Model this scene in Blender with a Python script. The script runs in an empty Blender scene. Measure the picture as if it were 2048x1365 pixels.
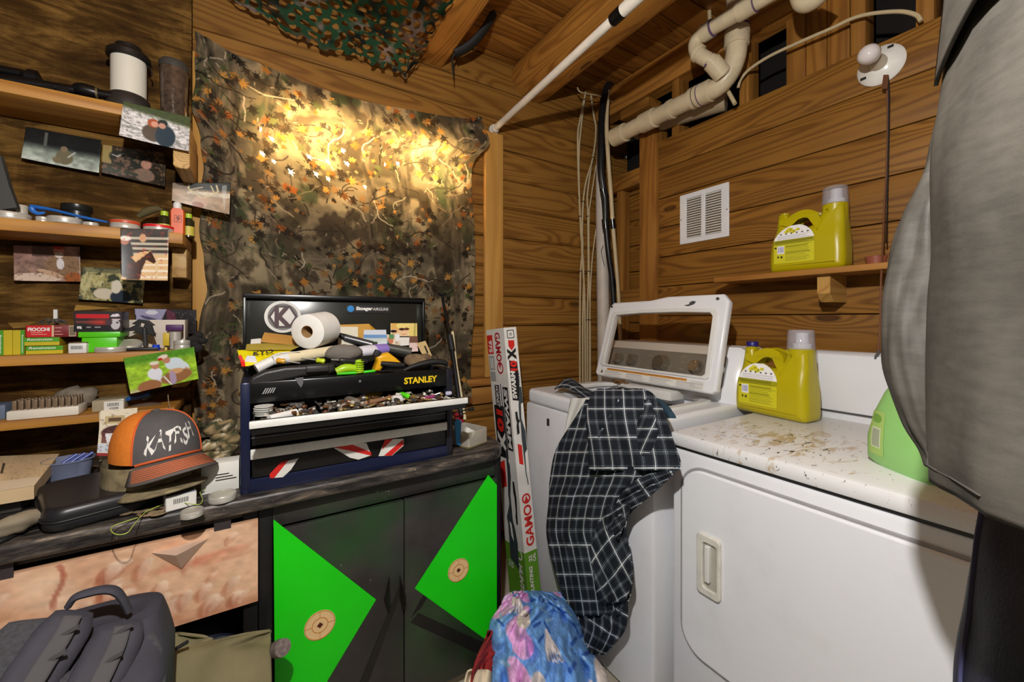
import bpy, bmesh, math, random
import numpy as np
from mathutils import Vector, Matrix, noise as mnoise
V = Vector
sc = bpy.context.scene
COL = sc.collection
# ---------------------------------------------------------------- camera
FPX = 810.0; CU = 1024.0; CVV = 640.0
SN, CS = 0.529, 0.8486
CAMZ = 1.25
cd = bpy.data.cameras.new('camera'); cam = bpy.data.objects.new('camera', cd); COL.objects.link(cam)
cam.location = (0, 0, CAMZ); cam.rotation_euler = (math.pi/2, 0, -math.atan2(SN, CS))
cd.sensor_width = 36; cd.lens = FPX/2048*36; cd.shift_y = -(682.5-CVV)/2048; cd.clip_start = 0.02
sc.camera = cam
# ---------------------------------------------------------------- world, lamps, exposure
w = bpy.data.worlds.new('room_ambience'); sc.world = w; w.use_nodes = True
w.node_tree.nodes['Background'].inputs[0].default_value = (1.0, 0.93, 0.84, 1)
w.node_tree.nodes['Background'].inputs[1].default_value = 0.085
def lamp(name, kind, loc, power, col, size, target=None, sy=None):
    l = bpy.data.lights.new(name, kind); l.energy = power; l.color = col
    if kind == 'POINT': l.shadow_soft_size = size
    else:
        l.size = size
        if sy: l.shape = 'RECTANGLE'; l.size_y = sy
    o = bpy.data.objects.new(name, l); COL.objects.link(o); o.location = loc
    if target: o.rotation_euler = (V(target)-V(loc)).to_track_quat('-Z', 'Y').to_euler()
    return o
lamp('work_lamp', 'POINT', (-0.05, 0.06, 1.84), 70, (1.0, 0.965, 0.93), 0.02)
lamp('added_fill_lamp', 'AREA', (-0.3, -1.3, 2.45), 2.5, (1.0, 0.92, 0.8), 0.5, (0.5, 1.2, 1.2))  # unseen area fill added behind the camera, not a fixture of the room
lamp('window_light', 'AREA', (0.44, 2.09, 2.06), 44, (1.0, 0.78, 0.40), 0.80, (0.44, 1.0, 2.03), 0.07)
sc.view_settings.view_transform = 'Standard'; sc.view_settings.look = 'None'
sc.view_settings.exposure = 0.38; sc.view_settings.gamma = 1; sc.view_settings.use_curve_mapping = False
# ---------------------------------------------------------------- picture ray helpers: a photo point on a real plane
def ray(u, v):
    a = (u-CU)/FPX
    return V((SN+CS*a, CS-SN*a, (CVV-v)/FPX))
C0 = V((0, 0, CAMZ))
def PX(u, v, X): d = ray(u, v); return C0+d*(X/d.x)
def PY(u, v, Y): d = ray(u, v); return C0+d*(Y/d.y)
def PZ(u, v, Z): d = ray(u, v); return C0+d*((Z-CAMZ)/d.z)
def PT(u, v, t): return C0+ray(u, v)*t
random.seed(7); rng = np.random.default_rng(7)
R = random.uniform
# ---------------------------------------------------------------- colour and materials
def lin(c):
    c = np.asarray(c, float)/255.0
    return np.where(c <= 0.04045, c/12.92, ((c+0.055)/1.055)**2.4)
def L4(c): a = lin(c); return (float(a[0]), float(a[1]), float(a[2]), 1.0)
MATS = {}
class NT:
    def __init__(s, name):
        s.m = bpy.data.materials.new(name); s.m.use_nodes = True; s.t = s.m.node_tree
        s.p = s.t.nodes['Principled BSDF']; s.out = s.t.nodes['Material Output']
    def n(s, kind, **kw):
        nd = s.t.nodes.new('ShaderNode'+kind)
        for k, v in kw.items():
            if k.startswith('i_'):
                key = k[2:]; key = int(key) if key.isdigit() else key
                s.put(nd.inputs[key], v)
            else: setattr(nd, k, v)
        return nd
    def put(s, inp, v):
        if hasattr(v, 'is_output'): s.t.links.new(v, inp)
        elif isinstance(v, bpy.types.Node): s.t.links.new(v.outputs[0], inp)
        else: inp.default_value = v
    def math(s, op, a, b=0.0, c=None):
        nd = s.n('Math', operation=op); s.put(nd.inputs[0], a); s.put(nd.inputs[1], b)
        if c is not None: s.put(nd.inputs[2], c)
        return nd.outputs[0]
    def ramp(s, f, stops, interp='LINEAR'):
        nd = s.n('ValToRGB'); cr = nd.color_ramp; cr.interpolation = interp
        while len(cr.elements) < len(stops): cr.elements.new(0.5)
        for e, (p, c) in zip(cr.elements, stops):
            e.position = p; e.color = c if len(c) == 4 else tuple(c)+(1,)
        s.put(nd.inputs[0], f); return nd.outputs[0]
    def mix(s, f, a, b, mode='MIX'):
        nd = s.n('Mix', data_type='RGBA', blend_type=mode)
        s.put(nd.inputs[0], f); s.put(nd.inputs[6], a); s.put(nd.inputs[7], b); return nd.outputs[2]
    def coord(s, scale=(1, 1, 1), rnd=0.0):
        tc = s.n('TexCoord'); v = tc.outputs['Object']
        if rnd:
            oi = s.n('ObjectInfo'); cm = s.n('CombineXYZ')
            r = s.math('MULTIPLY', oi.outputs['Random'], rnd)
            for i in range(3): s.put(cm.inputs[i], r)
            ad = s.n('VectorMath', operation='ADD'); s.put(ad.inputs[0], v); s.put(ad.inputs[1], cm.outputs[0]); v = ad.outputs[0]
        mp = s.n('Mapping'); s.put(mp.inputs[0], v); mp.inputs['Scale'].default_value = scale
        return mp.outputs[0]
    def noise(s, vec, scale, detail=3, rough=0.55, dist=0.0):
        nd = s.n('TexNoise'); s.put(nd.inputs['Vector'], vec); nd.inputs['Scale'].default_value = scale
        nd.inputs['Detail'].default_value = detail; nd.inputs['Roughness'].default_value = rough; nd.inputs['Distortion'].default_value = dist
        return nd.outputs['Fac']
    def bump(s, h, strength=0.3, dist=0.005):
        nd = s.n('Bump'); s.put(nd.inputs['Height'], h); nd.inputs['Strength'].default_value = strength; nd.inputs['Distance'].default_value = dist
        s.t.links.new(nd.outputs[0], s.p.inputs['Normal'])
    def fin(s, col, rough=0.6, metal=0.0, spec=0.5):
        s.put(s.p.inputs['Base Color'], col); s.put(s.p.inputs['Roughness'], rough)
        s.p.inputs['Metallic'].default_value = metal; s.p.inputs['Specular IOR Level'].default_value = spec
        return s.m
def mat(name, col, rough=0.55, metal=0.0, var=0.10, vs=9.0, bump=0.0, bs=180.0, spec=0.45):
    if name in MATS: return MATS[name]
    t = NT(name); c = t.coord(); n = t.noise(c, vs, 4)
    b = lin(col)
    lo = tuple(float(x) for x in b*(1-var)); hi = tuple(float(x) for x in np.minimum(b*(1+var), 1))
    colr = t.ramp(n, [(0.3, lo), (0.7, hi)])
    if bump: t.bump(t.noise(c, bs, 2), bump, 0.002)
    MATS[name] = t.fin(colr, rough, metal, spec); return MATS[name]
def wood(name, light, dark, axis='x', rings=38.0, knots=True, rough=0.5, sc_=1.0):
    if name in MATS: return MATS[name]
    t = NT(name)
    s = {'x': (0.55, 7.0, 7.0), 'y': (7.0, 0.55, 7.0), 'z': (7.0, 7.0, 0.55)}[axis]
    f = {'x': (2.5, 110, 110), 'y': (110, 2.5, 110), 'z': (110, 110, 2.5)}[axis]
    k = {'x': (2.6, 8.5, 8.5), 'y': (8.5, 2.6, 8.5), 'z': (8.5, 8.5, 2.6)}[axis]
    s = tuple(a*sc_ for a in s)
    n = t.noise(t.coord(s, 37.0), 1.0, 1.0, 0.4, 0.25)
    kn = t.n('TexVoronoi'); t.put(kn.inputs['Vector'], t.coord(k, 61.0)); kn.inputs['Scale'].default_value = 0.62
    kd = kn.outputs['Distance']
    kpull = t.math('MULTIPLY', t.math('POWER', t.math('MAXIMUM', t.math('SUBTRACT', 0.33, kd), 0.0), 1.6), 1.2 if knots else 0.0)
    nn = t.math('ADD', n, kpull)
    g = t.math('ADD', t.math('MULTIPLY', t.math('SINE', t.math('MULTIPLY', nn, rings*3.6)), 0.5), 0.5)
    g = t.math('POWER', g, 2.2)
    fine = t.noise(t.coord(f, 11.0), 1.0, 2, 0.6)
    big = t.noise(t.coord((1.2, 1.2, 1.2), 23.0), 1.6, 2)
    la, da = lin(light), lin(dark)
    base = t.ramp(big, [(0.25, tuple(la*0.78)), (0.75, tuple(la*1.12))])
    col = t.mix(t.math('MULTIPLY', g, 0.62), base, tuple(float(x) for x in da)+(1,))
    col = t.mix(t.math('MULTIPLY', t.math('SUBTRACT', fine, 0.3), 0.55), col, tuple(float(x) for x in da*0.9)+(1,))
    if knots:
        kf = t.ramp(kd, [(0.055, (1, 1, 1)), (0.085, (0, 0, 0))])
        col = t.mix(t.math('MULTIPLY', kf, 0.8), col, tuple(float(x) for x in da*0.38)+(1,))
    t.bump(t.math('ADD', g, fine), 0.18, 0.0015)
    MATS[name] = t.fin(col, rough, 0, 0.35); return MATS[name]
def painted(name, rough=0.5, transl=0.0, spec=0.4, bump=0.0):
    if name in MATS: return MATS[name]
    t = NT(name); a = t.n('Attribute', attribute_name='Col')
    t.fin(a.outputs['Color'], rough, 0, spec)
    if bump: t.bump(t.noise(t.coord(), 400, 2), bump, 0.001)
    if transl:
        tr = t.n('BsdfTranslucent'); t.put(tr.inputs[0], a.outputs['Color'])
        mx = t.n('MixShader'); mx.inputs[0].default_value = transl
        t.t.links.new(t.p.outputs[0], mx.inputs[1]); t.t.links.new(tr.outputs[0], mx.inputs[2])
        t.t.links.new(mx.outputs[0], t.out.inputs[0])
    MATS[name] = t.m; return t.m
def glass(name, col=(255, 255, 255), rough=0.02, alpha=0.25, base=None):
    if name in MATS: return MATS[name]
    t = NT(name); t.fin(L4(base or col), rough, 0, 0.6)
    tp = t.n('BsdfTransparent'); tp.inputs[0].default_value = L4(col)
    mx = t.n('MixShader'); mx.inputs[0].default_value = alpha
    t.t.links.new(tp.outputs[0], mx.inputs[1]); t.t.links.new(t.p.outputs[0], mx.inputs[2]); t.t.links.new(mx.outputs[0], t.out.inputs[0])
    MATS[name] = t.m; return t.m
# ---------------------------------------------------------------- mesh builder (world coordinates)
def rotz(a): return Matrix.Rotation(a, 4, 'Z')
def frame(o, x, y=None, z=None):
    """matrix with origin o, first axis x, second axis near y (or third axis z)"""
    x = V(x).normalized()
    if y is not None:
        y = V(y); zz = x.cross(y).normalized(); yy = zz.cross(x)
    else:
        zz = V(z); yy = zz.cross(x).normalized(); zz = x.cross(yy)
    m = Matrix((x, yy, zz)).transposed().to_4x4(); m.translation = V(o); return m
def rr(w, h, r, n=5, cx=0, cy=0):
    pts = []
    for (sx, sy, a0) in ((1, 1, 0), (-1, 1, 90), (-1, -1, 180), (1, -1, 270)):
        for i in range(n+1):
            a = math.radians(a0+90*i/n)
            pts.append((cx+sx*(w/2-r)+r*math.cos(a), cy+sy*(h/2-r)+r*math.sin(a)))
    return pts
def circ(r, n=24, cx=0, cy=0, ry=None): return [(cx+r*math.cos(2*math.pi*i/n), cy+(ry or r)*math.sin(2*math.pi*i/n)) for i in range(n)]
def smooth_pts(pts, k=4):
    """Catmull-Rom through points (tuples of any length)"""
    P = [np.array(p, float) for p in pts]; out = []
    P = [2*P[0]-P[1]]+P+[2*P[-1]-P[-2]]
    for i in range(1, len(P)-2):
        for j in range(k):
            t = j/k; a, b, c, d = P[i-1], P[i], P[i+1], P[i+2]
            out.append(0.5*((2*b)+(c-a)*t+(2*a-5*b+4*c-d)*t*t+(3*b-a-3*c+d)*t**3))
    out.append(P[-2]); return out
def curve_mesh(splines, thick, bevel=0.0, res=3):
    cu = bpy.data.curves.new('c', 'CURVE'); cu.dimensions = '2D'; cu.fill_mode = 'BOTH'
    for s in splines:
        sp = cu.splines.new('POLY'); sp.points.add(len(s)-1); sp.use_cyclic_u = True
        for q, p in zip(sp.points, s): q.co = (p[0], p[1], 0, 1)
    cu.extrude = max(thick/2-bevel, 0.00005); cu.bevel_depth = bevel; cu.bevel_resolution = res; cu.offset = -bevel
    o = bpy.data.objects.new('c', cu); me = bpy.data.meshes.new_from_object(o)
    bpy.data.objects.remove(o); bpy.data.curves.remove(cu); return me
TXT = {}
def text_mesh(s, bold=0.0, spacing=1.0):
    k = (s, bold, spacing)
    if k in TXT: return TXT[k]
    cu = bpy.data.curves.new('t', 'FONT'); cu.body = s; cu.offset = bold; cu.space_character = spacing
    cu.align_x = 'CENTER'; cu.align_y = 'CENTER'; cu.resolution_u = 3
    o = bpy.data.objects.new('t', cu); me = bpy.data.meshes.new_from_object(o); bpy.data.objects.remove(o); bpy.data.curves.remove(cu)
    n = len(me.vertices); co = np.zeros(n*3); me.vertices.foreach_get('co', co); co = co.reshape(-1, 3)
    mn, mx = co.min(0), co.max(0); co = (co-(mn+mx)/2)/np.maximum(mx-mn, 1e-6)
    TXT[k] = (co, [tuple(p.vertices) for p in me.polygons]); bpy.data.meshes.remove(me); return TXT[k]
class MB:
    def __init__(s): s.bm = bmesh.new(); s.M = Matrix()
    def _tr(s, vs, M): bmesh.ops.transform(s.bm, matrix=s.M @ M, verts=vs)
    def box(s, c, d, rot=None, bv=0.0, seg=2):
        r = bmesh.ops.create_cube(s.bm, size=1); vs = r['verts']
        bmesh.ops.scale(s.bm, vec=V(d), verts=vs)
        if bv:
            es = list({e for v in vs for e in v.link_edges})
            b = bmesh.ops.bevel(s.bm, geom=es, offset=bv, segments=seg, affect='EDGES', profile=0.5); vs = list({v for f in b['faces'] for v in f.verts} | {v for v in vs if v.is_valid})
        M = Matrix.Translation(V(c))
        if rot is not None: M = M @ (rot.to_4x4() if not isinstance(rot, (int, float)) else rotz(rot))
        s._tr(vs, M); return s
    def mm(s, a, b, bv=0.0):
        a, b = V(a), V(b); return s.box((a+b)/2, (abs(b.x-a.x), abs(b.y-a.y), abs(b.z-a.z)), None, bv)
    def raw(s, verts, faces, M=Matrix()):
        vs = [s.bm.verts.new(s.M @ M @ V(v)) for v in verts]
        for f in faces:
            try: s.bm.faces.new([vs[i] for i in f])
            except ValueError: pass
        return s
    def mesh(s, me, M=Matrix()):
        s.raw([v.co.copy() for v in me.vertices], [tuple(p.vertices) for p in me.polygons], M); bpy.data.meshes.remove(me); return s
    def slab(s, splines, thick, bevel=0.0, M=Matrix(), res=3):
        if splines and not isinstance(splines[0][0], (tuple, list, np.ndarray)): splines = [splines]
        return s.mesh(curve_mesh(splines, thick, bevel, res), M)
    def text(s, t, M, w, h, bold=0.0, shear=0.0, spacing=1.0, fn=None):
        co, fs = text_mesh(t, bold, spacing)
        vs = [V(((c[0]*w+shear*c[1]*h), c[1]*h, 0)) for c in co]
        if fn: vs = [fn(v) for v in vs]
        return s.raw(vs, fs, M)
    def poly(s, pts, thick=0.0005, n=None):
        """flat polygon of world points, given a small thickness along n"""
        pts = [V(p) for p in pts]
        nn = V(n).normalized()*thick if n is not None else (pts[1]-pts[0]).cross(pts[2]-pts[0]).normalized()*thick
        k = len(pts); vs = pts+[p-nn for p in pts]
        return s.raw(vs, [tuple(range(k)), tuple(range(2*k-1, k-1, -1))]+[(i, i+k, (i+1) % k+k, (i+1) % k) for i in range(k)])
    def tube(s, pts, r, n=8, k=0, cap=True, sx=1.0):
        """swept tube; r scalar or list; k Catmull-Rom subdivisions; sx flattens"""
        P = [V(p) for p in pts]; rl = [r]*len(P) if isinstance(r, (int, float)) else list(r)
        if k:
            q = smooth_pts([tuple(p)+(a,) for p, a in zip(P, rl)], k); P = [V(a[:3]) for a in q]; rl = [max(a[3], 1e-5) for a in q]
        rings = []; t0 = (P[1]-P[0]).normalized(); up = V((0, 0, 1)) if abs(t0.z) < 0.9 else V((1, 0, 0))
        x = t0.cross(up).normalized()
        for i, p in enumerate(P):
            t = (P[min(i+1, len(P)-1)]-P[max(i-1, 0)]).normalized()
            x = (x-t*x.dot(t)).normalized(); y = t.cross(x)
            rings.append([s.bm.verts.new(s.M @ (p+(x*math.cos(2*math.pi*j/n)+y*math.sin(2*math.pi*j/n)*sx)*rl[i])) for j in range(n)])
        for a, b in zip(rings, rings[1:]):
            for j in range(n): s.bm.faces.new((a[j], a[(j+1) % n], b[(j+1) % n], b[j]))
        if cap: s.bm.faces.new(rings[0][::-1]); s.bm.faces.new(rings[-1])
        return s
    def lathe(s, prof, M=Matrix(), n=24, a0=0.0, a1=None, sy=1.0):
        full = a1 is None; a1 = 2*math.pi if full else a1; m = n if full else n+1
        rings = []
        for (r, z) in prof:
            if r < 1e-6 and full: rings.append([s.bm.verts.new(s.M @ M @ V((0, 0, z)))])
            else: rings.append([s.bm.verts.new(s.M @ M @ V((r*math.cos(a0+(a1-a0)*j/n), sy*r*math.sin(a0+(a1-a0)*j/n), z))) for j in range(m)])
        for a, b in zip(rings, rings[1:]):
            for j in range(n):
                j2 = (j+1) % m
                if len(a) == 1 and len(b) == 1: continue
                if len(a) == 1: f = (a[0], b[j2], b[j])
                elif len(b) == 1: f = (a[j], a[j2], b[0])
                else: f = (a[j], a[j2], b[j2], b[j])
                try: s.bm.faces.new(f)
                except ValueError: pass
        return s
    def cyl(s, p0, p1, r0, r1=None, n=16, k=0):
        r1 = r0 if r1 is None else r1; p0, p1 = V(p0), V(p1); d = p1-p0; L = d.length
        M = frame(p0, d.orthogonal(), z=d) if True else None
        M = Matrix.Translation(p0) @ d.to_track_quat('Z', 'Y').to_matrix().to_4x4()
        return s.lathe([(0, 0), (r0, 0), (r1, L), (0, L)], M, n)
    def ball(s, c, r, n=14, M=None):
        r = V(r) if not isinstance(r, (int, float)) else V((r, r, r)); m = max(6, n//2+1)
        MM = Matrix.Translation(V(c)) @ (M.to_4x4() if M is not None else Matrix()) @ Matrix.Diagonal((r.x, r.y, r.z, 1))
        return s.lathe([(math.sin(math.pi*i/m), -math.cos(math.pi*i/m)) if 0 < i < m else (0, -1 if i == 0 else 1) for i in range(m+1)], MM, n)
    def loft(s, rings, cap=True, closed=True):
        R_ = [[s.bm.verts.new(s.M @ V(p)) for p in r] for r in rings]; n = len(R_[0])
        for a, b in zip(R_, R_[1:]):
            for j in range(n if closed else n-1): s.bm.faces.new((a[j], a[(j+1) % n], b[(j+1) % n], b[j]))
        if cap: s.bm.faces.new(R_[0][::-1]); s.bm.faces.new(R_[-1])
        return s
    def done(s, name, smooth=True, ang=0.7):
        me = bpy.data.meshes.new(name); bmesh.ops.recalc_face_normals(s.bm, faces=s.bm.faces[:])
        s.bm.to_mesh(me); s.bm.free()
        if smooth:
            me.polygons.foreach_set('use_smooth', [True]*len(me.polygons)); me.set_sharp_from_angle(angle=ang)
        return me
def grid_mesh(name, nu, nv, P, col=None, uv=None, keep=None):
    """P array (nv,nu,3); col (nv,nu,3) sRGB 0-255; keep (nv-1,nu-1) bool"""
    P = np.asarray(P, float).reshape(-1, 3)
    idx = np.arange(nu*nv).reshape(nv, nu)
    q = np.stack([idx[:-1, :-1], idx[:-1, 1:], idx[1:, 1:], idx[1:, :-1]], -1)
    q = q[keep] if keep is not None else q.reshape(-1, 4)
    me = bpy.data.meshes.new(name); me.from_pydata(P.tolist(), [], q.reshape(-1, 4).tolist())
    if col is not None:
        a = me.color_attributes.new('Col', 'FLOAT_COLOR', 'POINT'); c = np.ones((nu*nv, 4)); c[:, :3] = lin(np.clip(col, 0, 255).reshape(-1, 3)); a.data.foreach_set('color', c.ravel())
    if uv is not None:
        l = me.uv_layers.new(name='UVMap'); vi = np.zeros(len(me.loops), int); me.loops.foreach_get('vertex_index', vi)
        l.data.foreach_set('uv', np.asarray(uv, float).reshape(-1, 2)[vi].ravel())
    me.polygons.foreach_set('use_smooth', [True]*len(me.polygons)); return me
# ---------------------------------------------------------------- objects
WM = {}
def tagg(o, label, cat, group=None):
    if label: o['label'] = label
    if cat: o['category'] = cat
    if group: o['group'] = group
def T(name, label, cat, base=(0, 0, 0), group=None):
    o = bpy.data.objects.new(name, None); COL.objects.link(o); o.location = base; o.empty_display_size = 0.05
    WM[o.name] = Matrix.Translation(V(base)); tagg(o, label, cat, group); return o
def link(name, me, m, parent=None, base=None):
    o = bpy.data.objects.new(name, me); COL.objects.link(o)
    if m is not None: me.materials.append(m)
    if parent is not None:
        pm = WM[parent.name]; me.transform(pm.inverted()); o.parent = parent; WM[o.name] = pm
    else:
        if base is None:
            n = len(me.vertices); co = np.zeros(n*3); me.vertices.foreach_get('co', co); co = co.reshape(-1, 3)
            c = (co.min(0)+co.max(0))/2; base = (c[0], c[1], co[:, 2].min())
        M = Matrix.Translation(V(base)); me.transform(M.inverted()); o.location = base; WM[o.name] = M
    return o
def part(parent, name, mb, m, label=None, smooth=True, ang=0.7):
    me = mb.done(name, smooth, ang) if isinstance(mb, MB) else mb
    o = link(name, me, m, parent)
    if label: o['label'] = label
    return o
def one(name, label, cat, mb, m, group=None, smooth=True, ang=0.7):
    me = mb.done(name, smooth, ang) if isinstance(mb, MB) else mb
    o = link(name, me, m); tagg(o, label, cat, group); return o
def st(name, mb, m, parent=None, smooth=True, ang=0.7):
    me = mb.done(name, smooth, ang) if isinstance(mb, MB) else mb
    o = link(name, me, m, parent)
    if parent is None: o['kind'] = 'structure'
    return o
def stT(name, base=(0, 0, 0)):
    o = T(name, None, None, base); o['kind'] = 'structure'; return o
def solid(o, th, off=0):
    md = o.modifiers.new('thickness', 'SOLIDIFY'); md.thickness = th; md.offset = off; return o
# ---------------------------------------------------------------- painter for flat print
def vnoise(x, y, s=0):
    xi = np.floor(x).astype(int); yi = np.floor(y).astype(int); fx = x-xi; fy = y-yi
    fx = fx*fx*(3-2*fx); fy = fy*fy*(3-2*fy)
    def h(a, b): n = np.sin(a*127.1+b*311.7+s*74.7)*43758.5453; return n-np.floor(n)
    return (h(xi, yi)*(1-fx)+h(xi+1, yi)*fx)*(1-fy)+(h(xi, yi+1)*(1-fx)+h(xi+1, yi+1)*fx)*fy
def fbm(x, y, s=0, o=4):
    r = 0; a = 0.5
    for i in range(o): r = r+a*vnoise(x*2**i, y*2**i, s+i*13); a *= 0.5
    return r/(1-0.5**o)
class CV:
    """canvas: x right 0..w, y down 0..h, in free units"""
    def __init__(s, w, h, nx, ny, bg):
        s.w, s.h, s.nx, s.ny = w, h, nx, ny
        s.X, s.Y = np.meshgrid(np.linspace(0, w, nx), np.linspace(0, h, ny))
        s.a = np.ones((ny, nx, 3))*np.array(bg, float)
    def put(s, m, c, op=1.0):
        m = (m*op)[..., None] if m.dtype != bool else (m.astype(float)*op)[..., None]
        s.a = s.a*(1-m)+np.array(c, float)*m; return s
    def win(s, x0, y0, x1, y1):
        i0 = max(0, int(math.floor(x0/s.w*(s.nx-1)))-1); i1 = min(s.nx, int(math.ceil(x1/s.w*(s.nx-1)))+2)
        j0 = max(0, int(math.floor(y0/s.h*(s.ny-1)))-1); j1 = min(s.ny, int(math.ceil(y1/s.h*(s.ny-1)))+2)
        return (slice(j0, max(j0, j1)), slice(i0, max(i0, i1)))
    def pw(s, W, m, c, op):
        m = (m.astype(float)*op)[..., None]; s.a[W] = s.a[W]*(1-m)+np.array(c, float)*m; return s
    def el(s, x, y, rx, ry, c, rot=0, op=1.0):
        k = max(rx, ry)*1.15; W = s.win(x-k, y-k, x+k, y+k)
        dx, dy = s.X[W]-x, s.Y[W]-y; ca, sa = math.cos(rot), math.sin(rot)
        d = ((dx*ca+dy*sa)/rx)**2+((-dx*sa+dy*ca)/ry)**2
        return s.pw(W, np.clip((1.15-d)*4, 0, 1), c, op)
    def pg(s, pts, c, op=1.0):
        xs = [p[0] for p in pts]; ys = [p[1] for p in pts]; W = s.win(min(xs), min(ys), max(xs), max(ys)); X, Y = s.X[W], s.Y[W]
        ins = np.zeros(X.shape, bool); n = len(pts)
        for i in range(n):
            x0, y0 = pts[i]; x1, y1 = pts[(i+1) % n]
            ins ^= ((y0 > Y) != (y1 > Y)) & (X < (x1-x0)*(Y-y0)/((y1-y0) if y1 != y0 else 1e-9)+x0)
        return s.pw(W, ins, c, op)
    def ln(s, pts, wd, c, op=1.0):
        xs = [p[0] for p in pts]; ys = [p[1] for p in pts]; W = s.win(min(xs)-wd, min(ys)-wd, max(xs)+wd, max(ys)+wd); X, Y = s.X[W], s.Y[W]
        best = np.full(X.shape, 1e9)
        for (x0, y0), (x1, y1) in zip(pts, pts[1:]):
            dx, dy = x1-x0, y1-y0; t = np.clip(((X-x0)*dx+(Y-y0)*dy)/(dx*dx+dy*dy+1e-12), 0, 1)
            best = np.minimum(best, np.hypot(X-x0-t*dx, Y-y0-t*dy))
        return s.pw(W, np.clip((wd-best)/(wd*0.5), 0, 1), c, op)
    def rc(s, x0, y0, x1, y1, c, op=1.0): return s.put((s.X >= x0) & (s.X <= x1) & (s.Y >= y0) & (s.Y <= y1), c, op)
    def nz(s, fx, fy, amp, seed=0, o=3): s.a = s.a*(1+amp*(fbm(s.X*fx, s.Y*fy, seed, o)-0.5)[..., None]*2); return s
    def spk(s, fx, fy, thr, c, seed=0, op=1.0): return s.put(fbm(s.X*fx, s.Y*fy, seed, 3) > thr, c, op)
def photo_quad(name, label, cv, tl, tr, br, bl, m, cat='photograph', curl=0.004, th=0.0006, group=None, parent=None):
    """a printed sheet spanning four world points, slightly curled"""
    tl, tr, br, bl = [np.array(p) for p in (tl, tr, br, bl)]
    s, t = np.meshgrid(np.linspace(0, 1, cv.nx), np.linspace(0, 1, cv.ny)); s = s[..., None]; t = t[..., None]
    P = (tl*(1-s)+tr*s)*(1-t)+(bl*(1-s)+br*s)*t
    n = np.cross(tr-tl, bl-tl); n = n/np.linalg.norm(n)
    if n[1] > 0: n = -n
    P = P+n*(curl*(4*(s-0.5)**2)*(0.4+t))
    me = grid_mesh(name, cv.nx, cv.ny, P, cv.a)
    if parent is not None:
        return part(parent, name, me, m, label)
    o = one(name, label, cat, me, m, group); solid(o, th); return o
# ================================================================= SETTING
YB = 1.95; XR = 1.88; CEIL = 2.7065; PITCH = 0.1655; BURY = 1.83
W_LOGX = wood('log_pine_x', (154, 109, 47), (98, 57, 17), 'x', 26)
W_BOARDY = wood('board_pine_y', (150, 104, 41), (88, 49, 13), 'y', 30)
W_CEILX = wood('ceiling_pine_x', (162, 109, 45), (100, 56, 17), 'x', 22)
W_BEAMY = wood('beam_pine_y', (174, 119, 50), (114, 66, 21), 'y', 26)
W_POSTZ = wood('post_pine_z', (162, 112, 48), (116, 70, 24), 'z', 18)
W_CASEZ = wood('casing_pine_z', (206, 156, 80), (178, 124, 56), 'z', 12, knots=False)
W_SHELFX = wood('shelf_pine_x', (190, 136, 58), (140, 88, 32), 'x', 16, knots=False)
W_SHELFY = wood('shelf_pine_y', (188, 132, 64), (136, 84, 34), 'y', 18, knots=False)
W_END = wood('end_grain', (196, 158, 96), (140, 98, 48), 'y', 60, knots=False)
M_DARK = mat('dark_void', (22, 17, 13), 0.9)
# floor
fl = MB(); fl.mm((-2.6, -1.8, -0.06), (2.4, 2.1, 0.0))
st('floor', fl, mat('pale_floor', (176, 166, 150), 0.5, var=0.15, bump=0.05))
# back wall of stacked squared logs
wb = stT('wall_back', (0, YB, 0))
def log_piece(x0, x1, z0, seed):
    b = MB(); d = 0.15; c = 0.012; h = PITCH-0.003
    prof = [(0.0, c), (-0.0, h-c), (c, h), (d, h), (d, 0), (c, 0)]
    n = max(2, int((x1-x0)/0.3)); rings = []
    for i in range(n+1):
        x = x0+(x1-x0)*i/n; wv = 0.003*math.sin(x*3.1+seed*2.7)
        rings.append([(x, YB+y+wv*(y == 0), z0+z+0.001*math.sin(seed*5+x*4)) for y, z in prof])
    b.loft(rings); return part(wb, 'log', b, W_LOGX, ang=0.5)
zk = 1.217-7*PITCH; seed = 0
while zk < CEIL-0.02:
    if 1.70 < zk+0.01 < 2.15:
        log_piece(-2.4, 0.0, zk, seed); log_piece(0.925, 2.15, zk, seed+0.5)
    else: log_piece(-2.4, 2.15, zk, seed)
    zk += PITCH; seed += 1
b = MB(); b.mm((-2.4, YB+0.16, 0), (-0.08, YB+0.2, CEIL)); b.mm((1.04, YB+0.16, 0), (2.15, YB+0.2, CEIL)); b.mm((-0.08, YB+0.16, 0), (1.04, YB+0.2, 1.70)); b.mm((-0.08, YB+0.16, 2.22), (1.04, YB+0.2, CEIL))
part(wb, 'backing', b, M_DARK)
def frosted(name):
    t = NT(name); tr = t.n('BsdfTranslucent'); tr.inputs[0].default_value = (0.92, 0.9, 0.86, 1); df = t.n('BsdfDiffuse'); mx = t.n('MixShader'); mx.inputs[0].default_value = 0.2
    t.t.links.new(tr.outputs[0], mx.inputs[1]); t.t.links.new(df.outputs[0], mx.inputs[2]); t.t.links.new(mx.outputs[0], t.out.inputs[0]); return t.m
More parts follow.
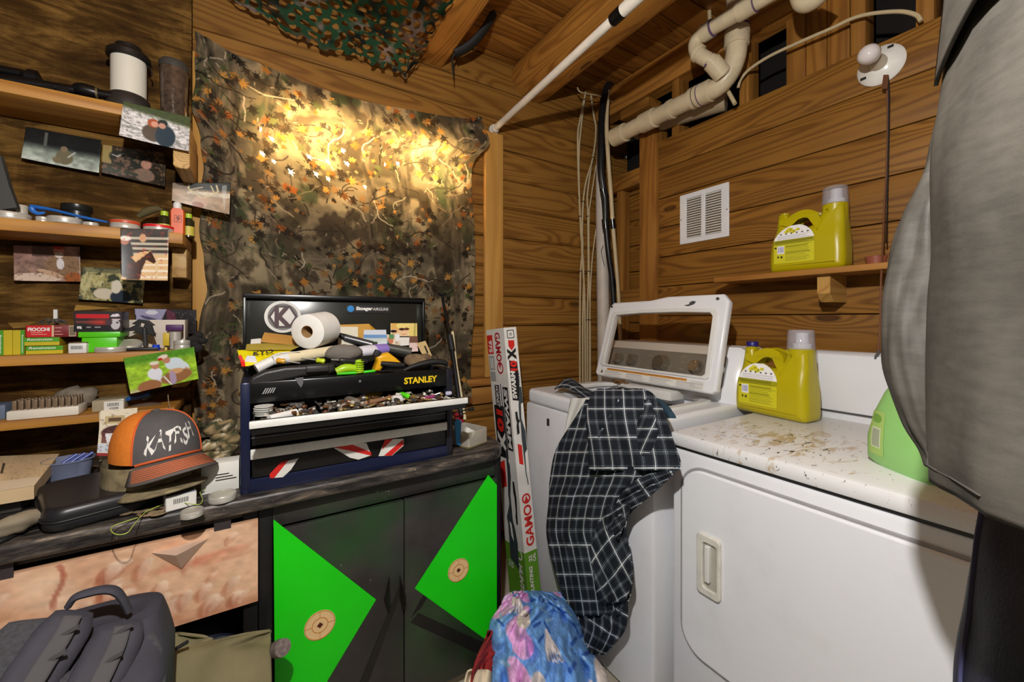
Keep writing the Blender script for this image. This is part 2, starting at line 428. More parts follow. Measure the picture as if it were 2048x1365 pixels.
# window behind the camouflage cloth
wn = stT('window_1', (0.47, YB, 1.7))
def casing(name, x0, x1, z0, z1, y0=YB-0.028, m=W_CASEZ):
    b = MB(); b.mm((x0, y0, z0), (x1, YB-0.002, z1), 0.003); return part(wn, name, b, m)
casing('casing', 1.03, 1.142, 0.94, 2.27); casing('casing', -0.215, -0.105, 0.83, 2.26)
casing('sill', -0.1, 1.22, 0.90, 0.938, YB-0.05, wood('sill_x', (176, 122, 60), (130, 80, 34), 'x', 18, False))
casing('apron', 0.75, 1.2, 0.80, 0.898, YB-0.022, wood('apron_x', (186, 132, 66), (140, 90, 40), 'x', 14, False))
b = MB(); b.mm((-0.06, YB+0.05, 1.715), (1.02, YB+0.056, 2.205)); part(wn, 'pane', b, frosted('frosted_pane'))
b = MB(); b.mm((-0.01, YB+0.002, 2.13), (0.93, YB+0.12, 2.212)); part(wn, 'head', b, W_CASEZ)  # unseen board added to cut off the glow towards the cloth's top
b = MB(); b.mm((-0.01, YB+0.002, 1.712), (0.93, YB+0.12, 1.79)); part(wn, 'lower_glow_stop', b, W_CASEZ)  # unseen board added to end the glow at its lower edge
b = MB(); b.mm((0.47, YB+0.035, 1.715), (0.51, YB+0.07, 2.205)); part(wn, 'mullion', b, W_POSTZ)
# ceiling of boards running along x
ce = stT('ceiling', (0, 0, CEIL))
y = -0.45; i = 0
while y < YB+0.12:
    b = MB(); wd = 0.132
    b.mm((-2.4, y+0.0025, CEIL), (2.4, y+wd-0.0025, CEIL+0.02), 0.004); part(ce, 'board', b, W_CEILX); y += wd; i += 1
b = MB(); b.mm((-2.4, -0.45, CEIL+0.022), (2.4, 2.1, CEIL+0.05)); part(ce, 'subfloor', b, M_DARK)
# beams
def beam(name, prof, y0=-0.45, y1=YB+0.01, wob=0.004, m=W_BEAMY):
    b = MB(); rings = []
    for i in range(13):
        yy = y0+(y1-y0)*i/12; rings.append([(x+wob*math.sin(yy*3+x*9), yy, z) for x, z in prof])
    b.loft(rings); o = st(name, b, m, ang=0.6); return o
beam('trim_1', [(0.668, 2.70), (0.668, 2.556), (0.68, 2.543), (0.79, 2.543), (0.803, 2.556), (0.803, 2.70)])
beam('trim_2', [(1.235, 2.70), (1.215, 2.66), (1.218, 2.615), (1.245, 2.572), (1.285, 2.545), (1.40, 2.535), (1.432, 2.545), (1.436, 2.70)])
beam('trim_3', [(1.865, 2.70), (1.853, 2.64), (1.865, 2.57), (1.885, 2.545), (1.98, 2.545), (2.0, 2.70)])
# right partition: boards on studs
wr = stT('wall_right', (XR, 0, 0))
z = 2.24; bp = 0.1617; i = 0
while z > 0.1:
    b = MB(); b.mm((XR, -0.75, z-bp+0.003), (XR+0.02, 1.52, z), 0.004); part(wr, 'board', b, W_BOARDY); z -= bp; i += 1
def stud(y0, y1, z0=0.0, z1=2.70, x0=XR+0.022, x1=XR+0.11, m=W_POSTZ, name='stud'):
    b = MB(); b.mm((x0, y0, z0), (x1, y1, z1), 0.003); part(wr, name, b, m)
stud(1.478, 1.595, 0, 2.40, XR-0.02, XR+0.08, name='post')
for yy in (1.385, 1.02, 0.6, 0.42, 0.1, -0.3): stud(yy-0.02, yy+0.025, 2.0 if yy < 1.3 else 0)
stud(1.79, 1.835, 0, 2.12, XR+0.05, XR+0.12)
for zz in (2.06, 1.335):
    b = MB(); b.mm((XR+0.03, 1.597, zz), (XR+0.11, 1.94, zz+0.095), 0.003); part(wr, 'blocking', b, W_BOARDY)
# vertical planks and inner boards seen behind the studs
for k, (ya, yb_) in enumerate([(0.64, 0.715), (0.715, 0.79), (0.79, 0.865)]):
    b = MB(); b.mm((XR+0.06, ya, 1.9), (XR+0.08, yb_-0.003, 2.70), 0.002); part(wr, 'plank', b, W_POSTZ)
for k in range(13):
    b = MB(); b.mm((XR+0.125, 1.3, 0.1+k*bp), (XR+0.14, 1.95, 0.1+(k+1)*bp-0.004), 0.003); part(wr, 'inner_board', b, W_BOARDY)
b = MB(); b.mm((XR+0.30, -0.75, 0), (XR+0.32, 1.98, 2.70)); part(wr, 'backing', b, M_DARK)
b = MB(); b.box((1.83, 1.56, 2.43), (0.11, 0.20, 0.05), 0.0, 0.003); part(wr, 'blocking', b, W_BOARDY)
# burlap covered wall on the left
def burlap_mat():
    t = NT('burlap'); c = t.coord()
    w1 = t.n('TexWave', bands_direction='X'); t.put(w1.inputs['Vector'], c); w1.inputs['Scale'].default_value = 95; w1.inputs['Distortion'].default_value = 1.5; w1.inputs['Detail Scale'].default_value = 1.2
    w2 = t.n('TexWave', bands_direction='Z'); t.put(w2.inputs['Vector'], c); w2.inputs['Scale'].default_value = 95; w2.inputs['Distortion'].default_value = 2.0; w2.inputs['Detail Scale'].default_value = 1.2
    wv = t.math('MULTIPLY', w1.outputs['Fac'], w2.outputs['Fac'])
    mp = t.coord((1.6, 1.6, 9.0)); st1 = t.noise(mp, 2.2, 5, 0.7, 1.2)
    blot = t.noise(t.coord((1, 1, 1)), 5.0, 4, 0.6, 0.8)
    f = t.math('ADD', t.math('MULTIPLY', st1, 0.6), t.math('MULTIPLY', blot, 0.4))
    col = t.ramp(f, [(0.34, L4((46, 30, 13))), (0.48, L4((100, 70, 31))), (0.62, L4((178, 134, 68)))])
    col = t.mix(t.math('MULTIPLY', t.math('SUBTRACT', 1.0, wv), 0.62), col, L4((30, 19, 9)))
    t.bump(wv, 0.5, 0.003); return t.fin(col, 0.9, 0, 0.1)
nu, nv = 90, 80
xs = np.linspace(-2.3, -0.205, nu); zs = np.linspace(0.70, 2.69, nv); XX, ZZ = np.meshgrid(xs, zs)
YY = BURY-0.006+0.010*(fbm(XX*3, ZZ*5, 3)-0.5)+0.004*np.sin(XX*9+ZZ*2)
bl = one('burlap_sheet', 'brown burlap cloth covering the wall behind the cluttered left shelves', 'burlap', grid_mesh('burlap_sheet', nu, nv, np.stack([XX, YY, ZZ], -1)), burlap_mat()); solid(bl, 0.002)
b = MB(); b.mm((-2.35, BURY+0.006, 0.0), (-0.216, YB-0.003, 2.70)); st('wall_left_furring', b, M_DARK); bpy.data.objects['wall_left_furring'].name = 'wall_left'
# ================================================================= CAMOUFLAGE CLOTH over the window
def camo_canvas(w, h, nx, ny):
    c = CV(w, h, nx, ny, (104, 93, 72)); X, Y = c.X, c.Y
    c.nz(9, 16, 0.5, 1, 5)
    c.put(np.clip((fbm(X*7, Y*7, 9)-0.5)*9, 0, 1), (58, 50, 36), 0.85)
    c.put(np.clip((fbm(X*6, Y*6, 21)-0.54)*10, 0, 1), (158, 142, 110), 0.8)
    c.put(np.clip((fbm(X*8, Y*8, 33)-0.6)*10, 0, 1), (50, 58, 36), 0.8)
    c.put(np.clip((fbm(X*16, Y*12, 43)-0.58)*10, 0, 1), (44, 36, 26), 0.7)
    for (tx, tw, sh) in ((0.03, 0.035, 0), (0.10, 0.022, 1), (0.235, 0.03, 2), (0.80, 0.03, 3), (1.05, 0.04, 4), (0.62, 0.02, 5)):
        d = np.abs(X-tx-0.015*np.sin(Y*5+sh))/tw; m = np.clip((1.1-d)*3, 0, 1)*(0.6 if sh > 1 else 0.85)
        bark = fbm(X*70, Y*16, 40+sh, 3)
        tc = np.stack([84+150*(bark-0.5), 74+130*(bark-0.5), 58+105*(bark-0.5)], -1)
        c.a = c.a*(1-m[..., None])+tc*m[..., None]
    r = random.Random(5)
    def leaf(x, y, s, a, col, op=0.95):
        pts = []
        for (rr_, da) in [(1, 0), (.42, .30), (.85, .62), (.36, .95), (.75, 1.35), (.3, 1.9), (.28, 2.6), (.5, 3.14), (.28, -2.6), (.3, -1.9), (.75, -1.35), (.36, -.95), (.85, -.62), (.42, -.30)]:
            pts.append((x+s*rr_*math.cos(a+da), y+s*rr_*math.sin(a+da)))
        c.pg(pts, col, op)
    cols = [(158, 104, 42), (178, 128, 58), (96, 58, 26), (44, 34, 24), (34, 28, 20), (60, 46, 30), (128, 96, 56), (140, 76, 30), (38, 32, 24), (120, 108, 78), (70, 74, 44), (88, 76, 54)]
    def branch(n, lo, hi, cs):
        for k in range(n):
            x, y = r.uniform(0, w), r.uniform(0, h); a = r.uniform(0, 6.28); pts = [(x, y)]; st_ = r.uniform(0.012, 0.03)
            for j in range(r.randint(4, 9)): a += r.uniform(-0.6, 0.6); x += st_*math.cos(a); y += st_*0.8*math.sin(a); pts.append((x, y))
            c.ln(pts, r.uniform(lo, hi), r.choice(cs), 0.9)
    branch(120, 0.0022, 0.0042, [(44, 36, 26), (36, 30, 22), (52, 42, 30), (158, 142, 116)])
    for k in range(1250):
        x, y = r.uniform(0, w), r.uniform(0, h); f = fbm(np.array([x*5.0]), np.array([y*5.0]), 77)[0]
        if f < 0.40: continue
        sz = r.uniform(0.012, 0.036)
        leaf(x, y, sz, r.uniform(0, 6.28), r.choice(cols))
        if r.random() < 0.4: leaf(x+sz*0.5, y+sz*0.4, sz*0.8, r.uniform(0, 6.28), (30, 25, 18), 0.7)
    branch(70, 0.002, 0.004, [(40, 32, 24), (30, 26, 20), (186, 172, 148), (120, 104, 82)])
    for k in range(260):                                        # pine needles
        x, y = r.choice([(0.07, 0.75), (0.10, 1.1), (0.74, 0.62), (0.78, 1.05), (0.25, 1.0), (0.05, 0.15)]); x += r.gauss(0, 0.045); y += r.gauss(0, 0.06); a = r.uniform(0, 6.28)
        c.ln([(x, y), (x+0.03*math.cos(a), y+0.03*math.sin(a))], 0.0022, r.choice([(66, 76, 40), (48, 58, 32), (84, 92, 56)]), 0.8)
    for k in range(420):                                        # fine highlights and pits
        x, y = r.uniform(0, w), r.uniform(0, h); a = r.uniform(0, 6.28)
        c.ln([(x, y), (x+0.012*math.cos(a), y+0.012*math.sin(a))], 0.0022, r.choice([(196, 184, 158), (24, 20, 16), (24, 20, 16)]), 0.7)
    return c, leaf
cw, chh = 1.16, 1.47
cnx, cny = 420, 520
cc, leaff = camo_canvas(cw, chh, cnx, cny); cc.a = np.clip(cc.a*1.16+6, 0, 255)
s, t = np.meshgrid(np.linspace(0, 1, cnx), np.linspace(0, 1, cny))
left = -0.205+0.022*np.clip((t-0.20)/0.06, 0, 1)*np.clip((0.80-t)/0.1, 0, 1)+0.004*np.sin(t*23)+0.003*np.sin(t*61)+0.012*np.exp(-((t-0.62)/0.07)**2)
right = 0.945+0.03*np.exp(-(t/0.05)**2)+0.085*np.exp(-((t-0.085)/0.05)**2)-0.012*np.sin(t*9)
CX = left*(1-s)+right*s
top = 2.285-0.05*np.sin(np.clip(s*1.02, 0, 1)*math.pi)**1.5+0.035*np.exp(-((s-0.0)/0.06)**2)+0.02*np.exp(-((s-1)/0.04)**2)
CZ = top*(1-t)+(0.815)*t
CY = 1.895-0.014*(fbm(CX*4, CZ*4, 5)-0.5)*2-0.0025*np.sin(CX*22+CZ*3)*(0.3+t)-0.03*np.exp(-((s-1)/0.05)**2)*np.exp(-((t-0.06)/0.1)**2)-0.03*t*(1-s)**4
cutc = CV(cw, chh, cnx, cny, (0, 0, 0)); hold = cc; 
def cutleaf(x, y, s_):
    pts = [(x+s_*q*math.cos(a), y+s_*q*math.sin(a)) for q, a in [(1, 0.2), (.4, .6), (1, 1.1), (.4, 1.7), (.9, 2.4), (.4, 3.1), (.9, 3.9), (.4, 4.6), (.9, 5.3), (.4, 5.9)]]
    cutc.pg(pts, (255, 255, 255))
for (u_, v_) in ((540, 264), (564, 282), (535, 312), (556, 326), (640, 345), (664, 353), (736, 369), (632, 312), (668, 318), (706, 322), (780, 325), (806, 325), (700, 296), (590, 345)):
    q = PY(u_, v_, 1.89)
    cutleaf((q.x+0.17)/(0.95+0.17)*cw, (2.255-q.z)/(2.255-0.815)*chh, R(0.015, 0.021))
keep = ~((cutc.a[:-1, :-1, 0] > 120) & (cutc.a[1:, 1:, 0] > 120))
cf = one('camouflage_cloth', 'woodland camouflage cloth hung over the glowing window', 'cloth', grid_mesh('camouflage_cloth', cnx, cny, np.stack([CX, CY, CZ], -1), cc.a, None, keep), painted('camo_cloth_print', 0.75, 0.42, 0.15))
# pale safety pins holding the cloth
for k, (u_, v_) in enumerate(((468, 112), (944, 262))):
    b = MB(); q = PY(u_, v_, 1.865); b.ball(q, (0.008, 0.004, 0.006)); b.tube([q, q+V((0.02, 0, -0.012))], 0.0016)
    one('binder_clip', ['dark clip at the upper left corner of the camouflage cloth', 'black clip at the upper right corner of the camouflage cloth'][k], 'clip', b, mat('black_steel', (26, 26, 28), 0.35, 0.6))
# ================================================================= CAMOUFLAGE NETTING under the ceiling
nx, ny = 250, 190
s, t = np.meshgrid(np.linspace(0, 1, nx), np.linspace(0, 1, ny))
NX = -0.14+0.795*s
ed = np.interp(NX, [-0.14, -0.03, 0.1, 0.22, 0.33, 0.45, 0.58, 0.66], [2.475, 2.455, 2.41, 2.385, 2.40, 2.395, 2.385, 2.50])
NY = np.where(t < 0.3, 1.87-0.10*t/0.3, 1.77-(t-0.3)/0.7*0.62)
NZ = np.where(t < 0.3, ed+(2.515-ed)*(t/0.3)**0.8, 2.515+0.012*np.sin((t-0.3)*9))+0.006*np.sin(NX*40+t*20)
hx, hy = NX*20.0, t*16.5
d = np.full(NX.shape, 9.0); rs = np.random.default_rng(3)
for j in range(-1, 20):
    for i in range(-6, 22):
        px = i+0.5*(j % 2)+rs.uniform(-0.2, 0.2); py = j*0.9+rs.uniform(-0.2, 0.2); e = rs.uniform(0.75, 1.3)
        d = np.minimum(d, np.hypot((hx-px)*e, (hy-py)/e)/rs.uniform(0.92, 1.25))
holes = d < 0.32
c = CV(1, 1, nx, ny, (30, 60, 38)); c.put(np.clip((fbm(s*7, t*7, 4)-0.56)*8, 0, 1), (84, 60, 46)); c.put(np.clip((fbm(s*9, t*9, 14)-0.6)*10, 0, 1), (110, 92, 84)); c.put(np.clip((fbm(s*8, t*8, 24)-0.6)*9, 0, 1), (20, 24, 18))
keep = ~holes[:-1, :-1]
nt = one('camouflage_netting', 'green and brown leaf-cut camouflage netting draped below the ceiling', 'netting', grid_mesh('camouflage_netting', nx, ny, np.stack([NX, NY, NZ], -1), c.a, None, keep), painted('net_print', 0.8, 0.0, 0.1))
# ================================================================= RIGHT SIDE: dryer and washer
M_ENAM = mat('white_enamel', (226, 228, 232), 0.28, 0, 0.03, 3, spec=0.5)
M_WPLA = mat('white_plastic', (218, 218, 214), 0.42, 0, 0.05, 12)
M_GREY = mat('grey_gap', (70, 70, 72), 0.6)
def stained_top():
    t = NT('dryer_top_stained'); c = t.coord()
    n1 = t.noise(t.coord((1, 1, 1)), 6, 4, 0.6); n2 = t.noise(t.coord((30, 95, 40)), 1.0, 4, 0.7, 0.6); n3 = t.noise(t.coord((12, 30, 12)), 1.0, 4, 0.65, 1.0)
    sp = t.n('TexGradient', gradient_type='SPHERICAL'); mp = t.n('Mapping'); tc = t.n('TexCoord'); t.put(mp.inputs[0], tc.outputs['Object'])
    mp.inputs['Location'].default_value = (0.52, -0.48, 0); mp.inputs['Scale'].default_value = (3.2, 3.0, 0.5); t.put(sp.inputs[0], mp.outputs[0])
    g = sp.outputs['Fac']
    rust = t.math('MULTIPLY', t.ramp(t.math('ADD', t.math('MULTIPLY', g, 0.34), n3), [(0.66, (0, 0, 0)), (0.76, (1, 1, 1))]), 0.75)
    blk = t.ramp(t.math('ADD', t.math('MULTIPLY', g, 0.13), n2), [(0.665, (0, 0, 0)), (0.69, (1, 1, 1))])
    col = t.mix(t.math('MULTIPLY', n1, 0.10), L4((228, 228, 228)), L4((190, 186, 178)))
    col = t.mix(rust, col, L4((176, 146, 88))); col = t.mix(blk, col, L4((44, 40, 36)))
    return t.fin(col, 0.32, 0, 0.5)
def scuffed():
    t = NT('scuffed_enamel'); n = t.noise(t.coord((60, 60, 9)), 1.0, 4, 0.7, 0.4); n2 = t.noise(t.coord((1, 1, 1)), 7, 5, 0.65)
    f = t.ramp(n, [(0.72, (0, 0, 0)), (0.75, (1, 1, 1))])
    col = t.mix(t.math('MULTIPLY', t.math('MAXIMUM', t.math('SUBTRACT', n2, 0.5), 0.0), 0.6), L4((228, 230, 234)), L4((176, 172, 164)))
    col = t.mix(t.math('MULTIPLY', f, 0.55), col, L4((140, 128, 110)))
    return t.fin(col, 0.30, 0, 0.5)
M_SCUF = scuffed()
DX = 1.055; DY0, DY1 = 0.035, 0.785; DTOP = 0.915
dr = T('dryer', 'white front-loading dryer with scuffed door and rust-stained top', 'dryer', (1.4, 0.41, 0))
b = MB(); b.mm((DX+0.006, DY0, 0.01), (1.74, DY1, 0.866), 0.012); part(dr, 'body', b, M_SCUF)
b = MB(); b.mm((DX-0.004, DY0-0.002, 0.873), (1.745, DY1+0.002, DTOP), 0.012); part(dr, 'top_panel', b, stained_top())
b = MB(); b.mm((DX+0.012, DY0+0.005, 0.864), (1.73, DY1-0.005, 0.876)); part(dr, 'gap', b, M_GREY)
# door: rounded raised panel in a dark groove; plane x, local axes (-y, z)
def onx(x, yc, zc): return frame((x, yc, zc), (0, -1, 0), (0, 0, 1))
yc, zc, dw, dh = (0.745+0.09)/2, 0.56, 0.655, 0.53
b = MB(); b.slab(rr(dw+0.014, dh+0.014, 0.075, 8), 0.008, 0.002, onx(DX+0.004, yc, zc)); part(dr, 'door_groove', b, mat('groove_shadow', (150, 150, 152), 0.5))
dd = MB(); dd.slab(rr(dw, dh, 0.07, 8), 0.016, 0.006, onx(DX+0.0, yc, zc)); door = part(dr, 'door', dd, M_SCUF)
hy, hz = 0.655, 0.575
b = MB(); b.slab([rr(0.068, 0.165, 0.012), rr(0.040, 0.125, 0.008, 5, 0.004, 0)], 0.014, 0.003, onx(DX-0.011, hy, hz)); h1 = part(door, 'handle', b, mat('handle_plastic', (214, 212, 202), 0.4, 0, 0.12, 30))
b = MB(); b.slab(rr(0.048, 0.13, 0.008), 0.004, 0, onx(DX-0.0085, hy-0.004, hz)); part(door, 'handle_well', b, mat('well', (172, 168, 156), 0.5))
b = MB(); b.slab(rr(0.014, 0.10, 0.004), 0.018, 0.003, onx(DX-0.012, hy+0.002, hz+0.006)); part(door, 'finger_grip', b, M_WPLA)
b = MB(); rings = []
for yy in (DY0, DY0+0.01, DY1-0.04, DY1-0.03):
    e = 0.0 if DY0 < yy < DY1-0.031 else 0.008
    rings.append([(1.655+e, yy, 0.912), (1.648+e, yy, 0.95), (1.672+e, yy, 1.13-e), (1.685, yy, 1.14-e), (1.745, yy, 1.14-e), (1.75, yy, 0.912)])
b.loft(rings); bs = part(dr, 'backsplash', b, M_ENAM)
b = MB(); b.mm((1.646, DY0+0.004, 0.938), (1.652, DY1-0.036, 0.944)); part(bs, 'seam', b, M_GREY)
b = MB(); b.cyl((DX-0.006, 0.185, 0.775), (DX+0.004, 0.185, 0.775), 0.008); part(dr, 'screw', b, mat('brass_screw', (150, 120, 80), 0.4, 0.7))
# washer
WX, WY0, WY1, WT = 1.04, 0.835, 1.55, 0.905
wa = T('washer', 'white top-loading washing machine with its glass lid raised', 'washer', (1.38, 1.19, 0))
b = MB(); b.mm((WX, WY0, 0.01), (1.72, WY1, WT-0.03), 0.014); part(wa, 'body', b, M_SCUF)
b = MB(); yc, xc = (WY0+WY1)/2, (WX+1.72)/2
outer = rr(0.68, WY1-WY0, 0.04, 6); hole = rr(0.40, 0.56, 0.12, 8, -0.06, 0)
b.slab([outer, hole], 0.06, 0.016, Matrix.Translation((xc, yc, WT)) @ Matrix.Identity(4)); deck = part(wa, 'deck', b, M_ENAM)
b = MB(); b.slab([rr(0.43, 0.59, 0.13, 8, -0.06, 0), rr(0.36, 0.52, 0.11, 8, -0.06, 0)], 0.02, 0.006, Matrix.Translation((xc, yc, WT+0.028))); part(wa, 'rim', b, M_WPLA)
b = MB(); b.lathe([(0.235, 0.02), (0.24, 0.3), (0.12, 0.32), (0.0, 0.32)], Matrix.Translation((xc-0.06, yc, WT)) @ Matrix.Rotation(math.pi, 4, 'X'), 32); part(wa, 'drum', b, mat('drum_steel', (110, 110, 112), 0.35, 0.8))
b = MB(); rings = []
for yy, e in ((WY0, 0.012), (WY0+0.02, 0.0), (WY1-0.03, 0.0), (WY1-0.01, 0.012)):
    rings.append([(1.50+e, yy, 0.925), (1.492+e, yy, 0.96), (1.545+e, yy, 1.118-e), (1.57, yy, 1.142-e), (1.70, yy, 1.142-e), (1.72, yy, 0.925)])
b.loft(rings); con = part(wa, 'console', b, M_ENAM)
cdir = V((0.053, 0, 0.158)).normalized(); cn = V((-0.158, 0, 0.053)).normalized()
def onc(yy, s, off): # point on console face
    p = V((1.492, yy, 0.96))+cdir*s+cn*off; return frame(p, (0, -1, 0), cdir)
b = MB(); b.slab(rr(WY1-WY0-0.10, 0.135, 0.02), 0.004, 0.001, onc(yc, 0.090, 0.001)); part(con, 'fascia', b, mat('console_grey', (140, 140, 138), 0.45, 0.1))
for (yy, r_) in ((yc+0.235, 0.026), (yc+0.15, 0.026), (yc-0.015, 0.037), (yc-0.185, 0.027), (yc-0.275, 0.026)):
    b = MB(); b.lathe([(0, 0.03), (r_*0.8, 0.03), (r_*0.95, 0.024), (r_, 0.008), (r_*1.12, 0.0)], onc(yy, 0.100, 0.003), 24)
    kb = part(con, 'knob', b, mat('knob_chrome', (190, 188, 184), 0.25, 0.85)); 
    b = MB(); b.mm((-0.001, r_*0.3, 0.030), (0.001, r_*0.8, 0.0308)); b.bm.transform(onc(yy, 0.100, 0.003)); part(kb, 'pointer', b, M_GREY)
b = MB()
for k, (dy, ds) in enumerate([(0.07, 0.03), (0.07, 0.0), (0.07, -0.025), (-0.10, 0.04), (-0.10, 0.015), (-0.10, -0.015), (0.15, -0.042), (-0.185, -0.045), (-0.03, -0.052)]):
    b.box((0, 0, 0), (0.022, 0.0022, 0.0006)); 
    vs = b.bm.verts[:][-8:]; bmesh.ops.transform(b.bm, matrix=onc(yc-0.015+dy, 0.100+ds, 0.0035), verts=vs)
part(con, 'dial_marking', b, mat('pale_print', (176, 176, 172), 0.6))['kind'] = 'stuff'
# lid: frame with glass, hinged at the back of the opening
LB = PY(1318, 768, 1.175); LB = V((1.415, 1.165, 0.975)); LH = 0.385; LWd = 0.62
lup = V((0.105, 0, 0.37)).normalized(); lM = frame(LB+lup*(LH/2), (0, -1, 0), lup)
lid = T('lid', None, None, (LB.x, LB.y, LB.z)); lid.parent = wa; lid.location = V(LB)-V((1.38, 1.19, 0)); WM[lid.name] = Matrix.Translation(LB)
b = MB(); outl = [(-LWd/2, -LH/2+0.012), (-LWd/2+0.015, -LH/2), (LWd/2-0.015, -LH/2), (LWd/2, -LH/2+0.012), (LWd/2-0.004, LH/2-0.03), (LWd/2-0.03, LH/2), (0.03, LH/2+0.002), (-0.06, LH/2-0.012), (-LWd/2+0.03, LH/2-0.014), (-LWd/2+0.006, LH/2-0.035)]
win = [(-0.265, -0.128), (-0.253, -0.137), (0.253, -0.137), (0.265, -0.128), (0.258, 0.105), (0.245, 0.12), (0.1, 0.125), (-0.1, 0.123), (-0.245, 0.115), (-0.256, 0.10)]
b.slab([outl, win], 0.036, 0.010, lM); part(lid, 'frame', b, M_ENAM)
win2 = [(p[0]*1.06, p[1]*1.07+0.003) for p in win]
b = MB(); b.slab([win2, [(p[0]*0.985, p[1]*0.97) for p in win]], 0.010, 0.003, lM @ Matrix.Translation((0, 0, 0.019))); part(lid, 'bezel', b, M_WPLA)
b = MB(); b.slab([(p[0]*1.02, p[1]*1.02) for p in win], 0.004, 0, lM @ Matrix.Translation((0, 0, 0.006))); part(lid, 'glass', b, glass('tinted_glass', (250, 246, 240), 0.03, 0.06, (20, 18, 16)), 'smoky tinted glass pane')
for (x, y_) in ((-0.285, 0.155), (0.262, 0.172)):
    b = MB(); b.cyl(lM @ V((x, y_, 0.015)), lM @ V((x, y_, 0.024)), 0.006, 0.005); part(lid, 'bumper', b, mat('rubber_grey', (60, 62, 66), 0.7))
b = MB(); b.slab([(0.10, 0.150), (0.125, 0.155), (0.12, 0.16), (0.135, 0.168), (0.15, 0.165), (0.148, 0.158), (0.14, 0.152), (0.12, 0.146)], 0.002, 0, lM @ Matrix.Translation((0.02, 0, 0.0185))); part(lid, 'chipped_paint', b, M_GREY)
cvs = CV(0.55, 0.05, 150, 22, (228, 226, 220)); cvs.rc(0.05, 0.0, 0.475, 0.012, (196, 136, 60)); 
for k in range(5): cvs.rc(0.055+0.08*k, 0.004, 0.10+0.08*k, 0.007, (120, 80, 40))
for j in range(5):
    for k in range(4): cvs.rc(0.04+k*0.13, 0.017+j*0.0065, 0.04+k*0.13+R(0.08, 0.115), 0.0195+j*0.0065, (150, 150, 148))
cvs.rc(0.49, 0.005, 0.545, 0.047, (180, 180, 178), 0.4); cvs.pg([(0.012, 0.035), (0.028, 0.035), (0.02, 0.012)], (30, 30, 30))
q = [lM @ V(p) for p in ((-0.285, -0.150, 0.0186), (0.265, -0.150, 0.0186), (0.265, -0.188, 0.0186), (-0.285, -0.188, 0.0186))]
photo_quad('warning_label', 'orange and white warning label strip', cvs, *q, painted('label_print', 0.5), parent=lid, curl=0)
b = MB(); b.mm((1.385, 1.03, 0.925), (1.47, 1.30, 0.963), 0.006); part(wa, 'dispenser', b, M_WPLA)
b = MB()
for k in range(26): b.ball((1.40+R(-0.01, 0.01), 1.30+R(-0.05, 0.06), 0.962+R(-0.005, 0.012)), (R(0.003, 0.008), R(0.004, 0.011), R(0.002, 0.005)), 6)
o_ = part(wa, 'rust_crust', b, mat('rust', (120, 84, 44), 0.9)); o_['kind'] = 'stuff'
b = MB(); b.mm((WX-0.003, 1.37, 0.80), (WX+0.002, 1.385, 0.83), 0.001); part(wa, 'badge', b, mat('badge_black', (24, 24, 26), 0.4))
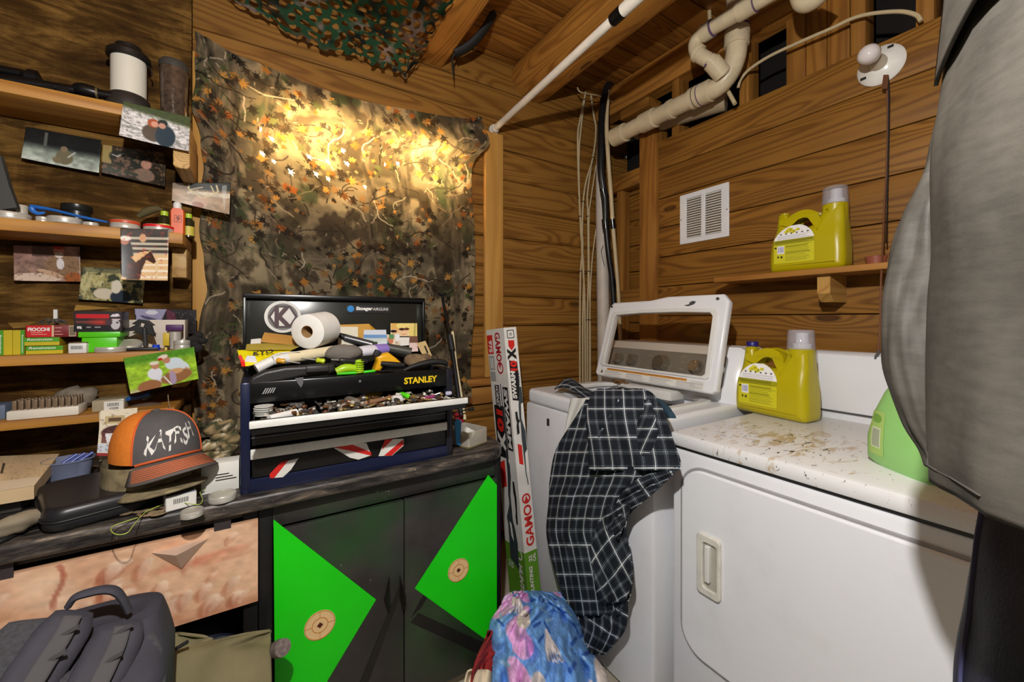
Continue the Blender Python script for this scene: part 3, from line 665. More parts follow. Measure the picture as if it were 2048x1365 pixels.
# ================================================================= detergent bottles
M_YEL = mat('yellow_bottle', (182, 168, 8), 0.32, 0, 0.03, 5)
M_CLR = glass('clear_cap', (246, 246, 250), 0.06, 0.13)
def bottle(base, ang, label, h=0.30, w=0.245, vented=True):
    """local x to the viewer's right, y away from the label side, z up"""
    t = T('detergent_bottle', label, 'bottle', base, 'yellow detergent bottles')
    Mx = Matrix.Translation(V(base)) @ rotz(ang) ; S = Matrix.Scale(h/0.30, 4); Mx = Mx @ S
    F = Mx @ frame((0, 0, 0), (1, 0, 0), (0, 0, 1))
    w2 = w/2
    o_ = smooth_pts([(-w2+0.012, 0.0), (-w2+0.002, 0.012), (-w2, 0.06), (-w2+0.006, 0.115), (-w2+0.018, 0.16), (-w2+0.021, 0.2), (-w2+0.022, 0.232)], 4)
    o2 = [(-w2+0.056, 0.232), (-w2+0.058, 0.208)]
    o3 = smooth_pts([(-w2+0.066, 0.205), (-w2+0.085, 0.222), (-w2+0.115, 0.229), (-w2+0.145, 0.219), (-w2+0.162, 0.196)], 4)
    o4 = smooth_pts([(w2-0.076, 0.21), (w2-0.074, 0.232)], 2)
    o5 = [(w2-0.008, 0.232)]+smooth_pts([(w2-0.006, 0.18), (w2-0.001, 0.09), (w2, 0.05), (w2-0.002, 0.012), (w2-0.014, 0.0)], 4)
    out = [tuple(p) for p in list(o_)+o2+list(o3)+list(o4)+o5]
    hole = [tuple(p) for p in smooth_pts([(-w2+0.072, 0.178), (-w2+0.085, 0.199), (-w2+0.11, 0.208), (-w2+0.135, 0.2), (-w2+0.146, 0.178), (-w2+0.132, 0.168), (-w2+0.105, 0.166), (-w2+0.08, 0.168), (-w2+0.072, 0.178)], 3)[:-1]]
    bb = MB(); bb.slab([out, hole], 0.105, 0.026, F, 5)
    me = bb.done('body'); Fi = F.inverted()
    for v in me.vertices:                               # thinner towards the top and the handle
        p = Fi @ v.co; k = 1.0 if p.y < 0.12 else max(0.42, 1.0-(p.y-0.12)/0.12*0.6)
        if p.x > w2-0.085: k = max(k, 0.72)
        p.z *= k; v.co = F @ p
    body = part(t, 'body', me, M_YEL)
    cx = w2-0.042
    bb = MB(); bb.lathe([(0.036, 0.12), (0.038, 0.18), (0.0385, 0.235), (0.034, 0.239), (0, 0.239)], Mx @ Matrix.Translation((cx, 0, 0)), 24); part(t, 'pour_column', bb, M_YEL)
    bb = MB(); bb.lathe([(0.026, 0.238), (0.026, 0.254), (0.019, 0.256), (0.018, 0.29), (0, 0.292)], Mx @ Matrix.Translation((cx+0.004, 0, 0)), 20); part(t, 'nozzle', bb, M_WPLA)
    bb = MB(); bb.lathe([(0.0405, 0.236), (0.0375, 0.296), (0.034, 0.30), (0, 0.30), (0, 0.2985), (0.033, 0.2985), (0.036, 0.295), (0.039, 0.236)], Mx @ Matrix.Translation((cx, 0, 0)), 24); part(t, 'measuring_cap', bb, M_CLR, 'clear measuring cap')
    nx_ = -w2+0.039
    bb = MB(); bb.lathe([(0.0165, 0.19), (0.0165, 0.236), (0.014, 0.238), (0, 0.238)], Mx @ Matrix.Translation((nx_, 0, 0)), 16); part(t, 'vent_neck', bb, M_YEL)
    if vented:
        bb = MB(); bb.lathe([(0.019, 0.236), (0.0195, 0.25), (0.017, 0.2535), (0, 0.254)], Mx @ Matrix.Translation((nx_, 0, 0)), 20); part(t, 'vent_cap', bb, mat('navy_cap', (36, 30, 110), 0.4), 'dark blue vent cap')
    # label: D-shaped print on the flat face
    cvs = CV(0.135, 0.155, 110, 124, (206, 200, 30)); X, Y = cvs.X, cvs.Y
    cvs.rc(0, 0, 1, 0.058, (238, 238, 236)); cvs.rc(0, 0.058, 1, 0.078, (160, 156, 10))
    for (x, y_, r_) in ((0.05, 0.018, 0.012), (0.062, 0.026, 0.010), (0.04, 0.024, 0.008), (0.078, 0.02, 0.007)): cvs.el(x, y_, r_, r_*0.8, (216, 206, 40)); cvs.el(x+0.004, y_, r_*0.35, r_*0.35, (150, 150, 60))
    for k in range(6): cvs.el(0.022+0.018*k, 0.033, 0.0035, 0.0035, (70, 70, 70), 0, 0.8)
    def lines(x0, x1, y0, n, dy, c_, th=0.0011):
        for j in range(n): cvs.rc(x0, y0+j*dy, x1-R(0, 0.02), y0+j*dy+th, c_, 0.8)
    lines(0.012, 0.125, 0.041, 4, 0.0042, (150, 150, 170)); lines(0.004, 0.132, 0.061, 4, 0.0045, (70, 70, 10), 0.0016)
    lines(0.04, 0.132, 0.082, 4, 0.0048, (60, 60, 10), 0.0016); lines(0.04, 0.125, 0.103, 5, 0.0045, (60, 60, 10), 0.0015); lines(0.04, 0.13, 0.128, 5, 0.0045, (90, 90, 20), 0.0012)
    cvs.rc(0.012, 0.083, 0.036, 0.115, (236, 236, 236))
    for k in range(9): cvs.rc(0.014+0.0023*k, 0.086, 0.0152+0.0023*k, 0.11, (90, 84, 170))
    cvs.el(0.006, 0.089, 0.004, 0.004, (50, 50, 20)); cvs.el(0.015, 0.128, 0.0035, 0.0045, (70, 70, 10)); cvs.el(0.027, 0.129, 0.004, 0.005, (70, 70, 10))
    lx0, lz0 = -w2+0.022, 0.024
    xx = lx0+X; zz = lz0+0.155-Y*0.93
    cx_, cz_ = lx0+0.066, lz0+0.075
    ins = (Y > 0.075) | (((xx-cx_)/0.072)**2+((zz-cz_)/0.082)**2 < 1)
    yy_ = -0.0530*np.where(zz < 0.12, 1.0, np.maximum(0.42, 1.0-(zz-0.12)/0.12*0.6))-0.0004
    P = np.stack([xx, yy_, zz], -1).reshape(-1, 3); P4 = np.array(Mx) @ np.c_[P, np.ones(len(P))].T
    part(t, 'label', grid_mesh('label', 110, 124, P4.T[:, :3], cvs.a, None, ins[:-1, :-1]), painted('label_print', 0.5), 'white and yellow printed back label')
    return t
pL = V((1.47, 0.725, DTOP+0.001))
bottle((1.535, 0.715, DTOP), -math.pi/2-0.10, 'large yellow detergent bottle standing on the stained dryer top', 0.302)
bottle((1.79, 0.715, 1.4352), -math.pi/2+0.03, 'yellow detergent bottle up on the small wall shelf', 0.302, vented=False)
# green jug, half behind the coat
gj = T('fabric_softener_jug', 'pale green laundry jug on the dryer beside the grey coat', 'jug', (1.22, 0.34, DTOP))
gM = Matrix.Translation((1.225, 0.285, DTOP)) @ rotz(math.radians(-125))
def jr(z, hx, hy, cx=0.0, n=24, p=3.0):
    out = []
    for i in range(n):
        a = 2*math.pi*i/n; c_, s_ = math.cos(a), math.sin(a)
        out.append(gM @ V((cx+hx*math.copysign(abs(c_)**(2/p), c_), hy*math.copysign(abs(s_)**(2/p), s_), z)))
    return out
b = MB(); b.loft([jr(0, 0.085, 0.045), jr(0.012, 0.095, 0.055), jr(0.06, 0.094, 0.056), jr(0.12, 0.082, 0.052, 0.006), jr(0.17, 0.062, 0.045, 0.012), jr(0.20, 0.045, 0.035, 0.016), jr(0.215, 0.03, 0.026, 0.018), jr(0.24, 0.022, 0.022, 0.018)])
part(gj, 'body', b, mat('green_plastic', (150, 208, 120), 0.35, 0, 0.04))
b = MB(); b.lathe([(0.026, 0.238), (0.026, 0.275), (0.022, 0.28), (0, 0.28)], gM @ Matrix.Translation((0.018, 0, 0)), 20); part(gj, 'cap', b, M_WPLA)
cvs = CV(0.06, 0.12, 40, 80, (170, 205, 110)); cvs.rc(0.012, 0.045, 0.048, 0.10, (220, 228, 200))
for k in range(16): cvs.rc(0.015, 0.05+0.003*k, 0.045, 0.0514+0.003*k, (60, 90, 40))
cvs.el(0.03, 0.02, 0.02, 0.012, (120, 170, 70))
P = []
for t_ in np.linspace(0, 1, 80):
    for s_ in np.linspace(0, 1, 40):
        z_ = 0.125-0.1*t_; hx_ = np.interp(z_, [0.012, 0.06, 0.12, 0.17], [0.095, 0.094, 0.082, 0.062]); hy_ = np.interp(z_, [0.012, 0.06, 0.12, 0.17], [0.055, 0.056, 0.052, 0.045]); cx_ = np.interp(z_, [0.06, 0.12, 0.17], [0, 0.006, 0.012])
        x_ = -0.062+0.045*s_; y_ = -hy_*(1-(abs(x_-cx_)/hx_)**3)**(1/3)-0.0007
        P.append(gM @ V((x_, y_, z_)))
part(gj, 'label', grid_mesh('label', 40, 80, P, cvs.a), painted('label_print', 0.5), 'small green and white barcode label')
# ================================================================= small wall shelf, vent, lamp
sh = T('wall_shelf', 'short pine shelf on the right wall carrying a yellow bottle', 'shelf', (1.8, 0.5, 1.41))
b = MB(); b.mm((1.70, -0.2, 1.413), (XR-0.001, 1.045, 1.435), 0.003); part(sh, 'board', b, W_SHELFY)
b = MB(); rings = [[(1.735, y0, 1.413), (1.735, y0, 1.345), (1.765, y0, 1.315), (XR, y0, 1.315), (XR, y0, 1.413)] for y0 in (0.628, 0.668)]; b.loft(rings); part(sh, 'bracket', b, wood('bracket_pine', (206, 160, 84), (160, 108, 50), 'x', 14, False))
b = MB(); rings = [[(1.735, y0, 1.413), (1.735, y0, 1.345), (1.765, y0, 1.315), (XR, y0, 1.315), (XR, y0, 1.413)] for y0 in (-0.1, -0.06)]; b.loft(rings); part(sh, 'bracket', b, MATS['bracket_pine'])
b = MB(); q = PX(1752, 512, 1.78); b.lathe([(0.0, 0.0), (0.026, 0.0), (0.03, 0.03), (0.028, 0.03), (0.024, 0.003), (0, 0.003)], Matrix.Translation((q.x, q.y, 1.4352)), 18)
one('plastic_cup', 'small pinkish plastic cup at the shelf end beside the coat', 'cup', b, mat('pink_plastic', (150, 84, 66), 0.4))
vt = T('vent_grille', 'white metal wall vent with two columns of slats', 'vent', (XR, 1.208, 1.645))
vc = V((XR-0.004, 1.208, 1.772)); VM = frame(vc, (0, -1, 0), (0, 0, 1))
b = MB(); b.slab([rr(0.262, 0.257, 0.004, 2), rr(0.082, 0.205, 0.001, 1, -0.052, 0), rr(0.082, 0.205, 0.001, 1, 0.052, 0)], 0.008, 0.003, VM); part(vt, 'frame', b, M_ENAM)
b = MB(); b.slab(rr(0.24, 0.23, 0.003, 1), 0.001, 0, VM @ Matrix.Translation((0, 0, -0.003))); part(vt, 'duct', b, mat('duct_tan', (96, 76, 48), 0.8))
sm = MB(); sm.box((0, 0, 0), (0.086, 0.0062, 0.003), Matrix.Rotation(-0.5, 3, 'X')); sme = sm.done('slat')
for cx in (-0.052, 0.052):
    for k in range(17):
        M_ = VM @ Matrix.Translation((cx, -0.098+k*0.01225, -0.0005)); o = bpy.data.objects.new('slat', sme); COL.objects.link(o)
        if k == 0 and cx < 0: sme.materials.append(M_WPLA)
        o.parent = vt; o.matrix_basis = WM[vt.name].inverted() @ M_
for s_ in (-1, 1):
    b = MB(); b.ball(VM @ V((s_*0.122, 0.0, 0.004)), (0.003, 0.003, 0.003), 8); part(vt, 'screw', b, M_GREY)
lp = T('bulb_lamp', 'bare bulb in a white porcelain lampholder on the right wall', 'lamp', (XR, 0.528, 2.155))
lc = V((XR, 0.528, 2.155)); LM = frame(lc, (0, -1, 0), (0, 0, 1))
b = MB(); b.lathe([(0.067, 0.0), (0.068, 0.006), (0.06, 0.016), (0.038, 0.024), (0.03, 0.03), (0, 0.03)], LM, 32); part(lp, 'base_plate', b, mat('porcelain', (232, 230, 222), 0.2))
b = MB(); b.lathe([(0.026, 0.028), (0.025, 0.045), (0.021, 0.055), (0.02, 0.07), (0, 0.07)], LM, 24); part(lp, 'socket', b, mat('porcelain_cream', (206, 196, 176), 0.3))
b = MB(); b.lathe([(0.014, 0.065), (0.017, 0.078), (0.026, 0.095), (0.0315, 0.112), (0.030, 0.128), (0.022, 0.140), (0.01, 0.146), (0, 0.147)], LM, 28); part(lp, 'bulb', b, mat('frosted_bulb', (222, 214, 212), 0.12, 0, 0.02))
for p in ((0.03, 0.045), (0.018, -0.02), (-0.045, -0.03)):
    b = MB(); b.mm((p[0]-0.008, p[1]-0.004, 0.02), (p[0]+0.008, p[1]+0.004, 0.0225)); b.bm.transform(LM); part(lp, 'slot', b, mat('black_rubber', (22, 22, 22), 0.6))
M_BRN = mat('brown_wire', (112, 72, 46), 0.6); M_BLKW = MATS['black_rubber']
wc = T('pull_cord', 'long brown and black wire hanging from the lampholder', 'cord', PX(1770, 730, 1.845))
b = MB(); b.tube([PX(u_, v_, x_) for u_, v_, x_ in ((1774, 150, 1.84), (1774, 175, 1.845), (1775, 240, 1.85), (1773, 330, 1.85), (1768, 420, 1.84), (1766, 480, 1.80), (1762, 560, 1.69), (1760, 660, 1.68), (1756, 705, 1.68))], 0.0028, 6, 4); part(wc, 'brown_strand', b, M_BRN)
b = MB(); b.tube([PX(u_, v_, x_) for u_, v_, x_ in ((1776, 150, 1.84), (1778, 200, 1.845), (1776, 330, 1.85), (1774, 420, 1.845), (1772, 486, 1.80))], 0.0022, 6, 4); part(wc, 'black_strand', b, M_BLKW)
b = MB(); b.tube([PX(u_, v_, 1.675) for u_, v_ in ((1758, 702), (1752, 715), (1748, 732))], [0.003, 0.005, 0.003], 6); part(wc, 'tassel', b, mat('grey_tassel', (84, 84, 88), 0.8))
b = MB()
for k in range(5): b.tube([PX(1768+k*2.0, 150, 1.835), PX(1764+k*2.4, 178, 1.83)], 0.0018, 5)
part(wc, 'frayed_end', b, M_BRN)
# ================================================================= pipes and cables
M_PVC = mat('aged_pvc', (206, 190, 158), 0.35, 0, 0.12, 14); M_PRI = mat('purple_primer', (96, 74, 104), 0.5); M_CAB = mat('cream_cable', (196, 178, 140), 0.5, 0, 0.06)
def tubes(name, label, cat, pts, r, m, k=5, n=10, group=None):
    b = MB(); b.tube(pts, r, n, k); return one(name, label, cat, b, m, group)
dp = T('drain_pipe', 'aged white PVC drain with trap running under the ceiling', 'pipe', PX(1300, 250, 1.75))
ax = [PX(1228, 276, 1.77), PX(1300, 240, 1.76), PX(1400, 191, 1.75), PX(1432, 176, 1.75), PX(1455, 152, 1.755), PX(1470, 118, 1.76), PX(1474, 82, 1.76), PX(1474, 30, 1.76), PX(1474, -40, 1.76)]
b = MB(); b.tube(ax, 0.042, 20, 5); part(dp, 'main_pipe', b, M_PVC)
def collar(p, q, r, nm='coupling', m=M_PVC):
    b = MB(); d = (V(q)-V(p)).normalized(); b.tube([V(p), V(p)+d*0.001, V(q)-d*0.001, V(q)], [r*0.96, r, r, r*0.96], 24); part(dp, nm, b, m)
def along(i, f0, f1): return V(ax[i]).lerp(V(ax[i+1]), f0), V(ax[i]).lerp(V(ax[i+1]), f1)
collar(*along(0, 0.0, 0.35), 0.051); collar(*along(0, 0.80, 1.0), 0.050); collar(*along(1, 0.0, 0.12), 0.050); collar(*along(1, 0.42, 0.50), 0.047); collar(*along(1, 0.86, 1.0), 0.050); collar(*along(2, 0.0, 0.7), 0.0495)
collar(PX(1473, 92, 1.76), PX(1474, 74, 1.76), 0.05); collar(PX(1474, 70, 1.76), PX(1474, 60, 1.76), 0.05); collar(PX(1474, 57, 1.76), PX(1474, 55, 1.76), 0.0505, 'primer_ring', M_PRI)
a1, a2 = along(1, 0.94, 0.955); collar(a1, a2, 0.0515, 'pipe_strap', mat('steel_strap', (130, 122, 104), 0.4, 0.7)); a1, a2 = along(2, 0.05, 0.12); collar(a1, a2, 0.0505, 'primer_ring', M_PRI)
ay = [PX(1446, 150, 1.72), PX(1432, 128, 1.68), PX(1412, 118, 1.655), PX(1395, 106, 1.64), PX(1391, 88, 1.64), PX(1404, 70, 1.64), PX(1430, 53, 1.64), PX(1500, 12, 1.64), PX(1580, -35, 1.64)]
b = MB(); b.tube(ay, 0.030, 18, 5); part(dp, 'trap_arm', b, M_PVC)
def ring2(u0, v0, u1, v1, X, r, nm='coupling', m=M_PVC): collar(PX(u0, v0, X), PX(u1, v1, X), r, nm, m)
ring2(1406, 68.5, 1424, 57, 1.64, 0.0365); ring2(1424, 57, 1427, 55, 1.64, 0.0362, 'primer_ring', M_PRI); ring2(1476, 26, 1510, 6, 1.64, 0.0362); ring2(1511, 5.4, 1513, 4.2, 1.64, 0.0355, 'primer_ring', M_PRI)
collar(V(ay[2]).lerp(V(ay[3]), 0.75), V(ay[2]).lerp(V(ay[3]), 1.1), 0.0365); collar(V(ay[1]).lerp(V(ay[2]), 0.55), V(ay[1]).lerp(V(ay[2]), 0.75), 0.031, 'primer_ring', M_PRI); collar(V(ay[0]), V(ay[1]).lerp(V(ay[2]), 0.5), 0.037)
b = MB(); b.tube([PX(1600, -40, 1.62), PX(1604, -10, 1.62), PX(1612, 2, 1.62), PX(1630, -6, 1.62), PX(1650, -30, 1.62)], 0.036, 16, 4); part(dp, 'elbow', b, M_PVC)
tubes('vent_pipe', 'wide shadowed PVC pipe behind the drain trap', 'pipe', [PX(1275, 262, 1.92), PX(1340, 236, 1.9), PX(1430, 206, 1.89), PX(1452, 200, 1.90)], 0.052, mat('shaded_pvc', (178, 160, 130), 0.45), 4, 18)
for k, (pp, lb) in enumerate([(((1417, -30), (1419, 30), (1423, 66)), 'thin cream pipe dropping from the ceiling to the trap'), (((1443, 160), (1458, 186), (1470, 208)), 'short thin pipe slanting down behind the drain')]):
    tubes('supply_pipe', lb, 'pipe', [PX(u_, v_, 1.80) for u_, v_ in pp], 0.009, M_CAB, 3, 10)
def c5(x, y): return (1140+x/2.73, 140+y/2.73)
def cabl(pts, Y): return [PY(*c5(*p), Y) for p in pts]
CBL = [([(85, 120), (55, 270), (42, 380), (50, 700), (60, 900), (75, 1100), (70, 1365), (70, 1750)], 'leftmost cream cable in the corner bundle'),
       ([(82, 140), (62, 300), (48, 480), (55, 800), (70, 950), (58, 1100), (54, 1365), (54, 1750)], 'second cream cable from the left in the corner bundle'),
       ([(115, 140), (130, 250), (142, 330), (125, 480), (90, 600), (72, 720), (66, 900), (66, 1000), (78, 1200), (82, 1365), (84, 1750)], 'cream cable looping out beside the black hose'),
       ([(142, 380), (120, 500), (95, 680), (98, 800), (100, 1100), (95, 1365), (95, 1750)], 'middle cream cable crossing the log wall corner'),
       ([(142, 520), (112, 720), (104, 800), (104, 1100), (110, 1365), (112, 1750)], 'thin cream cable second from the fat white pipe'),
       ([(142, 870), (125, 1000), (114, 1140), (108, 1365), (106, 1750)], 'short cream cable nearest the fat white pipe')]
for k, (pp, lb) in enumerate(CBL):
    t_ = T('cable', lb, 'cable', PY(*c5(*pp[-1]), 1.92), 'corner cables'); Y = 1.925-0.004*(k % 3)
    b = MB(); b.tube(cabl(pp, Y), 0.0058 if k < 4 else 0.0045, 8, 4); part(t_, 'wire', b, M_CAB)
    for j in (3, 5):
        if j < len(pp)-1:
            q = PY(*c5(*pp[j]), Y); b = MB(); b.box(q, (0.017, 0.014, 0.004)); part(t_, 'staple', b, MATS['black_rubber'])
b = MB(); b.tube([PY(*c5(*p), 1.80) for p in ((40, 95), (60, 122), (160, 142), (220, 168), (280, 205), (340, 218), (400, 222))], 0.0035, 6, 4); one('loose_cable', 'thin white cable drooping in front of the black hose', 'cable', b, M_CAB)
fp = T('waste_standpipe', 'fat white plastic standpipe rising behind the washer', 'pipe', PY(1210, 760, 1.88))
b = MB(); b.tube([PY(*c5(158, 420), 1.90), PY(*c5(170, 700), 1.89), PY(*c5(182, 1365), 1.88), PY(*c5(190, 2300), 1.88)], [0.012, 0.034, 0.040, 0.040], 20, 5); part(fp, 'pipe', b, mat('grubby_white', (206, 196, 184), 0.5, 0, 0.12, 7))
bh = T('black_hose', 'black foam-wrapped hose running up into the ceiling corner', 'hose', PY(*c5(240, 1300), 1.80))
hp = [(262, 5), (235, 55), (200, 100), (178, 200), (170, 400), (170, 560), (190, 700), (196, 850), (210, 1000), (230, 1150), (240, 1320), (246, 1500)]
b = MB(); b.tube([PY(*c5(*p), 1.80-0.02*(i > 3)) for i, p in enumerate(hp)], [0.021]*3+[0.022]*4+[0.017]*5, 14, 4); part(bh, 'hose', b, mat('black_foam', (24, 24, 26), 0.35, 0, 0.2, 40))
for (p, q, r_) in (((192, 815), (197, 870), 0.022), ((232, 1140), (236, 1190), 0.020), ((180, 650), (188, 690), 0.0215)):
    b = MB(); b.tube([PY(*c5(*p), 1.78), PY(*c5(*q), 1.78)], r_, 14); part(bh, 'tape_wrap', b, mat('black_tape', (14, 14, 15), 0.15, 0, 0.1))
bp_ = T('beige_pipe', 'slim beige water pipe taped beside the black hose', 'pipe', PY(*c5(268, 1280), 1.74))
b = MB(); b.tube([PY(*c5(*p), 1.74) for p in ((214, 110), (200, 300), (210, 500), (225, 700), (236, 870), (255, 1100), (268, 1280), (276, 1500))], [0.004, 0.012, 0.0125, 0.0125, 0.0125, 0.0115, 0.011, 0.011], 12, 4); part(bp_, 'pipe', b, mat('beige_pipe', (198, 178, 140), 0.45, 0, 0.1))
b = MB(); b.tube([PY(*c5(230, 815), 1.738), PY(*c5(236, 868), 1.738)], 0.0145, 12); part(bp_, 'tape_wrap', b, MATS['black_tape'])
b = MB(); b.tube([PY(*c5(*p), 1.85) for p in ((180, 960), (172, 1000), (195, 1100), (205, 1160), (190, 1200), (196, 1290))], 0.0022, 6, 5); one('thin_wire', 'thin grey wire hanging against the white standpipe', 'wire', b, mat('grey_wire', (84, 84, 92), 0.5))
tubes('ceiling_cable', 'cream cable looping across the studs above the right wall', 'cable', [PX(u_, v_, 1.86) for u_, v_ in ((1476, 176), (1482, 158), (1500, 138), (1540, 112), (1600, 84), (1660, 58), (1705, 37), (1745, 27), (1800, 23), (1832, 30), (1842, 42))], 0.0065, M_CAB, 5, 8)
rd = T('hanging_rail', 'long white rail pipe slanting up from the window casing', 'rail', PY(985, 262, 1.93))
r0 = V((1.09, 1.945, 2.292)); r1 = V((1.00, 0.2, 2.292)); r2 = V((0.98, -0.3, 2.292))
tj = 0.557
jm = r0.lerp(r1, tj)
b = MB(); b.tube([r0, jm], 0.0165, 16); part(rd, 'thin_pipe', b, mat('white_rail', (226, 218, 204), 0.35))
b = MB(); b.tube([jm, r2], 0.0215, 16); part(rd, 'thick_pipe', b, MATS['white_rail'])
b = MB(); b.tube([r0.lerp(r1, tj-0.02), r0.lerp(r1, tj+0.008)], 0.0222, 16); part(rd, 'tape_band', b, MATS['black_tape'])
b = MB(); b.tube([r0, r0.lerp(r1, 0.008)], 0.027, 16); part(rd, 'end_cup', b, M_WPLA)
b = MB(); b.tube([r0.lerp(r1, 0.012), r0.lerp(r1, 0.02)], 0.021, 16); part(rd, 'end_ring', b, MATS['white_rail'])
sb = T('webbing_strap', 'black nylon strap dangling beside the left ceiling beam', 'strap', PT(906, 150, 2.0))
b = MB(); b.tube([PT(u_, v_, t_) for u_, v_, t_ in ((1030, -60, 1.9), (1002, -12, 1.92), (986, 30, 1.93), (962, 68, 1.94), (936, 93, 1.95), (910, 107, 1.95))], 0.024, 10, 5, True, 0.6); part(sb, 'webbing', b, mat('black_nylon', (26, 25, 24), 0.7))
b = MB(); b.tube([PT(u_, v_, 1.95) for u_, v_ in ((912, 106), (905, 116), (906, 140), (907, 160))], [0.006, 0.005, 0.004, 0.001], 8, 4); part(sb, 'tail', b, MATS['black_nylon'])
# ================================================================= COUNTER, CABINETS, TOOLBOX
CZT = 0.80; CFY = 1.22; DPY = 1.262
def worn_black():
    t = NT('worn_black_paint'); n = t.noise(t.coord((9, 60, 60)), 1.0, 5, 0.7, 0.5); n2 = t.noise(t.coord((1, 1, 1)), 60, 4, 0.7)
    col = t.ramp(n, [(0.40, L4((30, 28, 28))), (0.56, L4((72, 66, 61))), (0.70, L4((136, 120, 102)))])
    col = t.mix(t.ramp(n2, [(0.70, (0, 0, 0)), (0.74, (1, 1, 1))]), col, L4((168, 158, 146)))
    t.bump(n, 0.3, 0.002); return t.fin(col, 0.42, 0, 0.5)
M_WORN = worn_black()
def scuffed_black(name, gx):
    """black painted door with specks and a dull green overspray"""
    t = NT(name); c = t.coord((1, 1, 1)); n2 = t.noise(t.coord((1.0, 1.0, 0.7)), 85, 3, 0.7); n = t.noise(c, 7, 4, 0.6)
    col = t.ramp(n, [(0.35, L4((40, 38, 37))), (0.7, L4((58, 55, 53)))])
    col = t.mix(t.math('MULTIPLY', t.ramp(t.noise(t.coord((1, 1, 1)), 3.2, 2), [(0.5, (0, 0, 0)), (0.72, (1, 1, 1))]), 0.5), col, L4((16, 84, 22)))
    col = t.mix(t.ramp(n2, [(0.715, (0, 0, 0)), (0.74, (1, 1, 1))]), col, L4((150, 146, 140)))
    return t.fin(col, 0.38, 0, 0.5)
M_DOOR = scuffed_black('black_door_paint', 0); M_BLACK = mat('black_paint', (24, 23, 23), 0.4, 0, 0.2, 20)
M_GREEN = mat('neon_green_paint', (16, 214, 8), 0.45, 0, 0.06, 6)
ct = MB(); pts = [(-2.2, CFY), (0.66, CFY)]+[(0.66+0.10*math.sin(a), CFY+0.10-0.10*math.cos(a)) for a in np.linspace(0.15, math.pi/2, 8)]+[(0.76, 1.93), (-2.2, 1.93)]
ct.slab([pts], 0.042, 0.012, Matrix.Translation((0, 0, CZT-0.021)), 4)
one('countertop', 'long worn black countertop under the toolbox and clutter', 'countertop', ct, M_WORN)
# --- right cabinet with the black and green doors
cb = T('cabinet', 'black base cabinet with neon green triangle doors and paper targets', 'cabinet', (0.37, 1.6, 0))
def cpanel(nm, a, b_, m=M_BLACK, bv=0.002): b = MB(); b.mm(a, b_, bv); return part(cb, nm, b, m)
cpanel('side', (-0.002, DPY+0.004, 0.0), (0.03, 1.90, 0.757)); cpanel('side', (0.715, DPY+0.004, 0.0), (0.742, 1.90, 0.757)); cpanel('back_panel', (0.03, 1.86, 0.0), (0.715, 1.88, 0.757))
cpanel('top_rail', (0.03, DPY+0.004, 0.69), (0.715, DPY+0.03, 0.757), M_DOOR); cpanel('toe_board', (0.03, DPY+0.02, 0.0), (0.715, DPY+0.04, 0.06), mat('pale_toe', (150, 140, 120), 0.6, 0, 0.15))
cpanel('bottom_shelf', (0.03, DPY+0.04, 0.06), (0.715, 1.86, 0.08))
DZ0, DZ1 = 0.055, 0.688; MID = 0.382
def door_front(x0, x1, tri, bev):
    d = MB(); d.mm((x0, DPY-0.016, DZ0), (x1, DPY+0.002, DZ1), 0.002); dr_ = part(cb, 'door', d, M_DOOR)
    b = MB(); b.poly([(x, DPY-0.0185, z) for x, z in tri], 0.003, (0, -1, 0)); part(dr_, 'green_triangle', b, M_GREEN, 'neon green painted triangle')
    for band in bev:
        b = MB(); b.poly([(x, DPY-0.0172, z) for x, z in band], 0.002, (0, -1, 0)); part(dr_, 'black_band', b, M_BLACK)
    return dr_
def dxz(u, v): p = PY(u, v, DPY-0.018); return (p.x, p.z)
d1 = door_front(0.033, MID-0.0015, [dxz(547, 1040), dxz(752, 1200), dxz(655, 1362), (0.036, DZ0+0.002)][:3]+[(dxz(655, 1362)[0]-0.005, DZ0+0.003), (0.036, DZ0+0.003)], [[(MID-0.01, dxz(780, 1195)[1]), (MID-0.012, dxz(780, 1175)[1]), (0.19, DZ0+0.003), (0.225, DZ0+0.003)]])
d2 = door_front(MID+0.0015, 0.715, [dxz(977, 951), (0.712, 0.665), (0.712, 0.09), dxz(830, 1178)], [[(MID+0.02, 0.315), (MID+0.055, 0.335), (0.700, DZ1-0.004), (0.675, DZ1-0.004)], [(MID+0.02, 0.30), (MID+0.045, 0.32), (0.712, 0.085), (0.712, 0.056), (0.69, 0.056)]])
def target_sticker(dr_, u, v, r_):
    p = PY(u, v, DPY-0.0205); F = frame(p, (1, 0, 0), (0, 0, 1))
    b = MB(); b.slab(circ(r_, 40), 0.001, 0, F); s_ = part(dr_, 'target_sticker', b, mat('sticker_tan', (232, 196, 140), 0.6, 0, 0.04), 'round tan paper bullseye target')
    b = MB()
    for q in (0.97, 0.52): b.slab([circ(r_*q, 40), circ(r_*q-0.0016, 40)], 0.0012, 0, F @ Matrix.Translation((0, 0, 0.0006)))
    for a in range(4): M_ = F @ Matrix.Rotation(a*math.pi/2, 4, 'Z') @ Matrix.Translation((r_*0.73, 0, 0.0006)); b.slab([(-r_*0.24, -0.0006), (r_*0.24, -0.0006), (r_*0.24, 0.0006), (-r_*0.24, 0.0006)], 0.0012, 0, M_)
    part(s_, 'rings', b, mat('sticker_line', (196, 128, 60), 0.6))['kind'] = 'stuff'
    b = MB(); k = r_*0.2; b.slab([(k, 0), (0, k), (-k, 0), (0, -k)], 0.0014, 0, F @ Matrix.Translation((0, 0, 0.0008))); part(s_, 'bullseye', b, mat('bullseye_brown', (84, 34, 20), 0.6))
target_sticker(d1, 640, 1251, 0.040); target_sticker(d2, 917, 1141, 0.038)
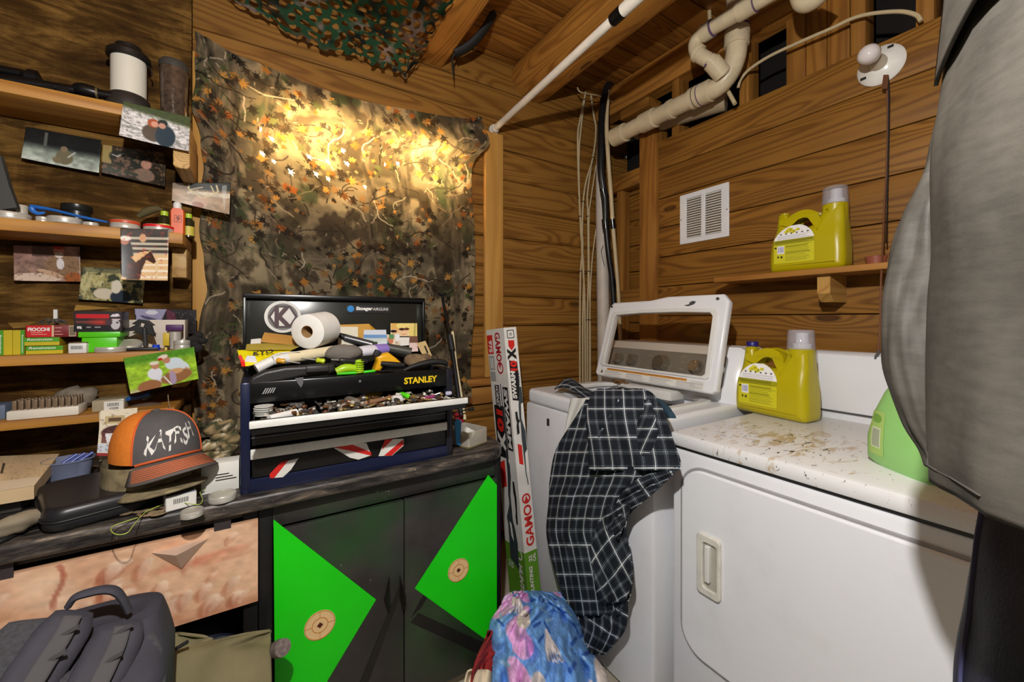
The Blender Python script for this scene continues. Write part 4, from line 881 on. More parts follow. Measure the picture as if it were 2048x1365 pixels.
def door_pull(dr_, u0, v0, u1, v1, side):
    a, c = PY(u0, v0, DPY-0.02), PY(u1, v1, DPY-0.02); m_ = a.lerp(c, 0.62)
    b = MB(); sx = 0.022*side; b.raw([a, m_+V((sx*0.6, 0, 0)), c, m_-V((sx*0.25, 0, 0)), m_+V((sx*0.15, -0.032, -0.005)), a+V((0, 0.006, 0)), m_+V((sx*0.6, 0.008, 0)), c+V((0, 0.006, 0)), m_+V((-sx*0.25, 0.008, 0))],
        [(0, 1, 4), (1, 2, 4), (2, 3, 4), (3, 0, 4), (0, 5, 6, 1), (1, 6, 7, 2), (2, 7, 8, 3), (3, 8, 5, 0), (5, 8, 7, 6)]); part(dr_, 'pull', b, mat('dark_bronze', (46, 40, 38), 0.35, 0.5), 'dark faceted diamond pull', ang=0.2)
door_pull(d1, 779, 1155, 776, 1228, -1); door_pull(d2, 800, 1152, 806, 1225, 1)
# --- left unit: drawer over an open bay
lu = T('drawer_unit', 'black base unit with a swirl-painted drawer above an open bay', 'cabinet', (-0.8, 1.6, 0))
def lpanel(nm, a, b_, m=M_BLACK): b = MB(); b.mm(a, b_, 0.002); return part(lu, nm, b, m)
lpanel('side', (-0.036, DPY+0.004, 0), (-0.004, 1.90, 0.757)); lpanel('back_panel', (-2.1, 1.88, 0), (-0.036, 1.90, 0.757), M_DARK); lpanel('top_rail', (-2.1, DPY+0.004, 0.735), (-0.036, DPY+0.03, 0.757)); lpanel('bay_floor', (-2.1, DPY, 0.04), (-0.036, 1.88, 0.06)); lpanel('divider', (-2.1, DPY+0.03, 0.50), (-0.036, 1.88, 0.515), M_DARK)
cvs = CV(1.24, 0.215, 320, 60, (226, 184, 150)); X, Y = cvs.X, cvs.Y
cvs.put(np.clip((fbm(X*7, Y*9, 3)-0.47)*4, 0, 1), (186, 118, 84), 0.75); cvs.put(np.clip((fbm(X*4, Y*8, 12)-0.55)*6, 0, 1), (240, 208, 178), 0.9); cvs.put(np.clip((fbm(X*3, Y*14, 17)-0.6)*6, 0, 1), (206, 96, 66), 0.6)
rd_ = random.Random(2)
for k in range(46):
    x, y_ = rd_.uniform(0.60, 1.22), rd_.uniform(0.02, 0.19); a = rd_.uniform(2.2, 3.0); L_ = rd_.uniform(0.03, 0.06); w_ = rd_.uniform(0.008, 0.018)
    for q in np.linspace(0, 1, 16):
        xx, yy_ = x+L_*q*math.cos(a-0.5*q), y_+L_*q*math.sin(a-0.5*q); e = w_*math.sin(0.4+2.4*q)
        cvs.el(xx, yy_, e, e*0.8, (170, 98, 70), 0, 0.12); cvs.el(xx+e*0.7, yy_-e*0.7, e*0.8, e*0.6, (246, 220, 194), 0, 0.16)
[cvs.el(0.878+0.008*math.sin(q*0.22), 0.004*q, 0.005, 0.007, (150, 60, 44), 0, 0.22) for q in range(24)]; cvs.nz(60, 90, 0.10, 8)
dwt = T('drawer', None, None, (-0.62, DPY, 0.51)); dwt.parent = lu; dwt.location = V((-0.62, DPY, 0.51))-V((-0.8, 1.6, 0)); WM[dwt.name] = Matrix.Translation((-0.62, DPY, 0.51))
b = MB(); b.mm((-1.24, DPY-0.016, 0.516), (-0.003, DPY+0.003, 0.728), 0.002); part(dwt, 'front', b, mat('drawer_tan', (206, 160, 126), 0.5))
photo_quad('painted_face', 'pinkish tan airbrushed swirl paint', cvs, (-1.239, DPY-0.0166, 0.727), (-0.004, DPY-0.0166, 0.727), (-0.004, DPY-0.0166, 0.517), (-1.239, DPY-0.0166, 0.517), painted('airbrush_paint', 0.4), parent=dwt, curl=0)
hL, hR_, hB, hT = PY(303, 1107, DPY-0.018), PY(416, 1078, DPY-0.018), PY(363, 1138, DPY-0.02), PY(360, 1092, DPY-0.018)
pk = PY(352, 1112, DPY-0.052); pk2 = PY(372, 1102, DPY-0.05)
b = MB(); back = V((0, 0.006, 0)); b.raw([hL, hB, hR_, hT, pk, pk2, hL+back, hB+back, hR_+back, hT+back], [(0, 1, 4), (1, 2, 5, 4), (2, 3, 5), (3, 0, 4, 5), (0, 6, 7, 1), (1, 7, 8, 2), (2, 8, 9, 3), (3, 9, 6, 0), (6, 9, 8, 7)]); part(dwt, 'pull', b, mat('rose_bronze', (212, 184, 164), 0.45, 0.1), 'bronze faceted diamond pull', ang=0.2)
for (u0, u1, v0, v1) in ((0, 27, 1120, 1155), (428, 462, 1038, 1056)):
    a, c = PY(u0, v0, DPY-0.018), PY(u1, v1, DPY-0.018); b = MB(); b.mm((a.x, DPY-0.0185, c.z), (c.x, DPY-0.017, a.z+0.01)); part(dwt, 'tape_patch', b, mat('dark_tape', (58, 50, 52), 0.5))
# --- items in the bay
b = MB(); q = PY(470, 1275, 1.40); q.x = -0.145; b.ball((q.x, 1.42, 0.33), (0.095, 0.12, 0.115), 24); hm = T('navy_hat', 'round dark navy cap inside the open bay', 'cap', (q.x, 1.42, 0.2)); part(hm, 'shell', b, mat('navy_cloth', (20, 24, 44), 0.7))
b = MB(); b.tube([(q.x-0.09, 1.33, 0.27), (q.x-0.02, 1.30, 0.275), (q.x+0.06, 1.32, 0.28)], 0.010, 8, 4); part(hm, 'rim', b, mat('navy_trim', (34, 38, 60), 0.6))
b = MB()
q0 = PY(430, 1285, 1.30); pts = [PY(u_, v_, 1.30) for u_, v_ in ((418, 1292), (440, 1288), (462, 1284), (478, 1288), (500, 1276))]; b.tube(pts, [0.012, 0.016, 0.013, 0.016, 0.008], 10, 4)
one('grey_glove', 'crumpled grey work glove at the bay front', 'glove', b, mat('grey_glove', (74, 80, 90), 0.8, bump=0.3))
# ================================================================= TOOLBOX
TX0, TX1, TY0, TY1, TZ1 = -0.042, 0.545, 1.245, 1.53, 1.087
tb = T('toolbox', 'black and navy steel tool chest with open lid and drawers', 'toolbox', ((TX0+TX1)/2, 1.39, CZT))
M_NAVY = mat('navy_steel', (30, 36, 66), 0.28, 0.3, 0.12, 9); M_TBLK = mat('gloss_black_steel', (20, 20, 21), 0.25, 0.2, 0.2, 10); M_ALU = mat('brushed_trim', (226, 226, 220), 0.38, 0.1, 0.06, 30)
def tpart(nm, a, b_, m, bv=0.002): b = MB(); b.mm(a, b_, bv); return part(tb, nm, b, m)
tpart('side', (TX0, TY0, CZT), (TX0+0.022, TY1, TZ1), M_NAVY, 0.003); tpart('side', (TX1-0.022, TY0, CZT), (TX1, TY1, TZ1), mat('navy_black_steel', (36, 36, 46), 0.3, 0.3), 0.003)
tpart('back', (TX0, TY1-0.004, CZT), (TX1, TY1, TZ1), M_TBLK, 0); tpart('base_rail', (TX0+0.02, TY0, CZT), (TX1-0.02, TY0+0.02, 0.836), M_NAVY); tr = tpart('top_rail', (TX0+0.02, TY0, 1.032), (TX1-0.02, TY0+0.012, TZ1), M_TBLK, 0.003)
tpart('tray_floor', (TX0+0.02, TY0+0.012, 1.034), (TX1-0.02, TY1-0.004, 1.038), M_TBLK, 0); tpart('base_plate', (TX0+0.02, TY0+0.02, CZT+0.004), (TX1-0.02, TY1-0.004, CZT+0.01), M_TBLK, 0)
def tdrawer(z0, z1, yf, strip, label=None):
    d = T('drawer', label, None, (0.25, yf, z0)); d.parent = tb; d.location = V((0.25, yf, z0))-WM[tb.name].translation; WM[d.name] = Matrix.Translation((0.25, yf, z0))
    x0, x1 = TX0+0.025, TX1-0.025
    b = MB(); b.mm((x0, yf, z0), (x1, yf+0.012, z1), 0.002); part(d, 'front', b, M_TBLK)
    b = MB(); b.mm((x0+0.004, yf+0.012, z0+0.004), (x0+0.007, yf+0.27, z1-0.006)); b.mm((x1-0.007, yf+0.012, z0+0.004), (x1-0.004, yf+0.27, z1-0.006)); b.mm((x0+0.004, yf+0.268, z0+0.004), (x1-0.004, yf+0.271, z1-0.006)); b.mm((x0+0.004, yf+0.012, z0+0.003), (x1-0.004, yf+0.27, z0+0.006)); part(d, 'tray', b, M_TBLK)['kind'] = 'stuff'
    if strip:
        b = MB(); b.mm((x0-0.003, yf-0.006, z1-strip), (x1+0.003, yf+0.002, z1), 0.002); part(d, 'handle_strip', b, M_ALU, 'pale aluminium handle strip')
    return d
D1Y = 1.09
td1 = tdrawer(0.988, 1.020, D1Y, 0.017); td2 = tdrawer(0.922, 0.984, TY0+0.002, 0); td3 = tdrawer(0.838, 0.914, TY0+0.001, 0.026)
b = MB(); b.mm((TX0+0.024, TY0-0.002, 0.942), (TX1-0.026, TY0+0.003, 0.9455)); part(td2, 'lip', b, mat('lip_steel', (96, 98, 104), 0.3, 0.6))
# lid
b = MB(); ly = 1.538; b.mm((TX0, ly, TZ1-0.002), (TX1, ly+0.012, 1.33), 0.003); tl = part(tb, 'lid', b, mat('lid_dark', (44, 44, 38), 0.22, 0.15, 0.1))
b = MB(); b.mm((TX0-0.002, ly-0.022, 1.318), (TX1+0.002, ly+0.014, 1.334), 0.003); part(tl, 'lid_rim', b, mat('rim_black', (14, 14, 15), 0.3))
for xx in (TX0-0.002, TX1-0.006):
    b = MB(); b.mm((xx, ly-0.022, TZ1), (xx+0.008, ly+0.002, 1.32), 0.001); part(tl, 'lid_edge', b, MATS['rim_black'])
# stickers and lettering
def onY(u, v, Y): return frame(PY(u, v, Y), (1, 0, 0), (0, 0, 1))
b = MB(); b.text('STANLEY', onY(842, 760, TY0-0.0012), 0.108, 0.0205, 0.035, 0.0); part(tr, 'lettering', b, mat('yellow_print', (236, 200, 20), 0.5), 'bold yellow maker lettering')['kind'] = 'stuff'
b = MB(); b.slab(circ(0.0035, 12), 0.001, 0, onY(720, 763, TY0-0.001)); part(tr, 'lock', b, mat('steel_bright', (190, 190, 190), 0.3, 0.8))
b = MB()
for k in range(6): 
    a, c = PY(524+k*5, 789-k*0.7, TY0-0.001), PY(531+k*4.6, 777-k*0.3, TY0-0.001)
    if k < 5: b.poly([a, a+V((0.0028, 0, 0)), c+V((0.0028, 0, 0)), c], 0.0004, (0, -1, 0))
part(tr, 'hatch_mark', b, mat('grey_print', (150, 150, 150), 0.5))['kind'] = 'stuff'
b = MB(); b.poly([PY(u_, v_, TY0-0.0012) for u_, v_ in ((590, 757), (607, 755), (606, 768), (602, 776), (596, 768))], 0.0004, (0, -1, 0)); part(tr, 'worn_sticker', b, mat('worn_grey', (92, 92, 94), 0.5))
def stripes(nm, poly, bars, parent=td3, lab=None):
    Y = TY0-0.0065 if False else TY0-0.001
    b = MB(); b.poly([PY(u_, v_, Y) for u_, v_ in poly], 0.0006, (0, -1, 0)); s_ = part(parent, nm, b, mat('sticker_white', (222, 218, 210), 0.5), lab)
    for br in bars:
        b = MB(); b.poly([PY(u_, v_, Y-0.0009) for u_, v_ in br], 0.0005, (0, -1, 0)); part(s_, 'red_stripe', b, mat('sticker_red', (206, 32, 26), 0.5))
stripes('striped_sticker', [(540, 948), (562, 926), (597, 917), (582, 940), (566, 955), (541, 957)], [[(539, 949), (562, 925), (577, 921), (548, 957), (540, 957)]], lab='red and white striped sticker scrap')
stripes('striped_sticker', [(668, 897), (712, 886), (733, 887), (743, 911), (717, 920), (700, 916)], [[(669, 896), (705, 890), (742, 905), (743, 912), (700, 902)]], lab='torn red and white striped sticker')
stripes('striped_sticker', [(757, 913), (770, 880), (807, 878), (807, 892), (784, 912)], [[(767, 887), (770, 880), (786, 879), (764, 900)], [(768, 912), (806, 880), (807, 890), (783, 912)]], lab='red and white striped sticker on the right')
# K badge
KM = onY(566, 634, ly-0.0025); r_ = 0.053
b = MB(); b.slab(circ(r_, 48), 0.0008, 0, KM); kb = part(tl, 'round_sticker', b, mat('badge_white', (214, 212, 206), 0.5), 'round white sticker with a letter K')
b = MB(); b.slab([[(q[0], q[1]) for q in circ(r_*0.83, 40)], circ(r_*0.80, 6)], 0.0006, 0, KM @ Matrix.Translation((0, 0, 0.0006))); part(kb, 'ring', b, mat('badge_grey', (112, 110, 106), 0.5))
b = MB(); b.slab([circ(r_*0.80, 6), circ(r_*0.66, 6)], 0.0007, 0, KM @ Matrix.Translation((0, 0, 0.0006))); part(kb, 'hexagon', b, mat('badge_dark', (66, 50, 52), 0.5))
b = MB(); b.text('K', KM @ Matrix.Translation((0, 0, 0.0012)), r_*0.92, r_*1.15, 0.05); part(kb, 'letter', b, mat('badge_ink', (70, 44, 50), 0.5))
# Stoeger airguns sticker
SM = onY(738, 618.5, ly-0.0025); sw = 0.155
b = MB(); b.slab(rr(sw, 0.029, 0.004), 0.0006, 0, SM); ss_ = part(tl, 'brand_sticker', b, mat('sticker_black', (30, 28, 28), 0.4), 'black sticker with blue disc and white lettering')
b = MB(); b.slab(circ(0.0115, 24), 0.0006, 0, SM @ Matrix.Translation((-sw/2+0.014, 0, 0.0006))); part(ss_, 'blue_disc', b, mat('disc_blue', (40, 130, 200), 0.4))
b = MB(); b.text('Stoeger', SM @ Matrix.Translation((-0.016, 0, 0.0008)), 0.058, 0.017, 0.05, 0.1); part(ss_, 'lettering', b, mat('print_white', (224, 222, 216), 0.5))['kind'] = 'stuff'
b = MB(); b.text('AIRGUNS', SM @ Matrix.Translation((0.042, 0, 0.0008)), 0.056, 0.0105, 0.0, 0.1); part(ss_, 'lettering', b, MATS['print_white'])['kind'] = 'stuff'
# ---- clutter in the pulled-out drawer
zt = 1.008
bits = {k: MB() for k in range(5)}; cols_ = [(150, 146, 138), (120, 82, 54), (70, 66, 62), (196, 190, 176), (166, 140, 84)]
for i in range(330):
    x, y_ = R(TX0+0.05, TX1-0.05), R(D1Y+0.02, TY0+0.03); k = random.choice([0, 0, 1, 1, 2, 2, 3, 4]); bb = bits[k]; q = V((x, y_, zt-0.006+R(0, 0.018))); e = R(0, 6.28); rot = Matrix.Rotation(e, 3, 'Z') @ Matrix.Rotation(R(-0.6, 0.6), 3, 'X')
    kind = random.random()
    if kind < 0.3: bb.box(q, (R(0.008, 0.026), R(0.004, 0.010), R(0.003, 0.008)), rot)
    elif kind < 0.6: d = V((math.cos(e), math.sin(e), R(-0.3, 0.4)))*R(0.006, 0.016); bb.cyl(q-d, q+d, R(0.0018, 0.0045), None, 7)
    elif kind < 0.85: bb.ball(q, (R(0.004, 0.009), R(0.004, 0.009), R(0.003, 0.006)), 7, rot)
    else: bb.lathe([(0.004, 0), (0.009, 0), (0.009, 0.004), (0.004, 0.004), (0.004, 0)], Matrix.Translation(q) @ rot.to_4x4(), 10)
for k, nm in enumerate(('loose_hardware', 'copper_fittings', 'dark_bits', 'pale_bits', 'brass_bits')):
    o = one(nm, ['steel nuts and bolts heaped in the open drawer', 'coppery brown bits heaped in the open drawer', 'dark small parts heaped in the open drawer', 'pale plastic bits scattered in the open drawer', 'brass coloured bits scattered in the open drawer'][k], 'hardware', bits[k], mat(nm, cols_[k], 0.4, 0.55 if k in (0, 1, 4) else 0.1, 0.3, 60)); o['kind'] = 'stuff'
def dz(u, v): return PZ(u, v, zt+0.008)
for k in range(5):
    p = dz(527+R(-1, 1), 822); b = MB(); b.lathe([(0.0, 0.0), (0.014, 0.0), (0.021, 0.0015), (0.022, 0.004), (0.017, 0.004), (0, 0.003)], Matrix.Translation((p.x+R(-0.001, 0.001), p.y+R(-0.002, 0.002), zt-0.004+0.0052*k)), 24)
    one('metal_disc', ['bottom', 'second', 'middle', 'fourth', 'topmost'][k]+' of the stacked silver caps at the open drawer left', 'cap', b, M_ALU, 'stacked silver caps')
b = MB(); p0, p1 = dz(538, 838), dz(592, 826); b.cyl(p0, p1, 0.0085, 0.010, 16); one('white_tube', 'white plastic tube lying at the left of the open drawer', 'tube', b, M_WPLA)
for (nm, lb, cat, u0, v0, u1, v1, r_, cl) in (('socket_tube', 'grey metal tube poking out of the open drawer clutter', 'tube', 694, 799, 716, 806, 0.011, (112, 104, 92)), ('yellow_bottle', 'small dull yellow bottle lying in the open drawer', 'bottle', 727, 795, 762, 786, 0.011, (176, 146, 40)), ('green_marker', 'bright lime green marker in the open drawer', 'marker', 798, 787, 818, 794, 0.008, (90, 226, 30)), ('pink_lighter', 'shiny magenta lighter in the open drawer', 'lighter', 848, 798, 872, 793, 0.006, (150, 60, 110)), ('crumpled_wrapper', 'white crumpled wrapper in the open drawer middle', 'wrapper', 786, 802, 802, 799, 0.014, (216, 214, 210)), ('lavender_plug', 'pale lavender cap near the right end of the open drawer', 'cap', 891, 788, 903, 787, 0.007, (176, 176, 200)), ('copper_elbow', 'brown copper pipe piece across the open drawer middle', 'pipe', 728, 808, 788, 794, 0.006, (150, 112, 86))):
    a, c = dz(u0, v0), dz(u1, v1); b = MB(); d = (c-a); b.tube([a, a+d*0.08, a+d*0.5, a+d*0.9, c], [r_*0.6, r_, r_*1.02, r_*0.98, r_*0.55], 12, 2); t_ = T(nm, lb, cat, a); part(t_, 'body', b, mat(nm+'_m', cl, 0.4, 0.0, 0.1))
    if nm in ('yellow_bottle', 'green_marker', 'pink_lighter'): b = MB(); b.cyl(a-d.normalized()*0.008, a, r_*0.75, r_*0.8, 12); part(t_, 'cap', b, M_WPLA)
# ---- clutter on top of the toolbox
TT = 1.052
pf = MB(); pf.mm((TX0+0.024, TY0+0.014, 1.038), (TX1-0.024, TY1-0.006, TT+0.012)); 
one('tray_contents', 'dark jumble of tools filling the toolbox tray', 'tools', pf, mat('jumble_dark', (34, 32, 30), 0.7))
roll = T('toilet_roll', 'white toilet paper roll lying on the toolbox clutter', 'toilet roll', PY(625, 690, 1.40))
ra = PY(614, 664, 1.36); rax = V((0.60, 0.78, 0.10)).normalized(); RM = Matrix.Translation(ra) @ rax.to_track_quat('Z', 'Y').to_matrix().to_4x4()
b = MB(); b.lathe([(0.0185, 0), (0.048, 0), (0.0525, 0.003), (0.053, 0.05), (0.0525, 0.098), (0.048, 0.101), (0.0185, 0.101)], RM, 40); part(roll, 'paper', b, mat('tissue', (228, 226, 220), 0.9, 0, 0.04, 30, 0.2, 90))
b = MB(); b.lathe([(0.0187, 0.0), (0.0187, 0.101), (0.0175, 0.101), (0.0175, 0.0), (0.0187, 0.0)], RM, 28); part(roll, 'core', b, mat('cardboard_core', (166, 130, 84), 0.8))
def sheet(nm, lb, cat, px, Y0, Y1, m, th=0.0012, sag=0.0):
    """thin sheet through photo points, Y interpolated from first to last point list entry (u,v,f)"""
    b = MB(); P = [PY(u_, v_, Y0+(Y1-Y0)*f) for u_, v_, f in px]; n = (P[1]-P[0]).cross(P[2]-P[0]).normalized()
    b.poly(P, th, n if n.y < 0 else -n); return one(nm, lb, cat, b, m, smooth=False)
M_MAN = mat('manila', (190, 140, 66), 0.7, 0, 0.06); M_PAP = mat('white_paper', (224, 222, 214), 0.7, 0, 0.04)
sheet('manila_envelope', 'brown envelope sticking up left of the toilet roll', 'envelope', [(521, 684, 0), (529, 665, 0.6), (585, 672, 0.8), (596, 690, 0.4), (560, 688, 0)], 1.42, 1.50, M_MAN)
sheet('white_card', 'small white card behind the brown envelope', 'card', [(501, 688, 0), (502, 679, 1), (522, 677, 1), (522, 687, 0)], 1.47, 1.49, M_PAP)
sheet('yellow_folder', 'ochre folder in front of the brown envelope', 'folder', [(491, 700, 0), (493, 689, 0.6), (540, 686, 0.9), (602, 691, 1), (585, 699, 0.2)], 1.36, 1.44, mat('ochre', (176, 156, 60), 0.6))
kb_ = T('yellow_bag', 'bright yellow printed bag drooping at the toolbox left', 'bag', PY(500, 720, 1.33))
cvs = CV(1, 1, 60, 40, (226, 212, 20)); cvs.nz(4, 4, 0.15, 3); cvs.rc(0, 0.62, 0.10, 1, (214, 40, 30))
photo_quad('sheet', None, cvs, PY(474, 702, 1.36), PY(600, 694, 1.42), PY(560, 716, 1.33), PY(482, 738, 1.31), painted('bag_print', 0.35), parent=kb_, curl=0.006)
b = MB(); b.text('KYO', frame(PY(527, 705, 1.345), PY(545, 702, 1.35)-PY(508, 707, 1.34), (0, 0, 1)), 0.05, 0.011, 0.03, 0.3); part(kb_, 'lettering', b, mat('print_black', (24, 22, 20), 0.5))['kind'] = 'stuff'
b = MB(); P = [PY(u_, v_, 1.325) for u_, v_ in ((486, 730), (494, 712), (510, 712), (514, 724), (498, 735))]; b.poly(P, 0.001, (0, -1, 0.3)); part(kb_, 'emblem', b, mat('emblem_white', (206, 206, 214), 0.5))
b = MB(); P = [PY(u_, v_, 1.322) for u_, v_ in ((476, 712), (482, 710), (494, 735), (488, 736))]; b.poly(P, 0.001, (0, -1, 0.3)); part(kb_, 'red_edge', b, mat('edge_red', (216, 44, 30), 0.5))
b = MB(); b.tube([PY(u_, v_, 1.33) for u_, v_ in ((515, 728), (535, 718), (560, 707), (600, 704))], [0.004, 0.006, 0.006, 0.003], 10, 4, True, 0.4); one('paper_fold', 'curled white paper edge across the yellow bag', 'paper', b, M_PAP)
b = MB(); b.cyl(PY(512, 738, 1.30), PY(545, 722, 1.31), 0.014, 0.013, 18); cn_ = one('pill_bottle', 'white ribbed cap bottle at the toolbox left front', 'bottle', b, M_WPLA)
sc_ = T('spray_can', 'long cream and white tube lying across the toolbox top', 'tube', PY(600, 715, 1.33))
a, c = PY(545, 722, 1.32), PY(668, 702, 1.38); b = MB(); b.cyl(a.lerp(c, 0.22), c, 0.0165, 0.0165, 20); part(sc_, 'body', b, mat('cream_can', (226, 212, 176), 0.4)); b = MB(); b.cyl(a, a.lerp(c, 0.22), 0.013, 0.016, 20); part(sc_, 'cap', b, M_WPLA)
b = MB(); q = PY(688, 706, 1.345); b.ball(q, (0.055, 0.03, 0.028), 18); me = b.done('rag')
for v in me.vertices: v.co += (v.co-q).normalized()*0.008*(mnoise.noise(v.co*40))
one('grey_rag', 'lumpy grey felt rag in the middle of the toolbox top', 'rag', me, mat('grey_felt', (112, 106, 98), 0.95, bump=0.4))
wp = T('wipes_pack', 'crinkled white and purple wipes pack behind the rag', 'pack', PY(745, 700, 1.40))
a, c = PY(705, 706, 1.37), PY(772, 698, 1.42); b = MB(); b.tube([a, a.lerp(c, 0.2), a.lerp(c, 0.5), a.lerp(c, 0.62)], [0.012, 0.022, 0.024, 0.022], 16, 3, True, 0.8); part(wp, 'white_end', b, mat('crinkle_white', (214, 212, 222), 0.4, bump=0.3, bs=60)); b = MB(); b.tube([a.lerp(c, 0.62), c], [0.0225, 0.0205], 16, 0, True, 0.85); part(wp, 'purple_end', b, mat('lilac', (150, 126, 206), 0.4))
tg = T('flashlight', 'long grey torch lying diagonally behind the wipes pack', 'torch', PY(790, 700, 1.45))
b = MB(); b.cyl(PY(690, 676, 1.50), PY(745, 690, 1.47), 0.013, 0.013, 16); part(tg, 'head', b, mat('gunmetal', (92, 92, 94), 0.3, 0.6)); b = MB(); b.cyl(PY(772, 695, 1.45), PY(822, 705, 1.43), 0.0155, 0.0165, 18); part(tg, 'barrel', b, mat('dark_grey_plastic', (70, 70, 64), 0.4))
b = MB(); b.cyl(PY(674, 668, 1.50), PY(692, 676, 1.50), 0.006, 0.013, 14); part(tg, 'tail', b, MATS['black_rubber'])
sheet('yellow_packet', 'mustard packet standing against the toolbox lid', 'packet', [(676, 688, 0), (676, 650, 1), (738, 648, 1), (754, 662, 1), (756, 692, 0)], 1.505, 1.525, mat('mustard', (190, 140, 30), 0.5))
sheet('cream_card', 'cream card leaning on the mustard packet', 'card', [(676, 692, 0), (677, 654, 1), (716, 654, 1), (716, 690, 0)], 1.495, 1.512, mat('cream_card', (214, 208, 186), 0.6))
cvs = CV(1, 1, 40, 30, (206, 212, 222)); cvs.rc(0, 0.30, 1, 0.5, (110, 150, 196)); cvs.rc(0, 0.72, 0.6, 1, (60, 70, 40)); cvs.rc(0, 0.5, 1, 0.72, (196, 204, 200))
photo_quad('postcard', 'blue and white postcard in front of the mustard packet', cvs, PY(728, 660, 1.505), PY(772, 660, 1.505), PY(775, 694, 1.49), PY(724, 694, 1.49), painted('photo_print', 0.25), curl=0.003)
cvs = CV(1, 1, 60, 50, (226, 210, 160)); cvs.nz(6, 6, 0.2, 5); cvs.el(0.12, 0.3, 0.22, 0.4, (220, 178, 96)); cvs.el(0.15, 0.62, 0.12, 0.22, (226, 176, 130)); cvs.el(0.48, 0.62, 0.2, 0.36, (236, 196, 152)); cvs.el(0.48, 0.2, 0.26, 0.26, (236, 214, 130)); cvs.el(0.85, 0.5, 0.18, 0.7, (232, 208, 124)); cvs.el(0.42, 0.46, 0.11, 0.1, (70, 40, 30)); cvs.el(0.6, 0.44, 0.1, 0.1, (96, 56, 40)); cvs.el(0.1, 0.62, 0.13, 0.1, (40, 30, 26)); cvs.ln([(0.42, 0.84), (0.5, 0.87), (0.58, 0.83)], 0.02, (196, 90, 84)); cvs.ln([(0.92, 0), (0.9, 1)], 0.05, (180, 170, 90))
photo_quad('photograph', 'photo of two people in sunglasses tucked into the toolbox lid', cvs, PY(781, 647, 1.522), PY(834, 647, 1.522), PY(834, 673, 1.515), PY(781, 673, 1.515), painted('photo_print', 0.25), curl=0.002)
cvs = CV(1, 1, 60, 40, (212, 196, 170)); cvs.nz(7, 7, 0.35, 9); cvs.el(0.35, 0.7, 0.2, 0.2, (40, 130, 140)); cvs.el(0.6, 0.5, 0.12, 0.3, (200, 120, 90)); cvs.rc(0.55, 0, 0.75, 0.4, (90, 140, 90)); cvs.rc(0.8, 0, 1, 0.6, (226, 226, 226))
photo_quad('photograph', 'small colourful group snapshot below the sunglasses photo', cvs, PY(750, 671, 1.505), PY(799, 668, 1.505), PY(800, 692, 1.495), PY(756, 694, 1.495), painted('photo_print', 0.25), curl=0.002)
sheet('brown_wallet', 'brown leather wallet below the sunglasses photo', 'wallet', [(816, 690, 0), (818, 673, 1), (835, 673, 1), (836, 690, 0)], 1.50, 1.51, mat('brown_leather', (110, 70, 48), 0.6), 0.006)
sheet('pink_receipt', 'pale pink striped receipt right of the torch', 'receipt', [(818, 704, 0), (819, 686, 1), (836, 686, 1), (836, 703, 0)], 1.47, 1.49, mat('pink_paper', (220, 196, 190), 0.6), 0.001)
sheet('white_sleeve', 'white folded card beside the brown wallet', 'card', [(799, 692, 0), (800, 675, 1), (819, 675, 1), (818, 691, 0)], 1.495, 1.505, M_PAP)
ht = T('hang_tag', 'tan cardboard hang tag at the toolbox right', 'tag', PY(850, 700, 1.45))
P = [PY(u_, v_, 1.45) for u_, v_ in ((833, 687), (851, 682), (864, 712), (856, 717), (843, 707))]; b = MB(); b.poly(P, 0.001, (0, -1, 0.2)); part(ht, 'card', b, mat('tag_tan', (204, 176, 122), 0.7)); P = [PY(u_, v_, 1.447) for u_, v_ in ((848, 692), (851, 692), (857, 706), (854, 707))]; b = MB(); b.poly(P, 0.001, (0, -1, 0.2)); part(ht, 'slot', b, MATS['black_rubber'])
# black sheath at the front left
P = [(492, 766), (505, 752), (530, 741), (570, 733), (608, 731), (640, 728), (668, 727), (671, 742), (655, 750), (630, 751), (606, 754), (580, 760), (540, 768), (505, 773)]
F = onY(580, 750, 1.262); Fi = F.inverted(); pl = [(lambda q: (q.x, q.y))(Fi @ PY(u_, v_, 1.262)) for u_, v_ in P]
sh_ = T('knife_sheath', 'black leather knife sheath draped over the toolbox front', 'sheath', PY(580, 770, 1.262)); b = MB(); b.slab([pl], 0.022, 0.009, F); part(sh_, 'sheath', b, mat('black_leather', (30, 28, 27), 0.45, 0, 0.2, bump=0.2, bs=300))
b = MB(); b.box(PY(635, 738, 1.243), (0.058, 0.012, 0.018), None, 0.004); part(sh_, 'flap', b, mat('leather_flap', (44, 41, 40), 0.5))
# screwdrivers
def driver(lb, u0, v0, u1, v1, Y, hc, cat='screwdriver', hl=0.38, hr=0.0075, nm='screwdriver'):
    a, c = PY(u0, v0, Y), PY(u1, v1, Y); t_ = T(nm, lb, cat, a); m_ = a.lerp(c, hl); b = MB(); b.tube([a, a.lerp(m_, 0.15), a.lerp(m_, 0.5), a.lerp(m_, 0.9), m_], [hr*0.5, hr, hr*0.85, hr, hr*0.5], 12, 2); part(t_, 'handle', b, mat('handle_'+str(hc[0])+str(hc[1]), hc, 0.35)); b = MB(); b.cyl(m_, c, 0.0024, 0.002, 8); part(t_, 'shaft', b, mat('tool_steel', (150, 148, 142), 0.3, 0.8))
driver('amber-handled pick lying before the cream tube', 552, 721, 600, 727, 1.285, (206, 150, 40)); driver('lime-handled screwdriver over the black sheath', 650, 723, 602, 717, 1.285, (190, 206, 30)); driver('black and cream handled screwdriver in front of the rag', 735, 724, 662, 720, 1.275, (34, 32, 32), hl=0.8)
